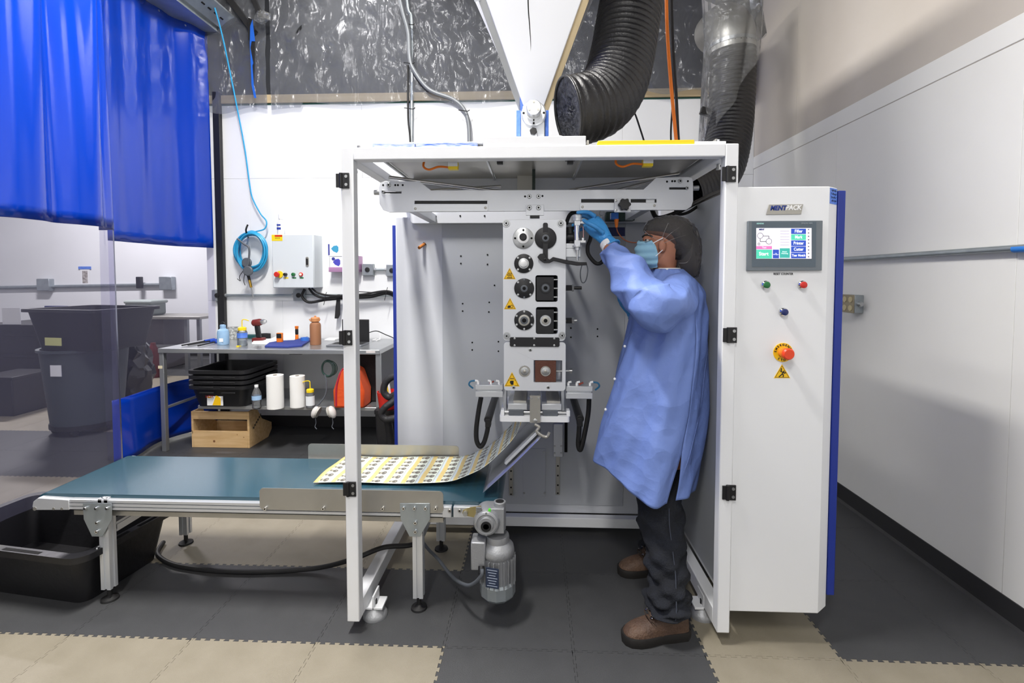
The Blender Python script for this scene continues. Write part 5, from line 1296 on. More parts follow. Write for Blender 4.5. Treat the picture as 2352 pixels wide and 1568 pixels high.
# tall conduits on the back wall
t = obj('conduit', B().tube([aY(x, y, Y) for x, y, Y in ((906, -60, 4.5), (925, 25, 4.55), (938, 75, 4.58), (941, 130, 4.6), (950, 160, 4.6), (985, 205, 4.62), (1040, 228, 4.64), (1066, 252, 4.64), (1076, 285, 4.64), (1078, 330, 4.64), (1078, 420, 4.64))], .019, sub=8), mat('flex_grey', '#83878b', .5, .3)); tag(t, 'grey flexible conduit bending sideways down the back wall', 'conduit')
t = obj('conduit', B().tube([aY(x, y, Y) for x, y, Y in ((930, -60, 4.62), (938, 20, 4.64), (946, 50, 4.65), (946, 200, 4.66), (945, 320, 4.66), (945, 420, 4.66))], .015, sub=6), 'galv'); tag(t, 'straight steel conduit running up the back wall', 'conduit')
t = obj('wall_cable', B().tube([aY(x, y, 4.64) for x, y in ((937, 150), (937, 240), (938, 280), (942, 320), (944, 400))], .009), 'black_rubber'); tag(t, 'black cable tied along the straight steel conduit', 'cable')
for px, py in ((940, 57), (940, 146), (941, 250), (1066, 255)):
    p = aY(px, py, 4.6); t = obj('cable_tie', B().tube([p + Vector((-.05, 0, .01)), p + Vector((-.02, -.02, 0)), p + Vector((.03, -.01, -.005)), p + Vector((.05, .0, .01))], .004, n=6), 'black_matte'); tag(t, {57: 'topmost black cable tie on the tall conduits', 146: 'black cable tie where the grey conduit starts to bend', 250: 'lowest black cable tie on the straight conduit', 255: 'black cable tie on the bend of the grey conduit'}[py], 'cable tie')
# right wall: conduit, outlet box, tape
zcd = aX(1936, 601, XR - .02).z
cd = obj('conduit', B().cyl(aX(2600, 552, XR - .025), (XR - .025, YW - .02, aX(1936, 601, XR - .025).z + .005), .0135, n=16), 'galv'); tag(cd, 'long steel conduit running along the right wall', 'conduit')
p = aX(2340, 571, XR - .025)
obj('tape_band', B().cyl(p - Vector((0, .045, 0)), p + Vector((0, .02, 0)), .0155, n=16), mat('tape_bright', '#2f7fd6', .5), cd)
p = aX(1958, 697, XR - .03)
ob = thing('outlet_box', 'galvanised four socket outlet box on the right wall', 'outlet box', (XR, p.y, p.z - .05))
yb0, yb1 = p.y - .06, p.y + .055; zb_0, zb_1 = p.z - .055, p.z + .055
obj('box', B().box(XR - .055, XR - .0005, yb0, yb1, zb_0, zb_1), 'galv', ob, bevel=.003)
obj('cover', B().box(XR - .060, XR - .0555, yb0 - .001, yb1 + .001, zb_0 - .001, zb_1 + .001), mat('cover_brass', '#9a9078', .45, .5), ob, bevel=.002)
for dy in (-.028, .028):
    for dz in (-.026, .026): obj('socket', B().cyl((XR - .060, p.y + dy, p.z + dz), (XR - .063, p.y + dy, p.z + dz), .018, n=20), mat('socket_cream', '#c9bd94', .5), ob)
obj('knockout', B().cyl((XR - .025, yb0, p.z), (XR - .025, yb0 - .012, p.z), .016, n=18).cyl((XR - .03, yb0 - .012, p.z), (XR - .03, yb0 - .03, p.z), .012, n=16), 'steel', ob)
# ================================================================== WORKBENCH
YT = aZ(370, 1038, 0).y
ZT = aY(620, 802, YT).z
tx0, tx1 = X_(362, YT, 805), X_(872, YT, 805)
YTB = YW - .03
bn = thing('workbench', 'stainless steel workbench with lower shelf against the white wall', 'workbench', ((tx0 + tx1) / 2, (YT + YTB) / 2, 0))
obj('worktop', B().box(tx0, tx1, YT, YTB, ZT - .038, ZT), mat('bench_steel', '#b3b6b9', .3, .75, var=(5, .4, '#93979b')), bn, bevel=.004)
for x in (tx0 + .02, tx1 - .02):
    for y in (YT + .03, YTB - .03):
        lg = obj('leg', B().box(x - .019, x + .019, y - .019, y + .019, 0, ZT - .038), mat('bench_leg', '#9c9fa2', .4, .7), bn, bevel=.003)
ZS = aY(800, 937, YT + .02).z
obj('shelf', B().box(X_(445, YT, 940), tx1 - .035, YT + .05, YTB - .01, ZS - .03, ZS), 'bench_steel', bn, bevel=.003)
obj('rail', B().box(tx0 + .005, tx0 + .03, YT + .05, YTB - .05, ZS - .03, ZS - .012), 'bench_steel', bn)
p = aY(852, 808, YT); obj('maker_label', B().box(p.x - .04, p.x + .035, YT - .001, YT, p.z - .008, p.z + .008), mat('label_pale', '#d9d2d0', .5), bn)
p = aY(368, 843, YT + .01); obj('leg_label', B().box(p.x - .018, p.x + .018, YT + .0095, YT + .0108, p.z - .012, p.z + .012), mat('label_cream', '#d9cfae', .5), bn)
obj('under_lamp', B().box(X_(660, YT + .2), X_(690, YT + .2), YT + .2, YT + .3, ZT - .075, ZT - .039), 'black_plastic', bn, bevel=.004)
def onT(px, py): return aZ(px, py, ZT + .0005)
k_ = lambda px, p: px * p.y / F        # pixels -> metres at the depth of p
# three blue handled drivers
for i, (a, c_) in enumerate((((418, 796), (470, 786)), ((432, 795), (482, 786)), ((455, 797), (494, 788)))):
    p, q = onT(*a), onT(*c_); p.z = q.z = ZT + .012
    d = (q - p).normalized()
    t = thing('screwdriver', ['blue handled screwdriver lying nearest the curtain end of the workbench', 'blue handled screwdriver between two others on the workbench', 'blue handled screwdriver lying nearest the blue jug'][i], 'screwdriver', (p.x, p.y, ZT))
    obj('shaft', B().cyl(p, q, .006, n=10), 'black_matte', t); obj('handle', B().cyl(q, q + d * .13, .012, .010, n=10), mat('handle_blue', '#1747b8', .5), t, bevel=.002)
# jug
p = onT(513, 791); r = k_(13, p)
t = thing('water_jug', 'pale blue round water jug with carry loop on the workbench', 'jug', p)
obj('jug_body', B().lathe([(r * .9, 0), (r, .008), (r, .10), (r * .9, .125), (r * .5, .14), (r * .45, .15)], p, 'z', 28), mat('jug_blue', '#8fb4d6', .55, var=(20, .5, '#a9c6e0')), t)
obj('jug_cap', B().lathe([(r * .5, .148), (r * .5, .17), (r * .4, .175)], p, 'z', 20), 'jug_blue', t)
obj('carry_loop', B().tube([p + Vector((r * .42 * math.cos(a), 0, .165 + .032 * math.sin(a))) for a in [math.pi * i / 8 for i in range(9)]], .004), 'black_plastic', t)
obj('jug_print', B().box(p.x - .005, p.x + .028, p.y - r - .001, p.y - r * .93, p.z + .03, p.z + .06), 'white_plastic', t)
# tin
p = onT(535, 778); r = k_(12, p)
t = thing('tin_can', 'grey patterned tin standing behind the blue jug', 'tin', p)
obj('tin_body', B().lathe([(r, 0), (r, .11), (r * .94, .11), (r * .94, .02)], p, 'z', 28), mat('tin_print', '#8c8f8c', .4, .3, var=(60, 1, '#e3e6e2')), t)
obj('tin_rim', B().tube([p + Vector((r * math.cos(a), r * math.sin(a), .11)) for a in [2 * math.pi * i / 20 for i in range(20)]], .003, closed=True, sub=2), 'steel', t)
# wash bottles
def wash(p, r, h, label, lab_h=(.4, .8), labm='tape_blue', sgn=1):
    t = thing('wash_bottle', label, 'bottle', p)
    obj('bottle_body', B().lathe([(r * .95, 0), (r, .004), (r, h * .86), (r * .8, h * .95), (r * .7, h)], p, 'z', 24), 'clear_bottle', t)
    obj('liquid', B().lathe([(r * .9, .003), (r * .94, .006), (r * .94, h * .35)], p, 'z', 20), mat('liquid', '#d9e2ea', .2, trans=.6), t)
    obj('screw_cap', B().lathe([(r * .85, h * .97), (r * .85, h + .018), (r * .6, h + .024)], p, 'z', 20), 'yellow', t)
    z = p.z + h
    obj('spout', B().tube([(p.x, p.y, z + .02), (p.x, p.y, z + .06), (p.x + sgn * .004, p.y, z + .085), (p.x + sgn * .03, p.y, z + .088), (p.x + sgn * .06, p.y, z + .078)], .004), 'yellow', t)
    obj('bottle_label', B().lathe([(r + .0008, h * lab_h[0]), (r + .0008, h * lab_h[1])], p, 'z', 24, cap=False), labm, t)
    return t
p = onT(557, 793); r = k_(11, p); wash(p, r, .135, 'yellow capped wash bottle with blue tape label on the workbench', (.5, .82))
# teal tray and black roll behind
p = onT(556, 777)
tag(obj('tool_tray', B().box(p.x - .10, p.x + .12, p.y, p.y + .06, ZT + .0005, ZT + .035), mat('teal_dark', '#124a4c', .5), bevel=.004), 'flat dark teal tool case lying behind the bottles', 'case')
p = onT(606, 778)
tag(obj('tape_roll', B().lathe([(.06, 0), (.06, .048), (.04, .048), (.04, 0)], p, 'z', 28, cap=False), 'black_matte'), 'black roll of tape behind the drill on the workbench', 'tape roll')
# drill
p = onT(593, 785); m_ = mat('drill_red', '#6e1f1c', .5)
t = thing('cordless_drill', 'dark red and black cordless drill standing on its battery', 'drill', p)
obj('battery', B().box(p.x - .045, p.x + .06, p.y - .03, p.y + .03, ZT + .0005, ZT + .04), m_, t, bevel=.008)
obj('grip', B().loft([[(p.x + cx + a * .02, p.y + b_ * .016, ZT + z) for a, b_ in ((-1, -1), (1, -1), (1, 1), (-1, 1))] for z, cx in ((.04, .01), (.10, .0), (.15, -.006))]), 'black_plastic', t, bevel=.006)
obj('motor_head', B().lathe([(.02, -.05), (.03, -.04), (.032, .02), (.026, .035)], (p.x + .0, p.y, ZT + .178), (1, 0, .12), 20), m_, t)
obj('chuck', B().lathe([(.022, .035), (.022, .06), (.012, .08)], (p.x + .0, p.y, ZT + .178), (1, 0, .12), 20), 'steel', t)
# cloths and pads
def cloth(name, pts, h, m, label, cat):
    b = B(); top = [onT(*q) for q in pts]
    n = len(top); c_ = sum(top, Vector()) / n
    b.v += [tuple((q.x, q.y, ZT + .0005)) for q in top] + [tuple((q.x, q.y, ZT + h)) for q in top] + [(c_.x, c_.y, ZT + h * 1.5)]
    for i in range(n): j = (i + 1) % n; b.f += [(i, j, n + j, n + i), (n + i, n + j, 2 * n)]
    b.f.append(tuple(reversed(range(n))))
    return tag(obj(name, b, m, bevel=.003), label, cat)
cloth('white_cloth', [(578, 791), (632, 792), (641, 783), (655, 774), (640, 772), (620, 782), (585, 782)], .014, 'white_plastic', 'folded white cloth lying beside the drill', 'cloth')
cloth('white_tray', [(640, 782), (678, 781), (684, 770), (664, 766), (648, 772)], .022, 'white_plastic', 'white plastic holder lying behind the orange meter', 'holder')
cloth('blue_cloth', [(608, 798), (660, 799), (694, 796), (716, 782), (706, 776), (690, 784), (640, 786), (618, 790)], .016, mat('cloth_navy', '#2a3a86', .8, bump=(60, .4)), 'crumpled navy cloth at the bench edge below the orange meter', 'cloth')
p = onT(700, 786)
tag(obj('tape_roll', B().lathe([(.035, 0), (.035, .045), (.022, .045), (.022, 0)], p, 'z', 24, cap=False), mat('tape_mid', '#3a76d0', .5)), 'blue roll of tape beside the brown bottle', 'tape roll')
t = thing('safety_glasses', 'blue safety glasses lying behind the brown bottle', 'glasses', onT(705, 770))
for dx in (-.03, .03):
    q = onT(703, 770) + Vector((dx, 0, .025)); obj('lens', B().ell(q, .028, .02, .016, 16, 8), mat('glass_blue', '#3d8fd0', .3), t)
obj('temple', B().tube([onT(703, 770) + Vector((-.05, .02, .03)), onT(712, 766) + Vector((0, .03, .045)), onT(722, 770) + Vector((.03, .02, .02))], .004), 'glass_blue', t)
# meter
p = onT(643, 790); t = thing('clamp_meter', 'small orange and black meter standing on the white cloth', 'meter', p)
obj('case', B().box(p.x - .026, p.x + .026, p.y - .014, p.y + .014, ZT + .0155, ZT + .10), 'orange', t, bevel=.006)
obj('face', B().box(p.x - .022, p.x + .022, p.y - .017, p.y - .0142, ZT + .055, ZT + .095), 'black_plastic', t, bevel=.002)
p = onT(655, 772); t = thing('grey_container', 'rounded grey plastic tub at the back of the workbench', 'container', p)
obj('container_body', B().lathe([(.045, .0), (.055, .01), (.058, .05), (.05, .064)], p, 'z', 24), mat('cont_grey', '#8a8d92', .5), t)
obj('container_lid', B().lathe([(.059, .05), (.059, .058), (.045, .068)], p, 'z', 24), 'grey_plastic', t)
# flashlight
p = onT(682, 782); t = thing('flashlight', 'slim orange flashlight standing upright on the workbench', 'flashlight', p)
obj('tube', B().lathe([(.014, 0), (.015, .01), (.015, .05), (.012, .055), (.012, .11)], p, 'z', 18), 'orange', t)
obj('grip', B().lathe([(.0135, .058), (.0145, .07), (.0145, .1), (.0135, .108)], p, 'z', 18), 'black_plastic', t)
obj('head', B().lathe([(.013, .11), (.016, .118), (.016, .135)], p, 'z', 18), 'orange', t)
# brown bottle
p = onT(725, 791); r = k_(12.5, p)
t = thing('drink_bottle', 'tall copper brown drink bottle with loop handle on the workbench', 'bottle', p)
obj('bottle_body', B().lathe([(r * .95, 0), (r, .006), (r, .17), (r * .9, .185), (r * .62, .195), (r * .62, .205)], p, 'z', 28), mat('bottle_brown', '#9a6a4a', .5, bump=(300, .2)), t)
obj('cap', B().lathe([(r * .78, .203), (r * .82, .23), (r * .7, .238), (r * .2, .24), (r * .18, .252)], p, 'z', 24), mat('cap_tan', '#c98a58', .5), t)
obj('carry_loop', B().tube([p + Vector((r * .98 * math.cos(a), -.01, .225 - .028 * abs(math.sin(a)))) for a in [math.pi * i / 8 for i in range(9)]], .005), 'cap_tan', t)
# yellow cap bit
p = onT(546, 796); tag(obj('bottle_tip', B().lathe([(.012, 0), (.012, .008), (.004, .01)], p, 'z', 14).cyl(p + Vector((.0, 0, .006)), p + Vector((.03, 0, .006)), .003), 'yellow'), 'small yellow nozzle cap lying at the bench edge', 'cap')
# laptop
p = onT(797, 795); q = onT(848, 789)
x0, x1 = onT(747, 794).x, onT(846, 790).x; yb = p.y + .05
t = thing('laptop', 'open black laptop on the workbench behind the machine post', 'laptop', (p.x, yb, ZT))
obj('base', B().box(x0 + .03, x1, yb - .09, yb + .12, ZT + .0005, ZT + .014), mat('lap_grey', '#7c7f84', .4, .6), t, bevel=.003)
zs1 = aY(800, 733, yb + .12).z
obj('display', B().prism([(x0 + .09, ZT + .014), (x1, ZT + .014), (x1, zs1), (x0 + .09, zs1)], yb + .115, yb + .125, 'y'), 'black_plastic', t, bevel=.004)
obj('keyboard', B().box(x0 + .05, x1 - .02, yb - .01, yb + .10, ZT + .0135, ZT + .0152), 'black_matte', t)
tag(obj('laptop_cable', B().tube([Vector((x1, yb + .1, ZT + .1)), aY(865, 760, yb + .2), aY(885, 768, yb + .25), aY(908, 779, yb + .3), aY(925, 800, yb + .3)], .004), 'black_rubber'), 'thin black cable running from the laptop to the machine', 'cable')
p = onT(860, 783); t = thing('earphones', 'small white earphones lying beside the laptop', 'earphones', p)
for dx in (-.02, .02): obj('ear_piece', B().cyl(p + Vector((dx, 0, .006)), p + Vector((dx + .02, .05, .01)), .006, n=10), 'white_plastic', t)
obj('cable', B().tube([p + Vector((0, 0, .005)), p + Vector((.03, .03, .01)), p + Vector((.03, .08, .03)), p + Vector((.02, .1, .06))], .002, n=6), 'white_plastic', t)
p = onT(757, 782); t = obj('paper_pad', B().box(p.x - .05, p.x + .05, p.y, p.y + .12, ZT + .0005, ZT + .014), 'white_plastic', bevel=.002); tag(t, 'small white note pad beside the laptop', 'note pad')
a, c_ = aY(769, 690, 4.62), aY(782, 731, 4.62)
tag(obj('black_strap', B().prism(poly_px([(776, 676), (782, 676), (782, 722), (778, 731), (770, 731), (772, 705)], 4.62), 4.60, 4.62, 'y'), 'black_matte', bevel=.004), 'black webbing strap hanging from the cable bundle', 'strap')

# under the bench -------------------------------------------------
YBX = aZ(500, 1028, 0).y
bx0_, bx1_ = X_(440, YBX, 1000), X_(573, YBX, 1000)
zA, zB, zC = aY(500, 990, YBX).z, aY(500, 963, YBX).z, aY(500, 945, YBX).z
wbx = thing('wooden_crate', 'open pine crate with slanted sides standing under the workbench', 'crate', ((bx0_ + bx1_) / 2, YBX + .2, 0))
obj('front_board', B().box(bx0_ + .018, bx1_ - .018, YBX, YBX + .018, 0.001, zA), 'pine', wbx, bevel=.002)
obj('top_rail', B().box(bx0_ + .018, bx1_ - .018, YBX, YBX + .018, zB, zC), 'pine', wbx, bevel=.002)
dp = .36
for x in (bx0_, bx1_ - .018):
    obj('side_board', B().prism([(YBX, .001), (YBX + .30, .001), (YBX + dp, .06), (YBX + dp, .12), (YBX + .20, .20), (YBX + .12, zC + .004), (YBX, zC)], x, x + .018, 'x'), 'pine', wbx, bevel=.002)
obj('back_board', B().box(bx0_ + .018, bx1_ - .018, YBX + dp - .05, YBX + dp - .032, .03, .14), 'pine', wbx, bevel=.002)
obj('floor_board', B().box(bx0_ + .018, bx1_ - .018, YBX + .018, YBX + .30, .001, .015), 'pine', wbx)
for px, py, r in ((492, 1013, .010), (545, 998, .004), (560, 1004, .004)):
    p = aY(px, py, YBX); obj('knot', B().cyl((p.x, YBX, p.z), (p.x, YBX - .0006, p.z), r, n=14), 'pine_knot', wbx)
obj('handwriting', B().tube([(bx1_ + .0008, YBX + .05 + .008 * q, .15 + .0055 * q + .014 * math.sin(q * 2.1)) for q in range(18)], .0022, n=5, sub=3), 'ink', wbx)
obj('handwriting', B().tube([(bx0_ + .008 + .003 * math.sin(q), YBX - .001, .12 + .006 * q) for q in range(6)], .0018, n=5, sub=2), 'ink', wbx)
# stack of four nested tubs resting on the crate
def tub_mesh(w, d, h, taper, rim, th=.006):
    def rr(wx, wy, r, z): return [(x, y, z) for x, y in rrect(-wx / 2, wx / 2, -wy / 2, wy / 2, r, 5)]
    b = B()
    b.loft([rr(w - 2 * taper, d - 2 * taper, .05, 0), rr(w - .02, d - .02, .06, h - .03), rr(w - .015, d - .015, .06, h - .028), rr(w + rim, d + rim, .07, h - .028), rr(w + rim, d + rim, .07, h), rr(w - .03, d - .03, .055, h), rr(w - .03 - .01, d - .03 - .01, .055, h - .03), rr(w - 2 * taper - .01, d - 2 * taper - .01, .045, .008)], cap=True)
    return b
YTu = YT - .03
tw = k_(150, Vector((0, YTu, 0))); td = .52
zb = max(zC, ZS) + .003
xc = (X_(421, YTu, 855) + X_(573, YTu, 855)) / 2
zr_ = aY(495, 851, YTu).z; th_ = zr_ - zb - 3 * .042
for k in range(4):
    lab = ['bottom black tub of the nested stack, with yellow and white label', 'second black tub from the bottom of the nested stack', 'third black tub from the bottom of the nested stack', 'top black tub of the nested stack under the workbench'][k]
    b = tub_mesh(tw - .02, td, th_, .045, .024)
    t = thing('black_tub', lab, 'tub', (xc, YTu + td / 2, zb + k * .042), 'nested tubs under the bench')
    o = obj('tub_shell', b, 'tub_black', t, sharp=40); o.location = (0, 0, 0)
    for s_ in (-1, 1):
        for sz in (0,):
            hnd = B().box(-.14, -.02, -td / 2 - .014, -td / 2 + .0, th_ - .062, th_ - .05) if s_ < 0 else B().box(.04, .16, -td / 2 - .014, -td / 2 + .0, th_ - .062, th_ - .05)
            if k == 3 or True:
                q = obj('grip_rib', hnd, 'tub_black', t, bevel=.003); q.location = (0, 0, 0)
    if k == 0:
        p = aY(489, 921, YTu); lb_ = obj('paper_label', B().box(p.x - .065, p.x + .07, YTu + .024, YTu + .026, p.z - .042, p.z + .045), 'white_plastic', t)
        lb_.rotation_euler = (0, 0, 0)
        obj('label_print', B().prism([(p.x - .02, p.z - .04), (p.x + .05, p.z - .04), (p.x + .05, p.z + .02), (p.x + .02, p.z + .04), (p.x + .01, p.z + .04)], YTu + .0225, YTu + .024, 'y').box(p.x - .06, p.x - .03, YTu + .0225, YTu + .024, p.z + .02, p.z + .03), 'sign_yellow', lb_)
        text('lettering', 'HDX', .03, 'red', lb_, (p.x - .042, YTu + .0222, p.z + .03))
def onS(px, py): return aZ(px, py, ZS + .0005)
# shelf goods
p = onS(590, 938); r = k_(10.5, p)
t = thing('water_bottle', 'clear plastic water bottle standing beside the black tubs', 'bottle', p)
obj('bottle_body', B().lathe([(r * .8, 0), (r, .01), (r * .9, .04), (r, .06), (r, .11), (r * .95, .13), (r * .5, .165), (r * .35, .178)], p, 'z', 24), 'clear_bottle', t)
obj('bottle_cap', B().lathe([(r * .42, .177), (r * .42, .195)], p, 'z', 16), 'white_plastic', t)
obj('bottle_label', B().lathe([(r + .0008, .075), (r + .0008, .11)], p, 'z', 24, cap=False), mat('label_sky', '#9fc2e6', .5), t)
for px, py, wpx, hpx, lab in ((633, 936, 19, 78, 'white paper roll standing beside the clear water bottle'), (684, 933, 17, 73, 'white paper roll standing beside the small wash bottle')):
    p = onS(px, py); r = k_(wpx, p); h = k_(hpx, p)
    t = thing('paper_roll', lab, 'paper roll', p)
    obj('roll', B().lathe([(r, 0), (r, h), (r * .25, h), (r * .25, .01)], p, 'z', 32, cap=False), mat('paper_white', '#f1f1ee', .8, bump=(200, .15)), t)
    obj('core', B().lathe([(r * .26, h + .001), (r * .2, h + .001), (r * .2, .02)], p, 'z', 24, cap=False), mat('core_card', '#8a7a62', .8), t)
p = onS(713, 935); r = k_(10, p); wash(p, r, .13, 'small yellow capped wash bottle standing beside the paper roll', (.15, .75), mat('label_white', '#e6ebee', .5), -1)
# tool bag
p = onS(800, 938)
t = thing('tool_bag', 'orange and black tool bag stuffed with tools on the bench shelf', 'tool bag', p)
obj('bag_front', B().loft([[(p.x + a * w, p.y - .02 + b_ * .10 + .12, ZS + .001 + z) for a, b_ in ((-1, -1), (1, -1), (1, 1), (-1, 1))] for z, w in ((0, .125), (.14, .13), (.30, .075), (.33, .02))]), mat('bag_orange', '#d9501a', .7, bump=(40, .3)), t, bevel=.02)
obj('bag_back', B().box(p.x - .03, p.x + .17, p.y + .215, p.y + .29, ZS + .001, ZS + .42), mat('bag_black', '#1a1416', .8, bump=(40, .4)), t, bevel=.02)
for k in range(7):
    q = p + Vector((-.05 + k * .03, .25, .34 + .02 * (k % 3))); obj('tool_handle', B().cyl(q, q + Vector((.01 * (k % 3 - 1), -.01, .10)), .010, n=10), ('red', 'yellow', 'black_plastic', 'black_plastic')[k % 4], t)
obj('bag_strap', B().tube([p + Vector((-.10, .0, .02)), p + Vector((-.09, .0, .2)), p + Vector((-.03, .01, .33)), p + Vector((.05, .0, .2)), p + Vector((.07, -.01, .05))], .008), mat('strap_red', '#a82038', .6), t)
p = aY(754, 846, YT + .12); t = thing('wire_coil', 'coil of grey green wire hanging on the tool bag', 'wire coil', p)
for k in range(6):
    obj('wire_turn', B().tube([p + Vector(((.045 + .004 * k) * math.cos(a) + .004 * (k % 3), .006 * k - .02, (.06 + .004 * (k % 4)) * math.sin(a))) for a in [2 * math.pi * i / 14 for i in range(14)]], .0035, closed=True, sub=2, n=6), mat('wire_green', '#3c5a54', .5), t)
# ear defenders hanging from the bench
t = thing('earmuff', 'white ear defenders dangling in front of the bench shelf', 'ear defenders', aY(742, 950, YT - .02))
for px, tilt in ((724, -.4), (763, .35)):
    p = aY(px, 946, YT - .02); ca, sa = math.cos(tilt), math.sin(tilt)
    cup = obj('ear_cup', B().ell((0, 0, 0), .028, .035, .052, 18, 12), mat('cup_white', '#d9d6d2', .5), t, loc=(0, 0, 0)); cup.location = p - t.location; cup.rotation_euler = (0, -tilt, 0)
    cu2 = obj('ear_cushion', B().lathe([(.030, -.008), (.046, -.004), (.046, .008), (.030, .012)], (0, 0, 0), 'x', 20), 'cup_grey', t, loc=(0, 0, 0)); cu2.location = p + Vector((.022 if px < 740 else -.022, 0, 0)) - t.location; cu2.rotation_euler = (0, -tilt, 0)
    obj('cord', B().tube([p + Vector((0, 0, -.05)), p + Vector((.005, 0, -.09)), p + Vector((-.004, 0, -.12)), p + Vector((.01, 0, -.14))], .004, n=6), 'grey_plastic', t)
obj('band', B().tube([aY(x, y, YT - .02) for x, y in ((724, 935), (735, 925), (748, 905), (750, 880), (746, 860))], .006), 'grey_plastic', t)
# right of the bench: bucket, vacuum hose, leaning board
p = Vector((X_(893, 3.95, 950), 3.95, 0)); hz = aY(893, 936, 3.95).z; h = aY(893, 898, 3.95).z - hz
t = thing('storage_bin', 'black plastic bin on the floor beside the bench leg', 'bin', p)
obj('bin_shell', B().loft([[(p.x + x, p.y + y, z) for x, y in rrect(-w, w, -w, w, .02)] for z, w in ((.001, .078), (hz - .03, .088), (hz - .03, .094), (hz - .001, .094))]), 'tub_black', t)
p.z = hz
t = thing('red_bucket', 'small red pail holding tools on the black bin', 'pail', p)
obj('bucket_shell', B().lathe([(.075, .001), (.092, h), (.086, h), (.070, .01)], p, 'z', 28, cap=False), 'red', t); obj('bucket_base', B().cyl(p + Vector((0, 0, .0012)), p + Vector((0, 0, .01)), .073, n=28), 'red', t)
for k in range(4):
    q = p + Vector((-.04 + .025 * k, -.01 * k, .02)); obj('tool_handle', B().cyl(q, q + Vector((.03 - .02 * k, 0, h + .08)), .009, n=10), ('black_plastic', 'steel', 'yellow', 'white_plastic')[k], t)
t = thing('vacuum_hose', 'thick black vacuum hose looped beside the machine side', 'hose', aY(893, 1010, 4.1))
obj('hose', B().tube([aY(x, y, Y) for x, y, Y in ((925, 862, 3.75), (900, 866, 3.75), (885, 880, 3.75), (882, 900, 3.75), (895, 912, 3.75), (910, 905, 3.74), (905, 920, 3.72), (885, 935, 3.7), (876, 950, 3.7), (885, 962, 3.7), (905, 960, 3.7), (925, 955, 3.7))], .026, n=14), mat('hose_black', '#202022', .55, bump=(60, .4)), t)
obj('hose_drop', B().tube([aY(x, y, Y) for x, y, Y in ((890, 960, 3.75), (895, 990, 3.78), (900, 1030, 3.8), (905, 1070, 3.8))], .03, n=14), 'hose_black', t)

# ================================================================== BLACK TUB UNDER THE CONVEYOR
th2 = .25
t = thing('black_tub', 'long black tub on the floor under the conveyor end', 'tub', (-2.375, 2.325, 0))
t.rotation_euler = (0, 0, R(-8))
o = obj('tub_shell', tub_mesh(.90, .48, th2, .05, .05), 'tub_black', t, sharp=40); o.location = (0, 0, 0.001)
for x, y, w, d in ((-.2, -.248, .10, .009), (.15, -.248, .10, .009), (.458, -.08, .009, .06), (.458, .09, .009, .06)):
    q = obj('rim_slot', B().box(x - w, x + w, y - d, y + d, th2 + .0005, th2 + .002), 'dark_hole', t); q.location = (0, 0, 0)
# ================================================================== HALL BEYOND THE CURTAIN
def far_box(b, m, name, label, cat, **k): return tag(obj(name, b, m, **k), label, cat)
YG = 4.62
p = aZ(205, 985, 0); p = Vector((X_(200, p.y, 900), p.y, 0))
rc = k_(83, p); zt2 = aY(200, 795, p.y).z
t = thing('waste_bin', 'round dark grey wheeled waste bin behind the clear curtain', 'bin', p)
obj('bin_body', B().lathe([(rc * .82, .10), (rc, zt2 - .03), (rc * 1.06, zt2 - .02), (rc * 1.06, zt2), (rc * .97, zt2), (rc * .8, .13)], p, 'z', 36), mat('bin_grey', '#3c4448', .6), t)
obj('dolly', B().cyl(p + Vector((0, 0, .06)), p + Vector((0, 0, .10)), rc * .85, n=32), 'black_plastic', t)
for a in range(5):
    q = p + Vector((rc * .7 * math.cos(a * 1.257), rc * .7 * math.sin(a * 1.257), 0)); obj('caster', B().cyl(q + Vector((-.015, 0, .035)), q + Vector((.015, 0, .035)), .034, n=16), 'black_rubber', t)
q = aY(121, 852, p.y - rc); obj('bin_notice', B().box(q.x - .03, q.x + .07, p.y - rc * .98, p.y - rc * .96, q.z - .05, q.z + .05), 'white_plastic', t)
tp_ = Vector((X_(228, p.y, 740), p.y - .05, zt2 + .002))
t = thing('black_tub', 'black tub with yellow label set on top of the waste bin', 'tub', tp_)
hh = aY(215, 705, p.y).z - zt2
o = obj('tub_shell', tub_mesh(.80, .62, hh, .07, .05), 'tub_black', t, sharp=40); o.location = (0, 0, 0); t.rotation_euler = (0, 0, R(-9))
q = obj('paper_label', B().box(-.18, .0, -.295, -.29, .05, .12), mat('label_ylw', '#cfd08a', .5), t); q.location = (0, 0, 0)
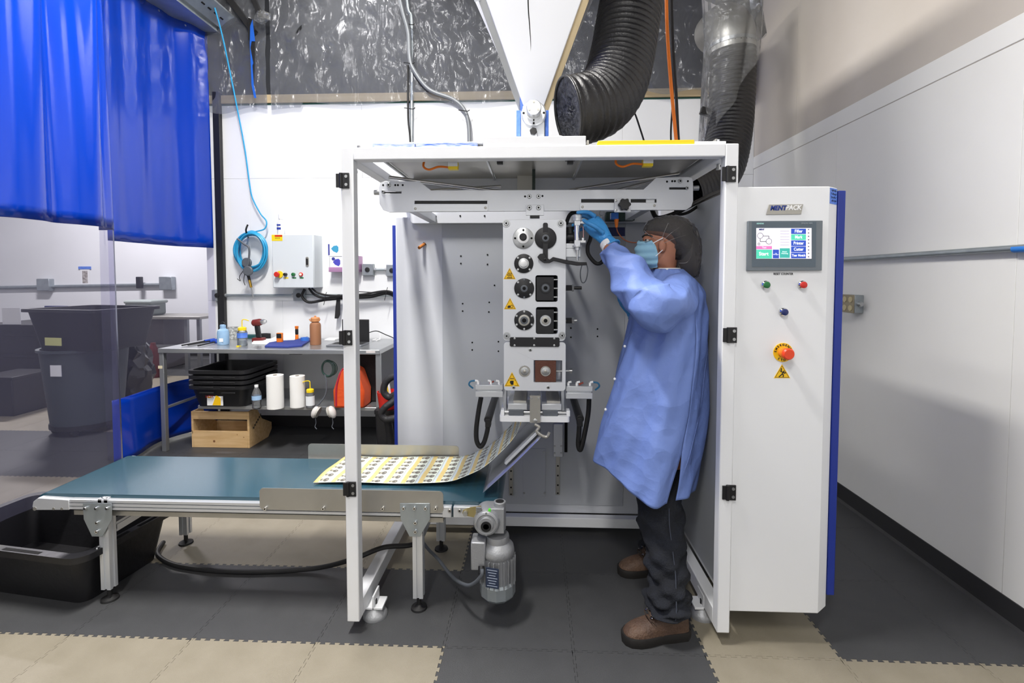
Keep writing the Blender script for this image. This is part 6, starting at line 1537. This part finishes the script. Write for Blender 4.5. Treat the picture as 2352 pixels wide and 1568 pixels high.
# dark crates and pallet behind, left
CR = [(-60, 745, 150, 880, 5.6, .7, 'dark stack of folded crates beyond the waste bin', 'black_matte'),
      (-60, 868, 30, 935, 4.9, .45, 'low black crate on the hall floor before the dark crate stack', 'tub_black'),
      (-20, 885, 118, 915, 5.38, .14, 'grey flat cart standing on the hall floor', 'grey_plastic')]
for k, (x0, y0, x1, y1, Y, dp_, lab, m) in enumerate(CR):
    a, c_ = aY(x0, y0, Y), aY(x1, y1, Y)
    tt = thing(('crate_stack', 'crate', 'flat_cart')[k], lab, ('crates', 'crate', 'cart')[k], ((a.x + c_.x) / 2, Y + dp_ / 2, max(0, c_.z)))
    zlo = 0.0 if k < 2 else .12
    obj('shell', B().box(a.x, c_.x, Y, Y + dp_, zlo, a.z), m, tt, bevel=.01)
    if k == 0:
        for i in range(3): obj('crate_lip', B().box(a.x - .01, c_.x + .01, Y - .012, Y, .25 + i * .25, .29 + i * .25), 'black_plastic', tt, bevel=.003)
        # notices standing on it
        qa = aY(16, 733, Y); obj('notice', B().box(qa.x - .08, qa.x + .14, Y + .02, Y + .03, a.z, a.z + .2), 'white_plastic', tt)
    elif k == 1: obj('rim', B().box(a.x - .015, c_.x + .015, Y - .015, Y + dp_ + .015, a.z - .02, a.z + .012), 'tub_black', tt, bevel=.004)
    else:
        for sx_ in (.1, .9):
            for sy_ in (.1, .9): obj('wheel', B().cyl((a.x + (c_.x - a.x) * sx_ - .02, Y + dp_ * sy_, .06), (a.x + (c_.x - a.x) * sx_ + .02, Y + dp_ * sy_, .06), .058, n=20), 'black_rubber', tt)
a, c_ = aY(105, 702, 5.9), aY(155, 738, 5.9)
t = thing('monitor', 'small dark monitor standing beyond the black tub', 'monitor', ((a.x + c_.x) / 2, 5.9, aY(100, 745, 5.6).z))
obj('panel', B().box(a.x, c_.x, 5.88, 5.92, c_.z, a.z), 'navy', t, bevel=.004); obj('stand', B().box((a.x + c_.x) / 2 - .03, (a.x + c_.x) / 2 + .03, 5.9, 5.93, aY(100, 745, 5.6).z + .003, c_.z + .02), 'black_plastic', t)
# crumpled black bag of plastic right of the bin
bgp = aZ(290, 900, 0); bgp = Vector((X_(292, 5.25, 800), 5.25, 0))
bb_ = B().ell((bgp.x, bgp.y, .42), .22, .25, .43, 26, 18)
random.seed(5); bb_.v = [(x + random.uniform(-.03, .03), y + random.uniform(-.03, .03), max(.002, z + random.uniform(-.03, .03))) for x, y, z in bb_.v]
tag(obj('plastic_bag', bb_, mat('bag_gloss', '#1b1c1f', .22, coat=.4, bump=(14, .8)), sharp=20), 'crumpled glossy black plastic bag beside the waste bin', 'bag')
# far bench with a grey case
YQ = 7.4
a, c_ = aY(300, 727, YQ), aY(462, 830, YQ)
t = thing('far_table', 'long grey steel table against the far wall of the hall', 'table', ((a.x + c_.x) / 2, YQ + .3, 0))
obj('table_top', B().box(a.x - .6, c_.x, YQ, YQ + .7, a.z - .04, a.z), 'steel_dull', t, bevel=.003)
for x in (a.x - .55, (a.x + c_.x) / 2 + .3, c_.x - .05):
    for y in (YQ + .05, YQ + .65): obj('leg', B().box(x - .025, x + .025, y - .025, y + .025, 0, a.z - .04), 'bench_leg', t)
obj('stretcher', B().box(a.x - .5, c_.x - .05, YQ + .04, YQ + .07, .35, .39), 'bench_leg', t)
ztt = a.z
a, c_ = aY(290, 690, YQ + .2), aY(352, 722, YQ + .2)
t = thing('grey_case', 'grey rounded equipment case on the far table', 'case', ((a.x + c_.x) / 2, YQ + .35, ztt))
obj('case_body', B().box(a.x, c_.x, YQ + .15, YQ + .5, ztt + .001, a.z - .02), mat('case_grey', '#7c8582', .5), t, bevel=.04, seg=4)
obj('case_lid', B().box(a.x - .01, c_.x + .02, YQ + .14, YQ + .52, a.z - .05, a.z + .005), mat('case_pale', '#9aa39f', .5), t, bevel=.03, seg=4)
a, c_ = aY(312, 735, YQ + .1), aY(375, 815, YQ + .1)
tag(obj('grey_cabinet', B().box(a.x, c_.x, YQ + .12, YQ + .6, .0, ztt - .05), mat('cab_dim', '#6a6668', .6), bevel=.01), 'dull grey cabinet standing under the far table', 'cabinet')
# hall wall conduit, box, notice
zc_ = aY(200, 658, 8.78).z
cd = obj('conduit', B().cyl((-11.5, 8.765, zc_ - .05), (X_(385, 8.76, 652), 8.765, zc_ + .04), .03, n=14), 'galv'); tag(cd, 'steel conduit along the far hall wall seen through the clear curtain', 'conduit')
q = aY(385, 653, 8.75); tag(obj('junction_box', B().box(q.x - .12, q.x + .12, 8.69, 8.799, q.z - .10, q.z + .14), 'galv', bevel=.01), 'grey junction box ending the far hall conduit, above the grey case', 'junction box')
q = aY(105, 655, 8.75); tag(obj('junction_box', B().box(q.x - .12, q.x + .12, 8.69, 8.799, q.z - .10, q.z + .12), 'galv', bevel=.01), 'grey junction box midway on the far wall conduit', 'junction box')
q = aY(325, 648, 8.74); tag(obj('wall_switch', B().box(q.x - .045, q.x + .045, 8.66, 8.73, q.z - .11, q.z + .1), 'black_plastic', bevel=.01), 'black switch hanging on the far wall conduit', 'switch')
a, c_ = aY(184, 618, 8.79), aY(207, 655, 8.79)
t = thing('wall_notice', 'white paper notice taped to the far hall wall', 'notice', ((a.x + c_.x) / 2, 8.79, c_.z))
obj('sheet', B().box(a.x, c_.x, 8.790, 8.793, c_.z, a.z), 'white_plastic', t)
obj('printed_block', B().box(a.x + .04, c_.x - .04, 8.787, 8.790, c_.z + .04, a.z - .03), mat('print_brown', '#7d7570', .7, var=(30, 1, '#c9c4be')), t)
obj('tape', B().box(a.x - .03, c_.x + .03, 8.785, 8.790, a.z, a.z + .05).box(a.x + .05, c_.x - .05, 8.785, 8.790, c_.z - .03, c_.z), 'tape_blue', t)
tag(obj('red_canister', B().lathe([(.07, 0), (.07, .4), (.04, .45), (.03, .5)], (X_(352, 6.9, 800), 6.9, 0), 'z', 20), mat('dark_red', '#5e1a1c', .5)), 'dark red canister standing before the far table', 'canister')
# ================================================================== PERSON
YM = 2.22
pr_loc = Vector((X_(1530, 2.2, 1400), 2.2, 0))
mat('skin', '#a9735a', .55, var=(30, .3, '#8f5a45'), bump=(200, .1))
def gown_mat():
    m = mat('gown_blue', '#738cce', .6, var=(3, .25, '#647cbd'), bump=(30, .2))
    crumple(m, 7, .42, .035, (1, 1, .8), .2)
    return m
gown_mat()
mat('denim', '#12151c', .9, var=(18, .6, '#1d222e'), bump=(160, .5))
mat('leather', '#5f4838', .6, var=(16, .8, '#412f26'), bump=(120, .5))
mat('sole', '#171412', .7)
mat('glove', '#3f8fd0', .42, var=(12, .4, '#2f78b8'), bump=(70, .35))
mat('hair', '#19130f', .6, bump=(90, .6))
mat('mask_blue', '#8fbdd6', .7, bump=(60, .2))
mat('knit_white', '#eef0f4', .8, bump=(300, .4))
def ringpx(py, xf, xb, hw, Yc=YM, n=28, front=0.0, dz=0.0):
    """horizontal ring whose silhouette reaches pixels xf..xb at height py; front>0 narrows the -x side"""
    a, c_ = aY(xf, py, Yc), aY(xb, py, Yc); xm, rx_, z = (a.x + c_.x) / 2, (c_.x - a.x) / 2, (a.z + c_.z) / 2
    out = []
    for i in range(n):
        t = 2 * math.pi * i / n; cx_ = math.cos(t)
        w = hw * (1 - front * max(0, -cx_) ** 1.5)
        out.append(Vector((xm + rx_ * cx_, Yc + w * math.sin(t), z + dz * cx_)))
    return out
# ---- body: one continuous skin surface (head, neck, trunk, arms, legs), remeshed together
HEAD = [(503, 1527, 1546, .015), (507, 1512, 1560, .038), (513, 1499, 1571, .054), (522, 1489, 1579, .066), (533, 1482, 1584, .073), (541, 1479, 1586, .0755), (546, 1475, 1586, .0755), (550, 1476, 1586, .075),
        (555, 1478, 1585, .074), (561, 1473, 1583, .073), (567, 1467, 1580, .072), (573, 1462, 1577, .071), (577, 1464, 1574, .070), (581, 1472, 1570, .069), (586, 1471, 1566, .068), (591, 1473, 1562, .067), (596, 1476, 1558, .065), (602, 1478, 1555, .063), (608, 1484, 1553, .060), (613, 1494, 1552, .056)]
NECK = [(620, 1504, 1553, .055), (632, 1508, 1560, .056), (645, 1506, 1572, .065), (655, 1498, 1585, .11), (668, 1490, 1592, .155), (690, 1478, 1598, .17), (760, 1470, 1600, .165), (850, 1465, 1597, .155), (930, 1458, 1595, .16), (1000, 1462, 1590, .165), (1050, 1475, 1580, .15)]
bb = B().loft([ringpx(py, xf, xb, hw, front=.42) for py, xf, xb, hw in HEAD] + [ringpx(py, xf, xb, hw, front=.1) for py, xf, xb, hw in NECK])
# nose, ear
bb.ell(aY(1521, 564, YM - .074), .017, .012, .030, 14, 10)
bb.ell(aY(1470, 570, YM), .014, .014, .014, 12, 8)
AP = [aY(*q) for q in ((1560, 662, 2.12), (1535, 692, 2.0), (1502, 710, 1.96), (1455, 652, 2.03), (1420, 602, 2.08), (1402, 572, 2.12), (1394, 556, 2.15))]
bb.tube(AP, lambda t: .058 - .032 * t, n=14, sub=4)
RP = [aY(*q) for q in ((1545, 672, 2.34), (1535, 740, 2.41), (1500, 765, 2.43), (1466, 735, 2.39), (1456, 722, 2.37))]
bb.tube(RP, lambda t: .056 - .028 * t, n=14, sub=4)
LLEG = [aY(*q) for q in ((1518, 1010, 2.24), (1518, 1120, 2.17), (1524, 1230, 2.12), (1532, 1310, 2.05), (1534, 1400, 2.01))]
RLEG = [Vector(q) for q in ((.62, 2.42, .72), (.61, 2.45, .55), (.61, 2.48, .38), (.62, 2.50, .2), (.63, 2.5, .09))]
for P in (LLEG, RLEG): bb.tube(P, lambda t: .085 - .038 * t, n=16, sub=4)
pr = obj('person', bb, 'skin', loc=pr_loc, sharp=180)
tag(pr, 'person in blue gown, hairnet, mask and gloves reaching up to the machine', 'person')
md = pr.modifiers.new('remesh', 'REMESH'); md.mode = 'VOXEL'; md.voxel_size = .0042; md.use_smooth_shade = True
md = pr.modifiers.new('smooth', 'SMOOTH'); md.iterations = 4; md.factor = .5
# eye and brow
e = aY(1486, 551, YM - .05)
obj('eye', B().ell(e, .010, .008, .007, 12, 8), mat('eye_white', '#cfc8c0', .3), pr)
obj('iris', B().ell(e + Vector((-.006, -.005, 0)), .004, .004, .0045, 10, 8), 'hair', pr)
obj('eyelid', B().tube([e + Vector((-.012, -.004, .002)), e + Vector((-.004, -.008, .007)), e + Vector((.012, -.010, .003))], .003), 'skin', pr)
obj('eyebrow', B().tube([aY(1476, 544, YM - .035), aY(1481, 540, YM - .052), aY(1491, 540, YM - .064), aY(1499, 544, YM - .068)], .0042), 'hair', pr)
# hair cap (short dark hair) and sideburn
def shell(rows, k, fr=.42, Yc=YM, n=32, hwk=1.0):
    return [ringpx(py, (xf + xb) / 2 + (xf - (xf + xb) / 2) * k, (xf + xb) / 2 + (xb - (xf + xb) / 2) * k, hw * k * hwk, Yc, n, front=fr) for py, xf, xb, hw in rows]
hr = [(501, 1527, 1548, .02), (505, 1510, 1563, .042), (511, 1497, 1575, .060), (519, 1488, 1583, .070), (528, 1485, 1588, .077), (538, 1491, 1590, .079), (548, 1506, 1590, .079), (560, 1520, 1588, .078), (572, 1527, 1583, .076), (584, 1530, 1575, .072), (597, 1536, 1564, .058)]
obj('hair', B().loft(shell(hr, 1.02, .3)), 'hair', pr, sharp=180)
# hairnet: bouffant cap, puffed at the back
hn = [(496, 1524, 1552, .03), (500, 1506, 1570, .055), (507, 1491, 1582, .075), (517, 1482, 1592, .088), (528, 1478, 1599, .096), (540, 1484, 1604, .100), (552, 1500, 1608, .100), (566, 1519, 1610, .097), (582, 1531, 1610, .092), (598, 1542, 1608, .084), (612, 1552, 1606, .07), (626, 1562, 1604, .05), (636, 1574, 1602, .03)]
hs_ = shell(hn, 1.0, .35, n=48)
for j, rg in enumerate(hs_):
    for i, p_ in enumerate(rg):
        t = 2 * math.pi * i / 48
        p_ += Vector((.0035 * math.sin(9 * t + j), .004 * math.cos(13 * t + 2 * j), .003 * math.sin(7 * t + 3 * j)))
clear_mat('net', '#b9b2ac', .12, .13, '#b5b2b2', .4, bump=(40, .4))
obj('hairnet', B().loft(hs_), 'net', pr, sharp=180)
for pts in (((1479, 529), (1492, 540), (1508, 549), (1519, 552)), ((1519, 552), (1527, 530), (1535, 512)), ((1519, 556), (1540, 536), (1560, 522)), ((1521, 560), (1548, 548), (1575, 540)), ((1590, 560), (1588, 585), (1578, 602), (1560, 604)), ((1600, 530), (1606, 560), (1608, 600))):
    obj('net_crease', B().tube([aY(x, y, YM - .092 + .03 * abs(x - 1540) / 60) for x, y in pts], .0009, n=6), mat('crease', '#8f8a88', .6), pr)
# mask
MK = [(553, 1468, .40), (560, 1463, .46), (568, 1460, .5), (577, 1458, .52), (586, 1459, .53), (595, 1463, .52), (603, 1469, .50), (610, 1480, .45), (614, 1489, .40)]
def maskpt(u, v):
    k = v * (len(MK) - 1); i = min(int(k), len(MK) - 2); f = k - i
    py = MK[i][0] * (1 - f) + MK[i + 1][0] * f; xf = MK[i][1] * (1 - f) + MK[i + 1][1] * f; ww = MK[i][2] * (1 - f) + MK[i + 1][2] * f
    t = math.pi + (u * 2 - 1) * math.pi * ww * 0.74
    c_ = aY(1524, py, YM); xm = c_.x; rx_ = xm - aY(xf, py, YM).x
    w = .079 * (1 - .30 * max(0, -math.cos(t)) ** 1.5)
    rip = .003 * math.sin(v * 26)
    return (xm + (rx_ + rip) * math.cos(t), YM + (w + rip) * math.sin(t), c_.z + .004 * math.sin(u * 6))
obj('face_mask', B().grid(maskpt, 28, 32), 'mask_blue', pr, sharp=60, solid=.0015)
for a, c_ in (((1500, 558), (1523, 546)), ((1506, 588), (1522, 574))):
    obj('mask_strap', B().tube([aY(a[0], a[1], YM - .08), aY((a[0] + c_[0]) / 2, (a[1] + c_[1]) / 2, YM - .083), aY(c_[0], c_[1], YM - .085)], .0018, n=6), 'knit_white', pr)
# ---- gown
GW = [(618, 1502, 1562, .075), (628, 1495, 1574, .11), (639, 1484, 1588, .15), (653, 1472, 1601, .185), (675, 1460, 1609, .20), (710, 1450, 1613, .205), (750, 1444, 1616, .205), (800, 1432, 1616, .205), (860, 1414, 1614, .21), (930, 1398, 1612, .215), (985, 1386, 1604, .22), (1035, 1378, 1596, .225), (1075, 1374, 1588, .225), (1112, 1372, 1580, .225)]
GT0 = R(-64)
def gownpt(u, v):
    k = v * (len(GW) - 1); i = min(int(k), len(GW) - 2); f = k - i
    py, xf, xb, hw = [GW[i][q] * (1 - f) + GW[i + 1][q] * f for q in range(4)]
    a, c_ = aY(xf, py, YM), aY(xb, py, YM); xm, rx_, z = (a.x + c_.x) / 2, (c_.x - a.x) / 2, (a.z + c_.z) / 2
    open_ = max(0, (v - .80) / .20); gap = .25 * open_
    t = GT0 + gap * .35 + u * (2 * math.pi - gap)
    low = max(0, v - .35) / .65
    d = (.004 + .012 * low) * math.sin(5 * t + 1.5 + 2 * v) + .008 * low * math.sin(9 * t - 3 * v) + .004 * math.sin(14 * t + 18 * v)
    # creases running diagonally from the raised arm
    d += .006 - .012 * abs(math.sin(8 * (v - .35 * math.cos(t)) + 3 + .5 * math.sin(4 * t))) * max(0, 1 - abs(v - .35) * 2.2) - .008 * low * abs(math.sin(2.5 * t + 5 * v))
    zz = z - .012 * low * math.cos(t - 2.6)
    zz += .13 * max(0, (v - .62) / .38) ** 1.3 * max(0, -math.cos(t)) ** 1.3
    return (xm + (rx_ + d) * math.cos(t), YM + (hw + d) * math.sin(t), zz)
gw = obj('gown', B().grid(gownpt, 110, 90), 'gown_blue', pr, sharp=70, solid=.002)
def sleeve(path, rf, wr, name, seed):
    P = spline([Vector(p) for p in path], 20); n = 72; b = B(); m = len(P); a = None; random.seed(seed)
    for i, p in enumerate(P):
        d = (P[min(i + 1, m - 1)] - P[max(i - 1, 0)]).normalized(); a = d.orthogonal().normalized() if a is None else (a - d * a.dot(d)).normalized(); c_ = d.cross(a)
        s_ = i / (m - 1); r = rf(s_)
        for k in range(n):
            t = 2 * math.pi * k / n
            f = .010 - .016 * abs(math.sin(t + 7 * s_ + seed + .6 * math.sin(9 * s_))) ** .8 - .010 * abs(math.sin(1.5 * t - 11 * s_ + 2 * math.sin(t))) + .006 * math.sin(3 * t - 21 * s_) - .005 * abs(math.sin(2 * t + 19 * s_ + 1))
            f *= wr * min(1, (1 - s_) * 8 + .25) * min(1, .3 + s_ * 3)
            b.v.append(tuple(p + a * (r + f) * math.cos(t) + c_ * (r + f) * math.sin(t)))
    for i in range(m - 1):
        for k in range(n): j = (k + 1) % n; b.f.append((i * n + k, i * n + j, (i + 1) * n + j, (i + 1) * n + k))
    return obj(name, b, 'gown_blue', pr, sharp=50, solid=.002)
def lerp_r(tab):
    def f(s_):
        for (s0, r0), (s1, r1) in zip(tab, tab[1:]):
            if s_ <= s1: k = (s_ - s0) / (s1 - s0); return r0 + (r1 - r0) * k
        return tab[-1][1]
    return f
sleeve([aY(*q) for q in ((1576, 682, 2.22), (1558, 680, 2.13), (1538, 696, 2.02), (1508, 706, 1.96), (1482, 683, 1.985), (1455, 648, 2.025), (1430, 612, 2.07), (1408, 580, 2.11), (1403, 573, 2.12))], lerp_r([(0, .085), (.16, .100), (.38, .108), (.52, .100), (.68, .084), (.80, .070), (.88, .062), (.94, .05), (1, .034)]), 1.0, 'sleeve', 1)
sleeve([aY(*q) for q in ((1550, 672, 2.30), (1540, 740, 2.40), (1505, 768, 2.43), (1472, 740, 2.39), (1460, 727, 2.38))], lerp_r([(0, .09), (.5, .095), (.85, .07), (1, .04)]), 1.0, 'sleeve', 4)
obj('cuff', B().tube([aY(1407, 579, 2.12), aY(1400, 568, 2.13), aY(1395, 559, 2.145)], .033, n=20), 'knit_white', pr)
obj('cuff', B().tube([aY(1462, 730, 2.375), aY(1453, 718, 2.37)], .031, n=20, sub=1), 'knit_white', pr)
obj('collar', B().loft([ringpx(py, xf, xb, hw, front=.1) for py, xf, xb, hw in ((630, 1499, 1568, .094), (623, 1501, 1564, .085), (616, 1502, 1560, .075), (617, 1505, 1557, .070))], cap=False), 'knit_white', pr, sharp=180, solid=.002)
for px, py in ((1432, 795), (1409, 870), (1388, 940)):
    p_ = aY(px + 3, py, YM - .07); obj('snap_button', B().ell(p_, .006, .006, .006, 12, 8), 'white_plastic', pr)
obj('gown_seam', B().tube([Vector(gownpt(.15 - .015 * k, .42 + .05 * k)) + Vector((0, -.002, 0)) for k in range(10)], .0015, n=6), mat('seam', '#6f86c4', .7), pr)
# ---- gloves
def glove(name, palm, fingers, wrist, rw):
    b = B()
    b.loft(palm)
    for f in fingers:
        pts, r0 = f; b.tube(pts, (lambda r0: lambda t: r0 * (1 - .25 * t))(r0), n=12, sub=5); b.ell(pts[-1], r0 * .76, r0 * .76, r0 * .76, 10, 8)
    b.tube(wrist, lambda t: rw + .006 * t, n=18, sub=4)
    o = obj(name, b, 'glove', pr, sharp=180)
    md = o.modifiers.new('remesh', 'REMESH'); md.mode = 'VOXEL'; md.voxel_size = .0026; md.use_smooth_shade = True
    md = o.modifiers.new('smooth', 'SMOOTH'); md.iterations = 5
    return o
def oval(c_, d, side, w, h, n=16):
    d = Vector(d).normalized(); s_ = (Vector(side) - d * Vector(side).dot(d)).normalized(); u_ = d.cross(s_)
    return [Vector(c_) + s_ * w * math.cos(2 * math.pi * i / n) + u_ * h * math.sin(2 * math.pi * i / n) for i in range(n)]
w0, k0 = aY(1394, 552, 2.15), aY(1357, 508, 2.215)
d = (k0 - w0); side = Vector((.62, .25, .62))        # across the knuckles, in the image plane
palm = [oval(w0.lerp(k0, t), d, side, w_, h_) for t, w_, h_ in ((-.05, .028, .024), (.2, .034, .026), (.5, .043, .025), (.8, .046, .022), (1.0, .043, .018), (1.06, .036, .012))]
fing = [([aY(1367, 497, 2.20), aY(1352, 488, 2.19), aY(1337, 487, 2.175), aY(1327, 488, 2.17)], .0105),
        ([aY(1358, 503, 2.225), aY(1344, 496, 2.235), aY(1334, 497, 2.235), aY(1322, 503, 2.225)], .0105),
        ([aY(1350, 514, 2.235), aY(1339, 511, 2.25), aY(1329, 513, 2.25), aY(1316, 517, 2.235)], .0100),
        ([aY(1346, 524, 2.235), aY(1339, 525, 2.25), aY(1331, 528, 2.25), aY(1320, 530, 2.24)], .0090),
        ([aY(1385, 535, 2.14), aY(1366, 520, 2.12), aY(1350, 512, 2.13), aY(1341, 506, 2.155)], .0115)]
wr_ = [w0 + Vector((.0, 0, .0)), w0 - d * .18, w0 - d * .30]
glove('glove', palm, fing, wr_, .029)
obj('glove_hem', B().tube([w0 - d * .30 + v_ for v_ in [q - (w0) for q in oval(w0, d, side, .037, .034, 18)]], .0035, closed=True, sub=2), 'glove', pr)
w0, k0 = aY(1452, 716, 2.365), aY(1434, 684, 2.34)
d = (k0 - w0); side = Vector((.7, -.3, -.3))
palm = [oval(w0.lerp(k0, t), d, side, w_, h_) for t, w_, h_ in ((-.1, .027, .022), (.25, .036, .024), (.6, .042, .023), (1.0, .040, .019), (1.08, .034, .012))]
fing = [([aY(1427 + 6 * i, 686 - i, 2.33 - .004 * i), aY(1420 + 5.5 * i, 672 - i, 2.32), aY(1417 + 6 * i, 663, 2.34), aY(1420 + 6 * i, 659, 2.36)], .0098 - .0004 * i) for i in range(4)]
fing.append(([aY(1440, 705, 2.33), aY(1428, 694, 2.31), aY(1422, 684, 2.305), aY(1421, 676, 2.31)], .011))
glove('glove', palm, fing, [w0, w0 - d * .2, w0 - d * .35], .028)
# ---- jeans
def trouser(P, tab, seed):
    Q = spline(P, 14); m = len(Q); n = 36; b = B()
    for i, p in enumerate(Q):
        s_ = i / (m - 1); rx_, ry_ = lerp_r([(t, r) for t, r, q in tab])(s_), lerp_r([(t, q) for t, r, q in tab])(s_)
        for k in range(n):
            t = 2 * math.pi * k / n
            low = .5 + 1.3 * s_
            f = low * (.006 * math.sin(2 * t + 24 * s_ + seed) + .0055 * math.sin(t * 3 - 37 * s_ + 1) + .004 * math.sin(5 * t + 52 * s_))
            f += .010 * max(0, s_ - .72) * math.sin(60 * s_ + 2 * t) * 2
            b.v.append((p.x + (rx_ + f) * math.cos(t), p.y + (ry_ + f) * math.sin(t), p.z))
    for i in range(m - 1):
        for k in range(n): j = (k + 1) % n; b.f.append((i * n + k, i * n + j, (i + 1) * n + j, (i + 1) * n + k))
    return b
LP = [Vector(q) for q in (aY(1520, 1000, 2.22), aY(1516, 1100, 2.18), aY(1516, 1170, 2.15), aY(1524, 1235, 2.10), aY(1531, 1290, 2.06), aY(1533, 1335, 2.03), aY(1533, 1372, 2.01), aY(1531, 1394, 2.0))]
jb = trouser(LP, [(0, .105, .11), (.3, .093, .10), (.5, .082, .088), (.68, .073, .078), (.85, .080, .082), (1, .082, .086)], 0)
RP2 = [Vector(q) for q in ((.63, 2.42, .74), (.61, 2.45, .6), (.61, 2.47, .45), (.62, 2.49, .3), (.63, 2.5, .18), (.63, 2.5, .09))]
jr = trouser(RP2, [(0, .10, .10), (.5, .085, .085), (1, .078, .08)], 3)
obj('jeans_leg', jb, 'denim', pr, sharp=60, solid=.003); obj('jeans_leg', jr, 'denim', pr, sharp=60, solid=.003)
obj('jeans_seam', B().tube([p + Vector((.012, -lerp_r([(0, .112), (.3, .103), (.5, .091), (.68, .082), (.85, .086), (1, .084)])(i / (len(LP) - 1)), 0)) for i, p in enumerate(LP)][1:], .0018, n=6), mat('seam_denim', '#3d4350', .8), pr)
# ---- boots
def boot(toe, heel, lab=None):
    toe, heel = Vector(toe), Vector(heel); f = (toe - heel).normalized(); s_ = Vector((-f.y, f.x, 0)); L = (toe - heel).length
    def W_(x, y, z): return heel + f * (x * L) + s_ * y + Vector((0, 0, z))
    sec = [(0.0, .030, .034, .10), (.06, .038, .034, .125), (.2, .039, .034, .135), (.36, .039, .034, .128), (.48, .042, .034, .108), (.62, .048, .034, .092), (.78, .050, .034, .080), (.90, .043, .034, .066), (.97, .030, .034, .052), (1.0, .014, .034, .042)]
    rings = []
    for x, w, z0_, z1_ in sec:
        rg = []
        for i in range(20):
            t = 2 * math.pi * i / 20; c_, n_ = math.cos(t), math.sin(t)
            zz = z0_ - .006 if n_ < 0 else z0_ - .006 + (z1_ - z0_) * n_ ** .8
            rg.append(W_(x, w * (abs(c_) ** .7) * (1 if c_ > 0 else -1), zz))
        rings.append(rg)
    b = obj('boot', B().loft(rings), 'leather', pr, sharp=60, sub=1)
    out = [(0.0 - .02, .022), (.05, .040), (.25, .042), (.45, .041), (.65, .051), (.80, .053), (.93, .044), (1.0, .026), (1.025, .0)]
    pl = [(x, y) for x, y in out] + [(x, -y) for x, y in reversed(out[:-1])]
    sl = B(); N = len(pl)
    for k, z in ((1.0, .0005), (1.03, .012), (1.03, .030), (.98, .036)): sl.v += [tuple(W_(.5 + (x - .5) * (1 + (k - 1) * .3), y * k, z)) for x, y in pl]
    for r_ in range(3):
        for i in range(N): j = (i + 1) % N; sl.f.append((r_ * N + i, r_ * N + j, (r_ + 1) * N + j, (r_ + 1) * N + i))
    sl.f += [tuple(range(N)), tuple(range(3 * N, 4 * N))]
    obj('sole', sl, 'sole', b, sharp=40)
    obj('tongue', B().loft([oval(W_(x, 0, z), f + Vector((0, 0, up)), s_, w, .006) for x, z, w, up in ((.60, .100, .020, -.35), (.5, .114, .022, -.5), (.42, .130, .022, -.7), (.38, .138, .020, -.9))]), 'leather', b)
    for k in range(4):
        x = .42 + .06 * k; z = .136 - .011 * k
        for sd in (-1, 1):
            p_ = W_(x, sd * .026, z - .004); obj('eyelet', B().tube([p_ + (f * .005 * math.cos(t) + s_ * .005 * math.sin(t)) + Vector((0, 0, .006)) for t in [i * math.pi / 4 for i in range(8)]], .0018, closed=True, sub=2, n=6), 'chrome', b)
        obj('lace', B().tube([W_(x, -.026, z + .002), W_(x + .015, 0, z + .010), W_(x + .03 * (k % 2), .026, z + .002)], .0028, n=6), mat('lace', '#3a2f26', .8), b)
    obj('stitch_line', B().tube([W_(.44, -.042, .075), W_(.56, -.046, .085), W_(.63, -.030, .098), W_(.655, 0, .102), W_(.63, .030, .098), W_(.56, .046, .085)], .0022, n=6), mat('stitch', '#3a2a20', .8), b)
    return b
th_ = aZ(1432, 1472, 0); hh_ = aZ(1572, 1456, 0)
boot((th_.x, th_.y, 0), (hh_.x + .01, hh_.y, 0))
th_ = aZ(1424, 1325, 0)
boot((th_.x, th_.y + .03, 0), (th_.x + .28, th_.y + .07, 0))
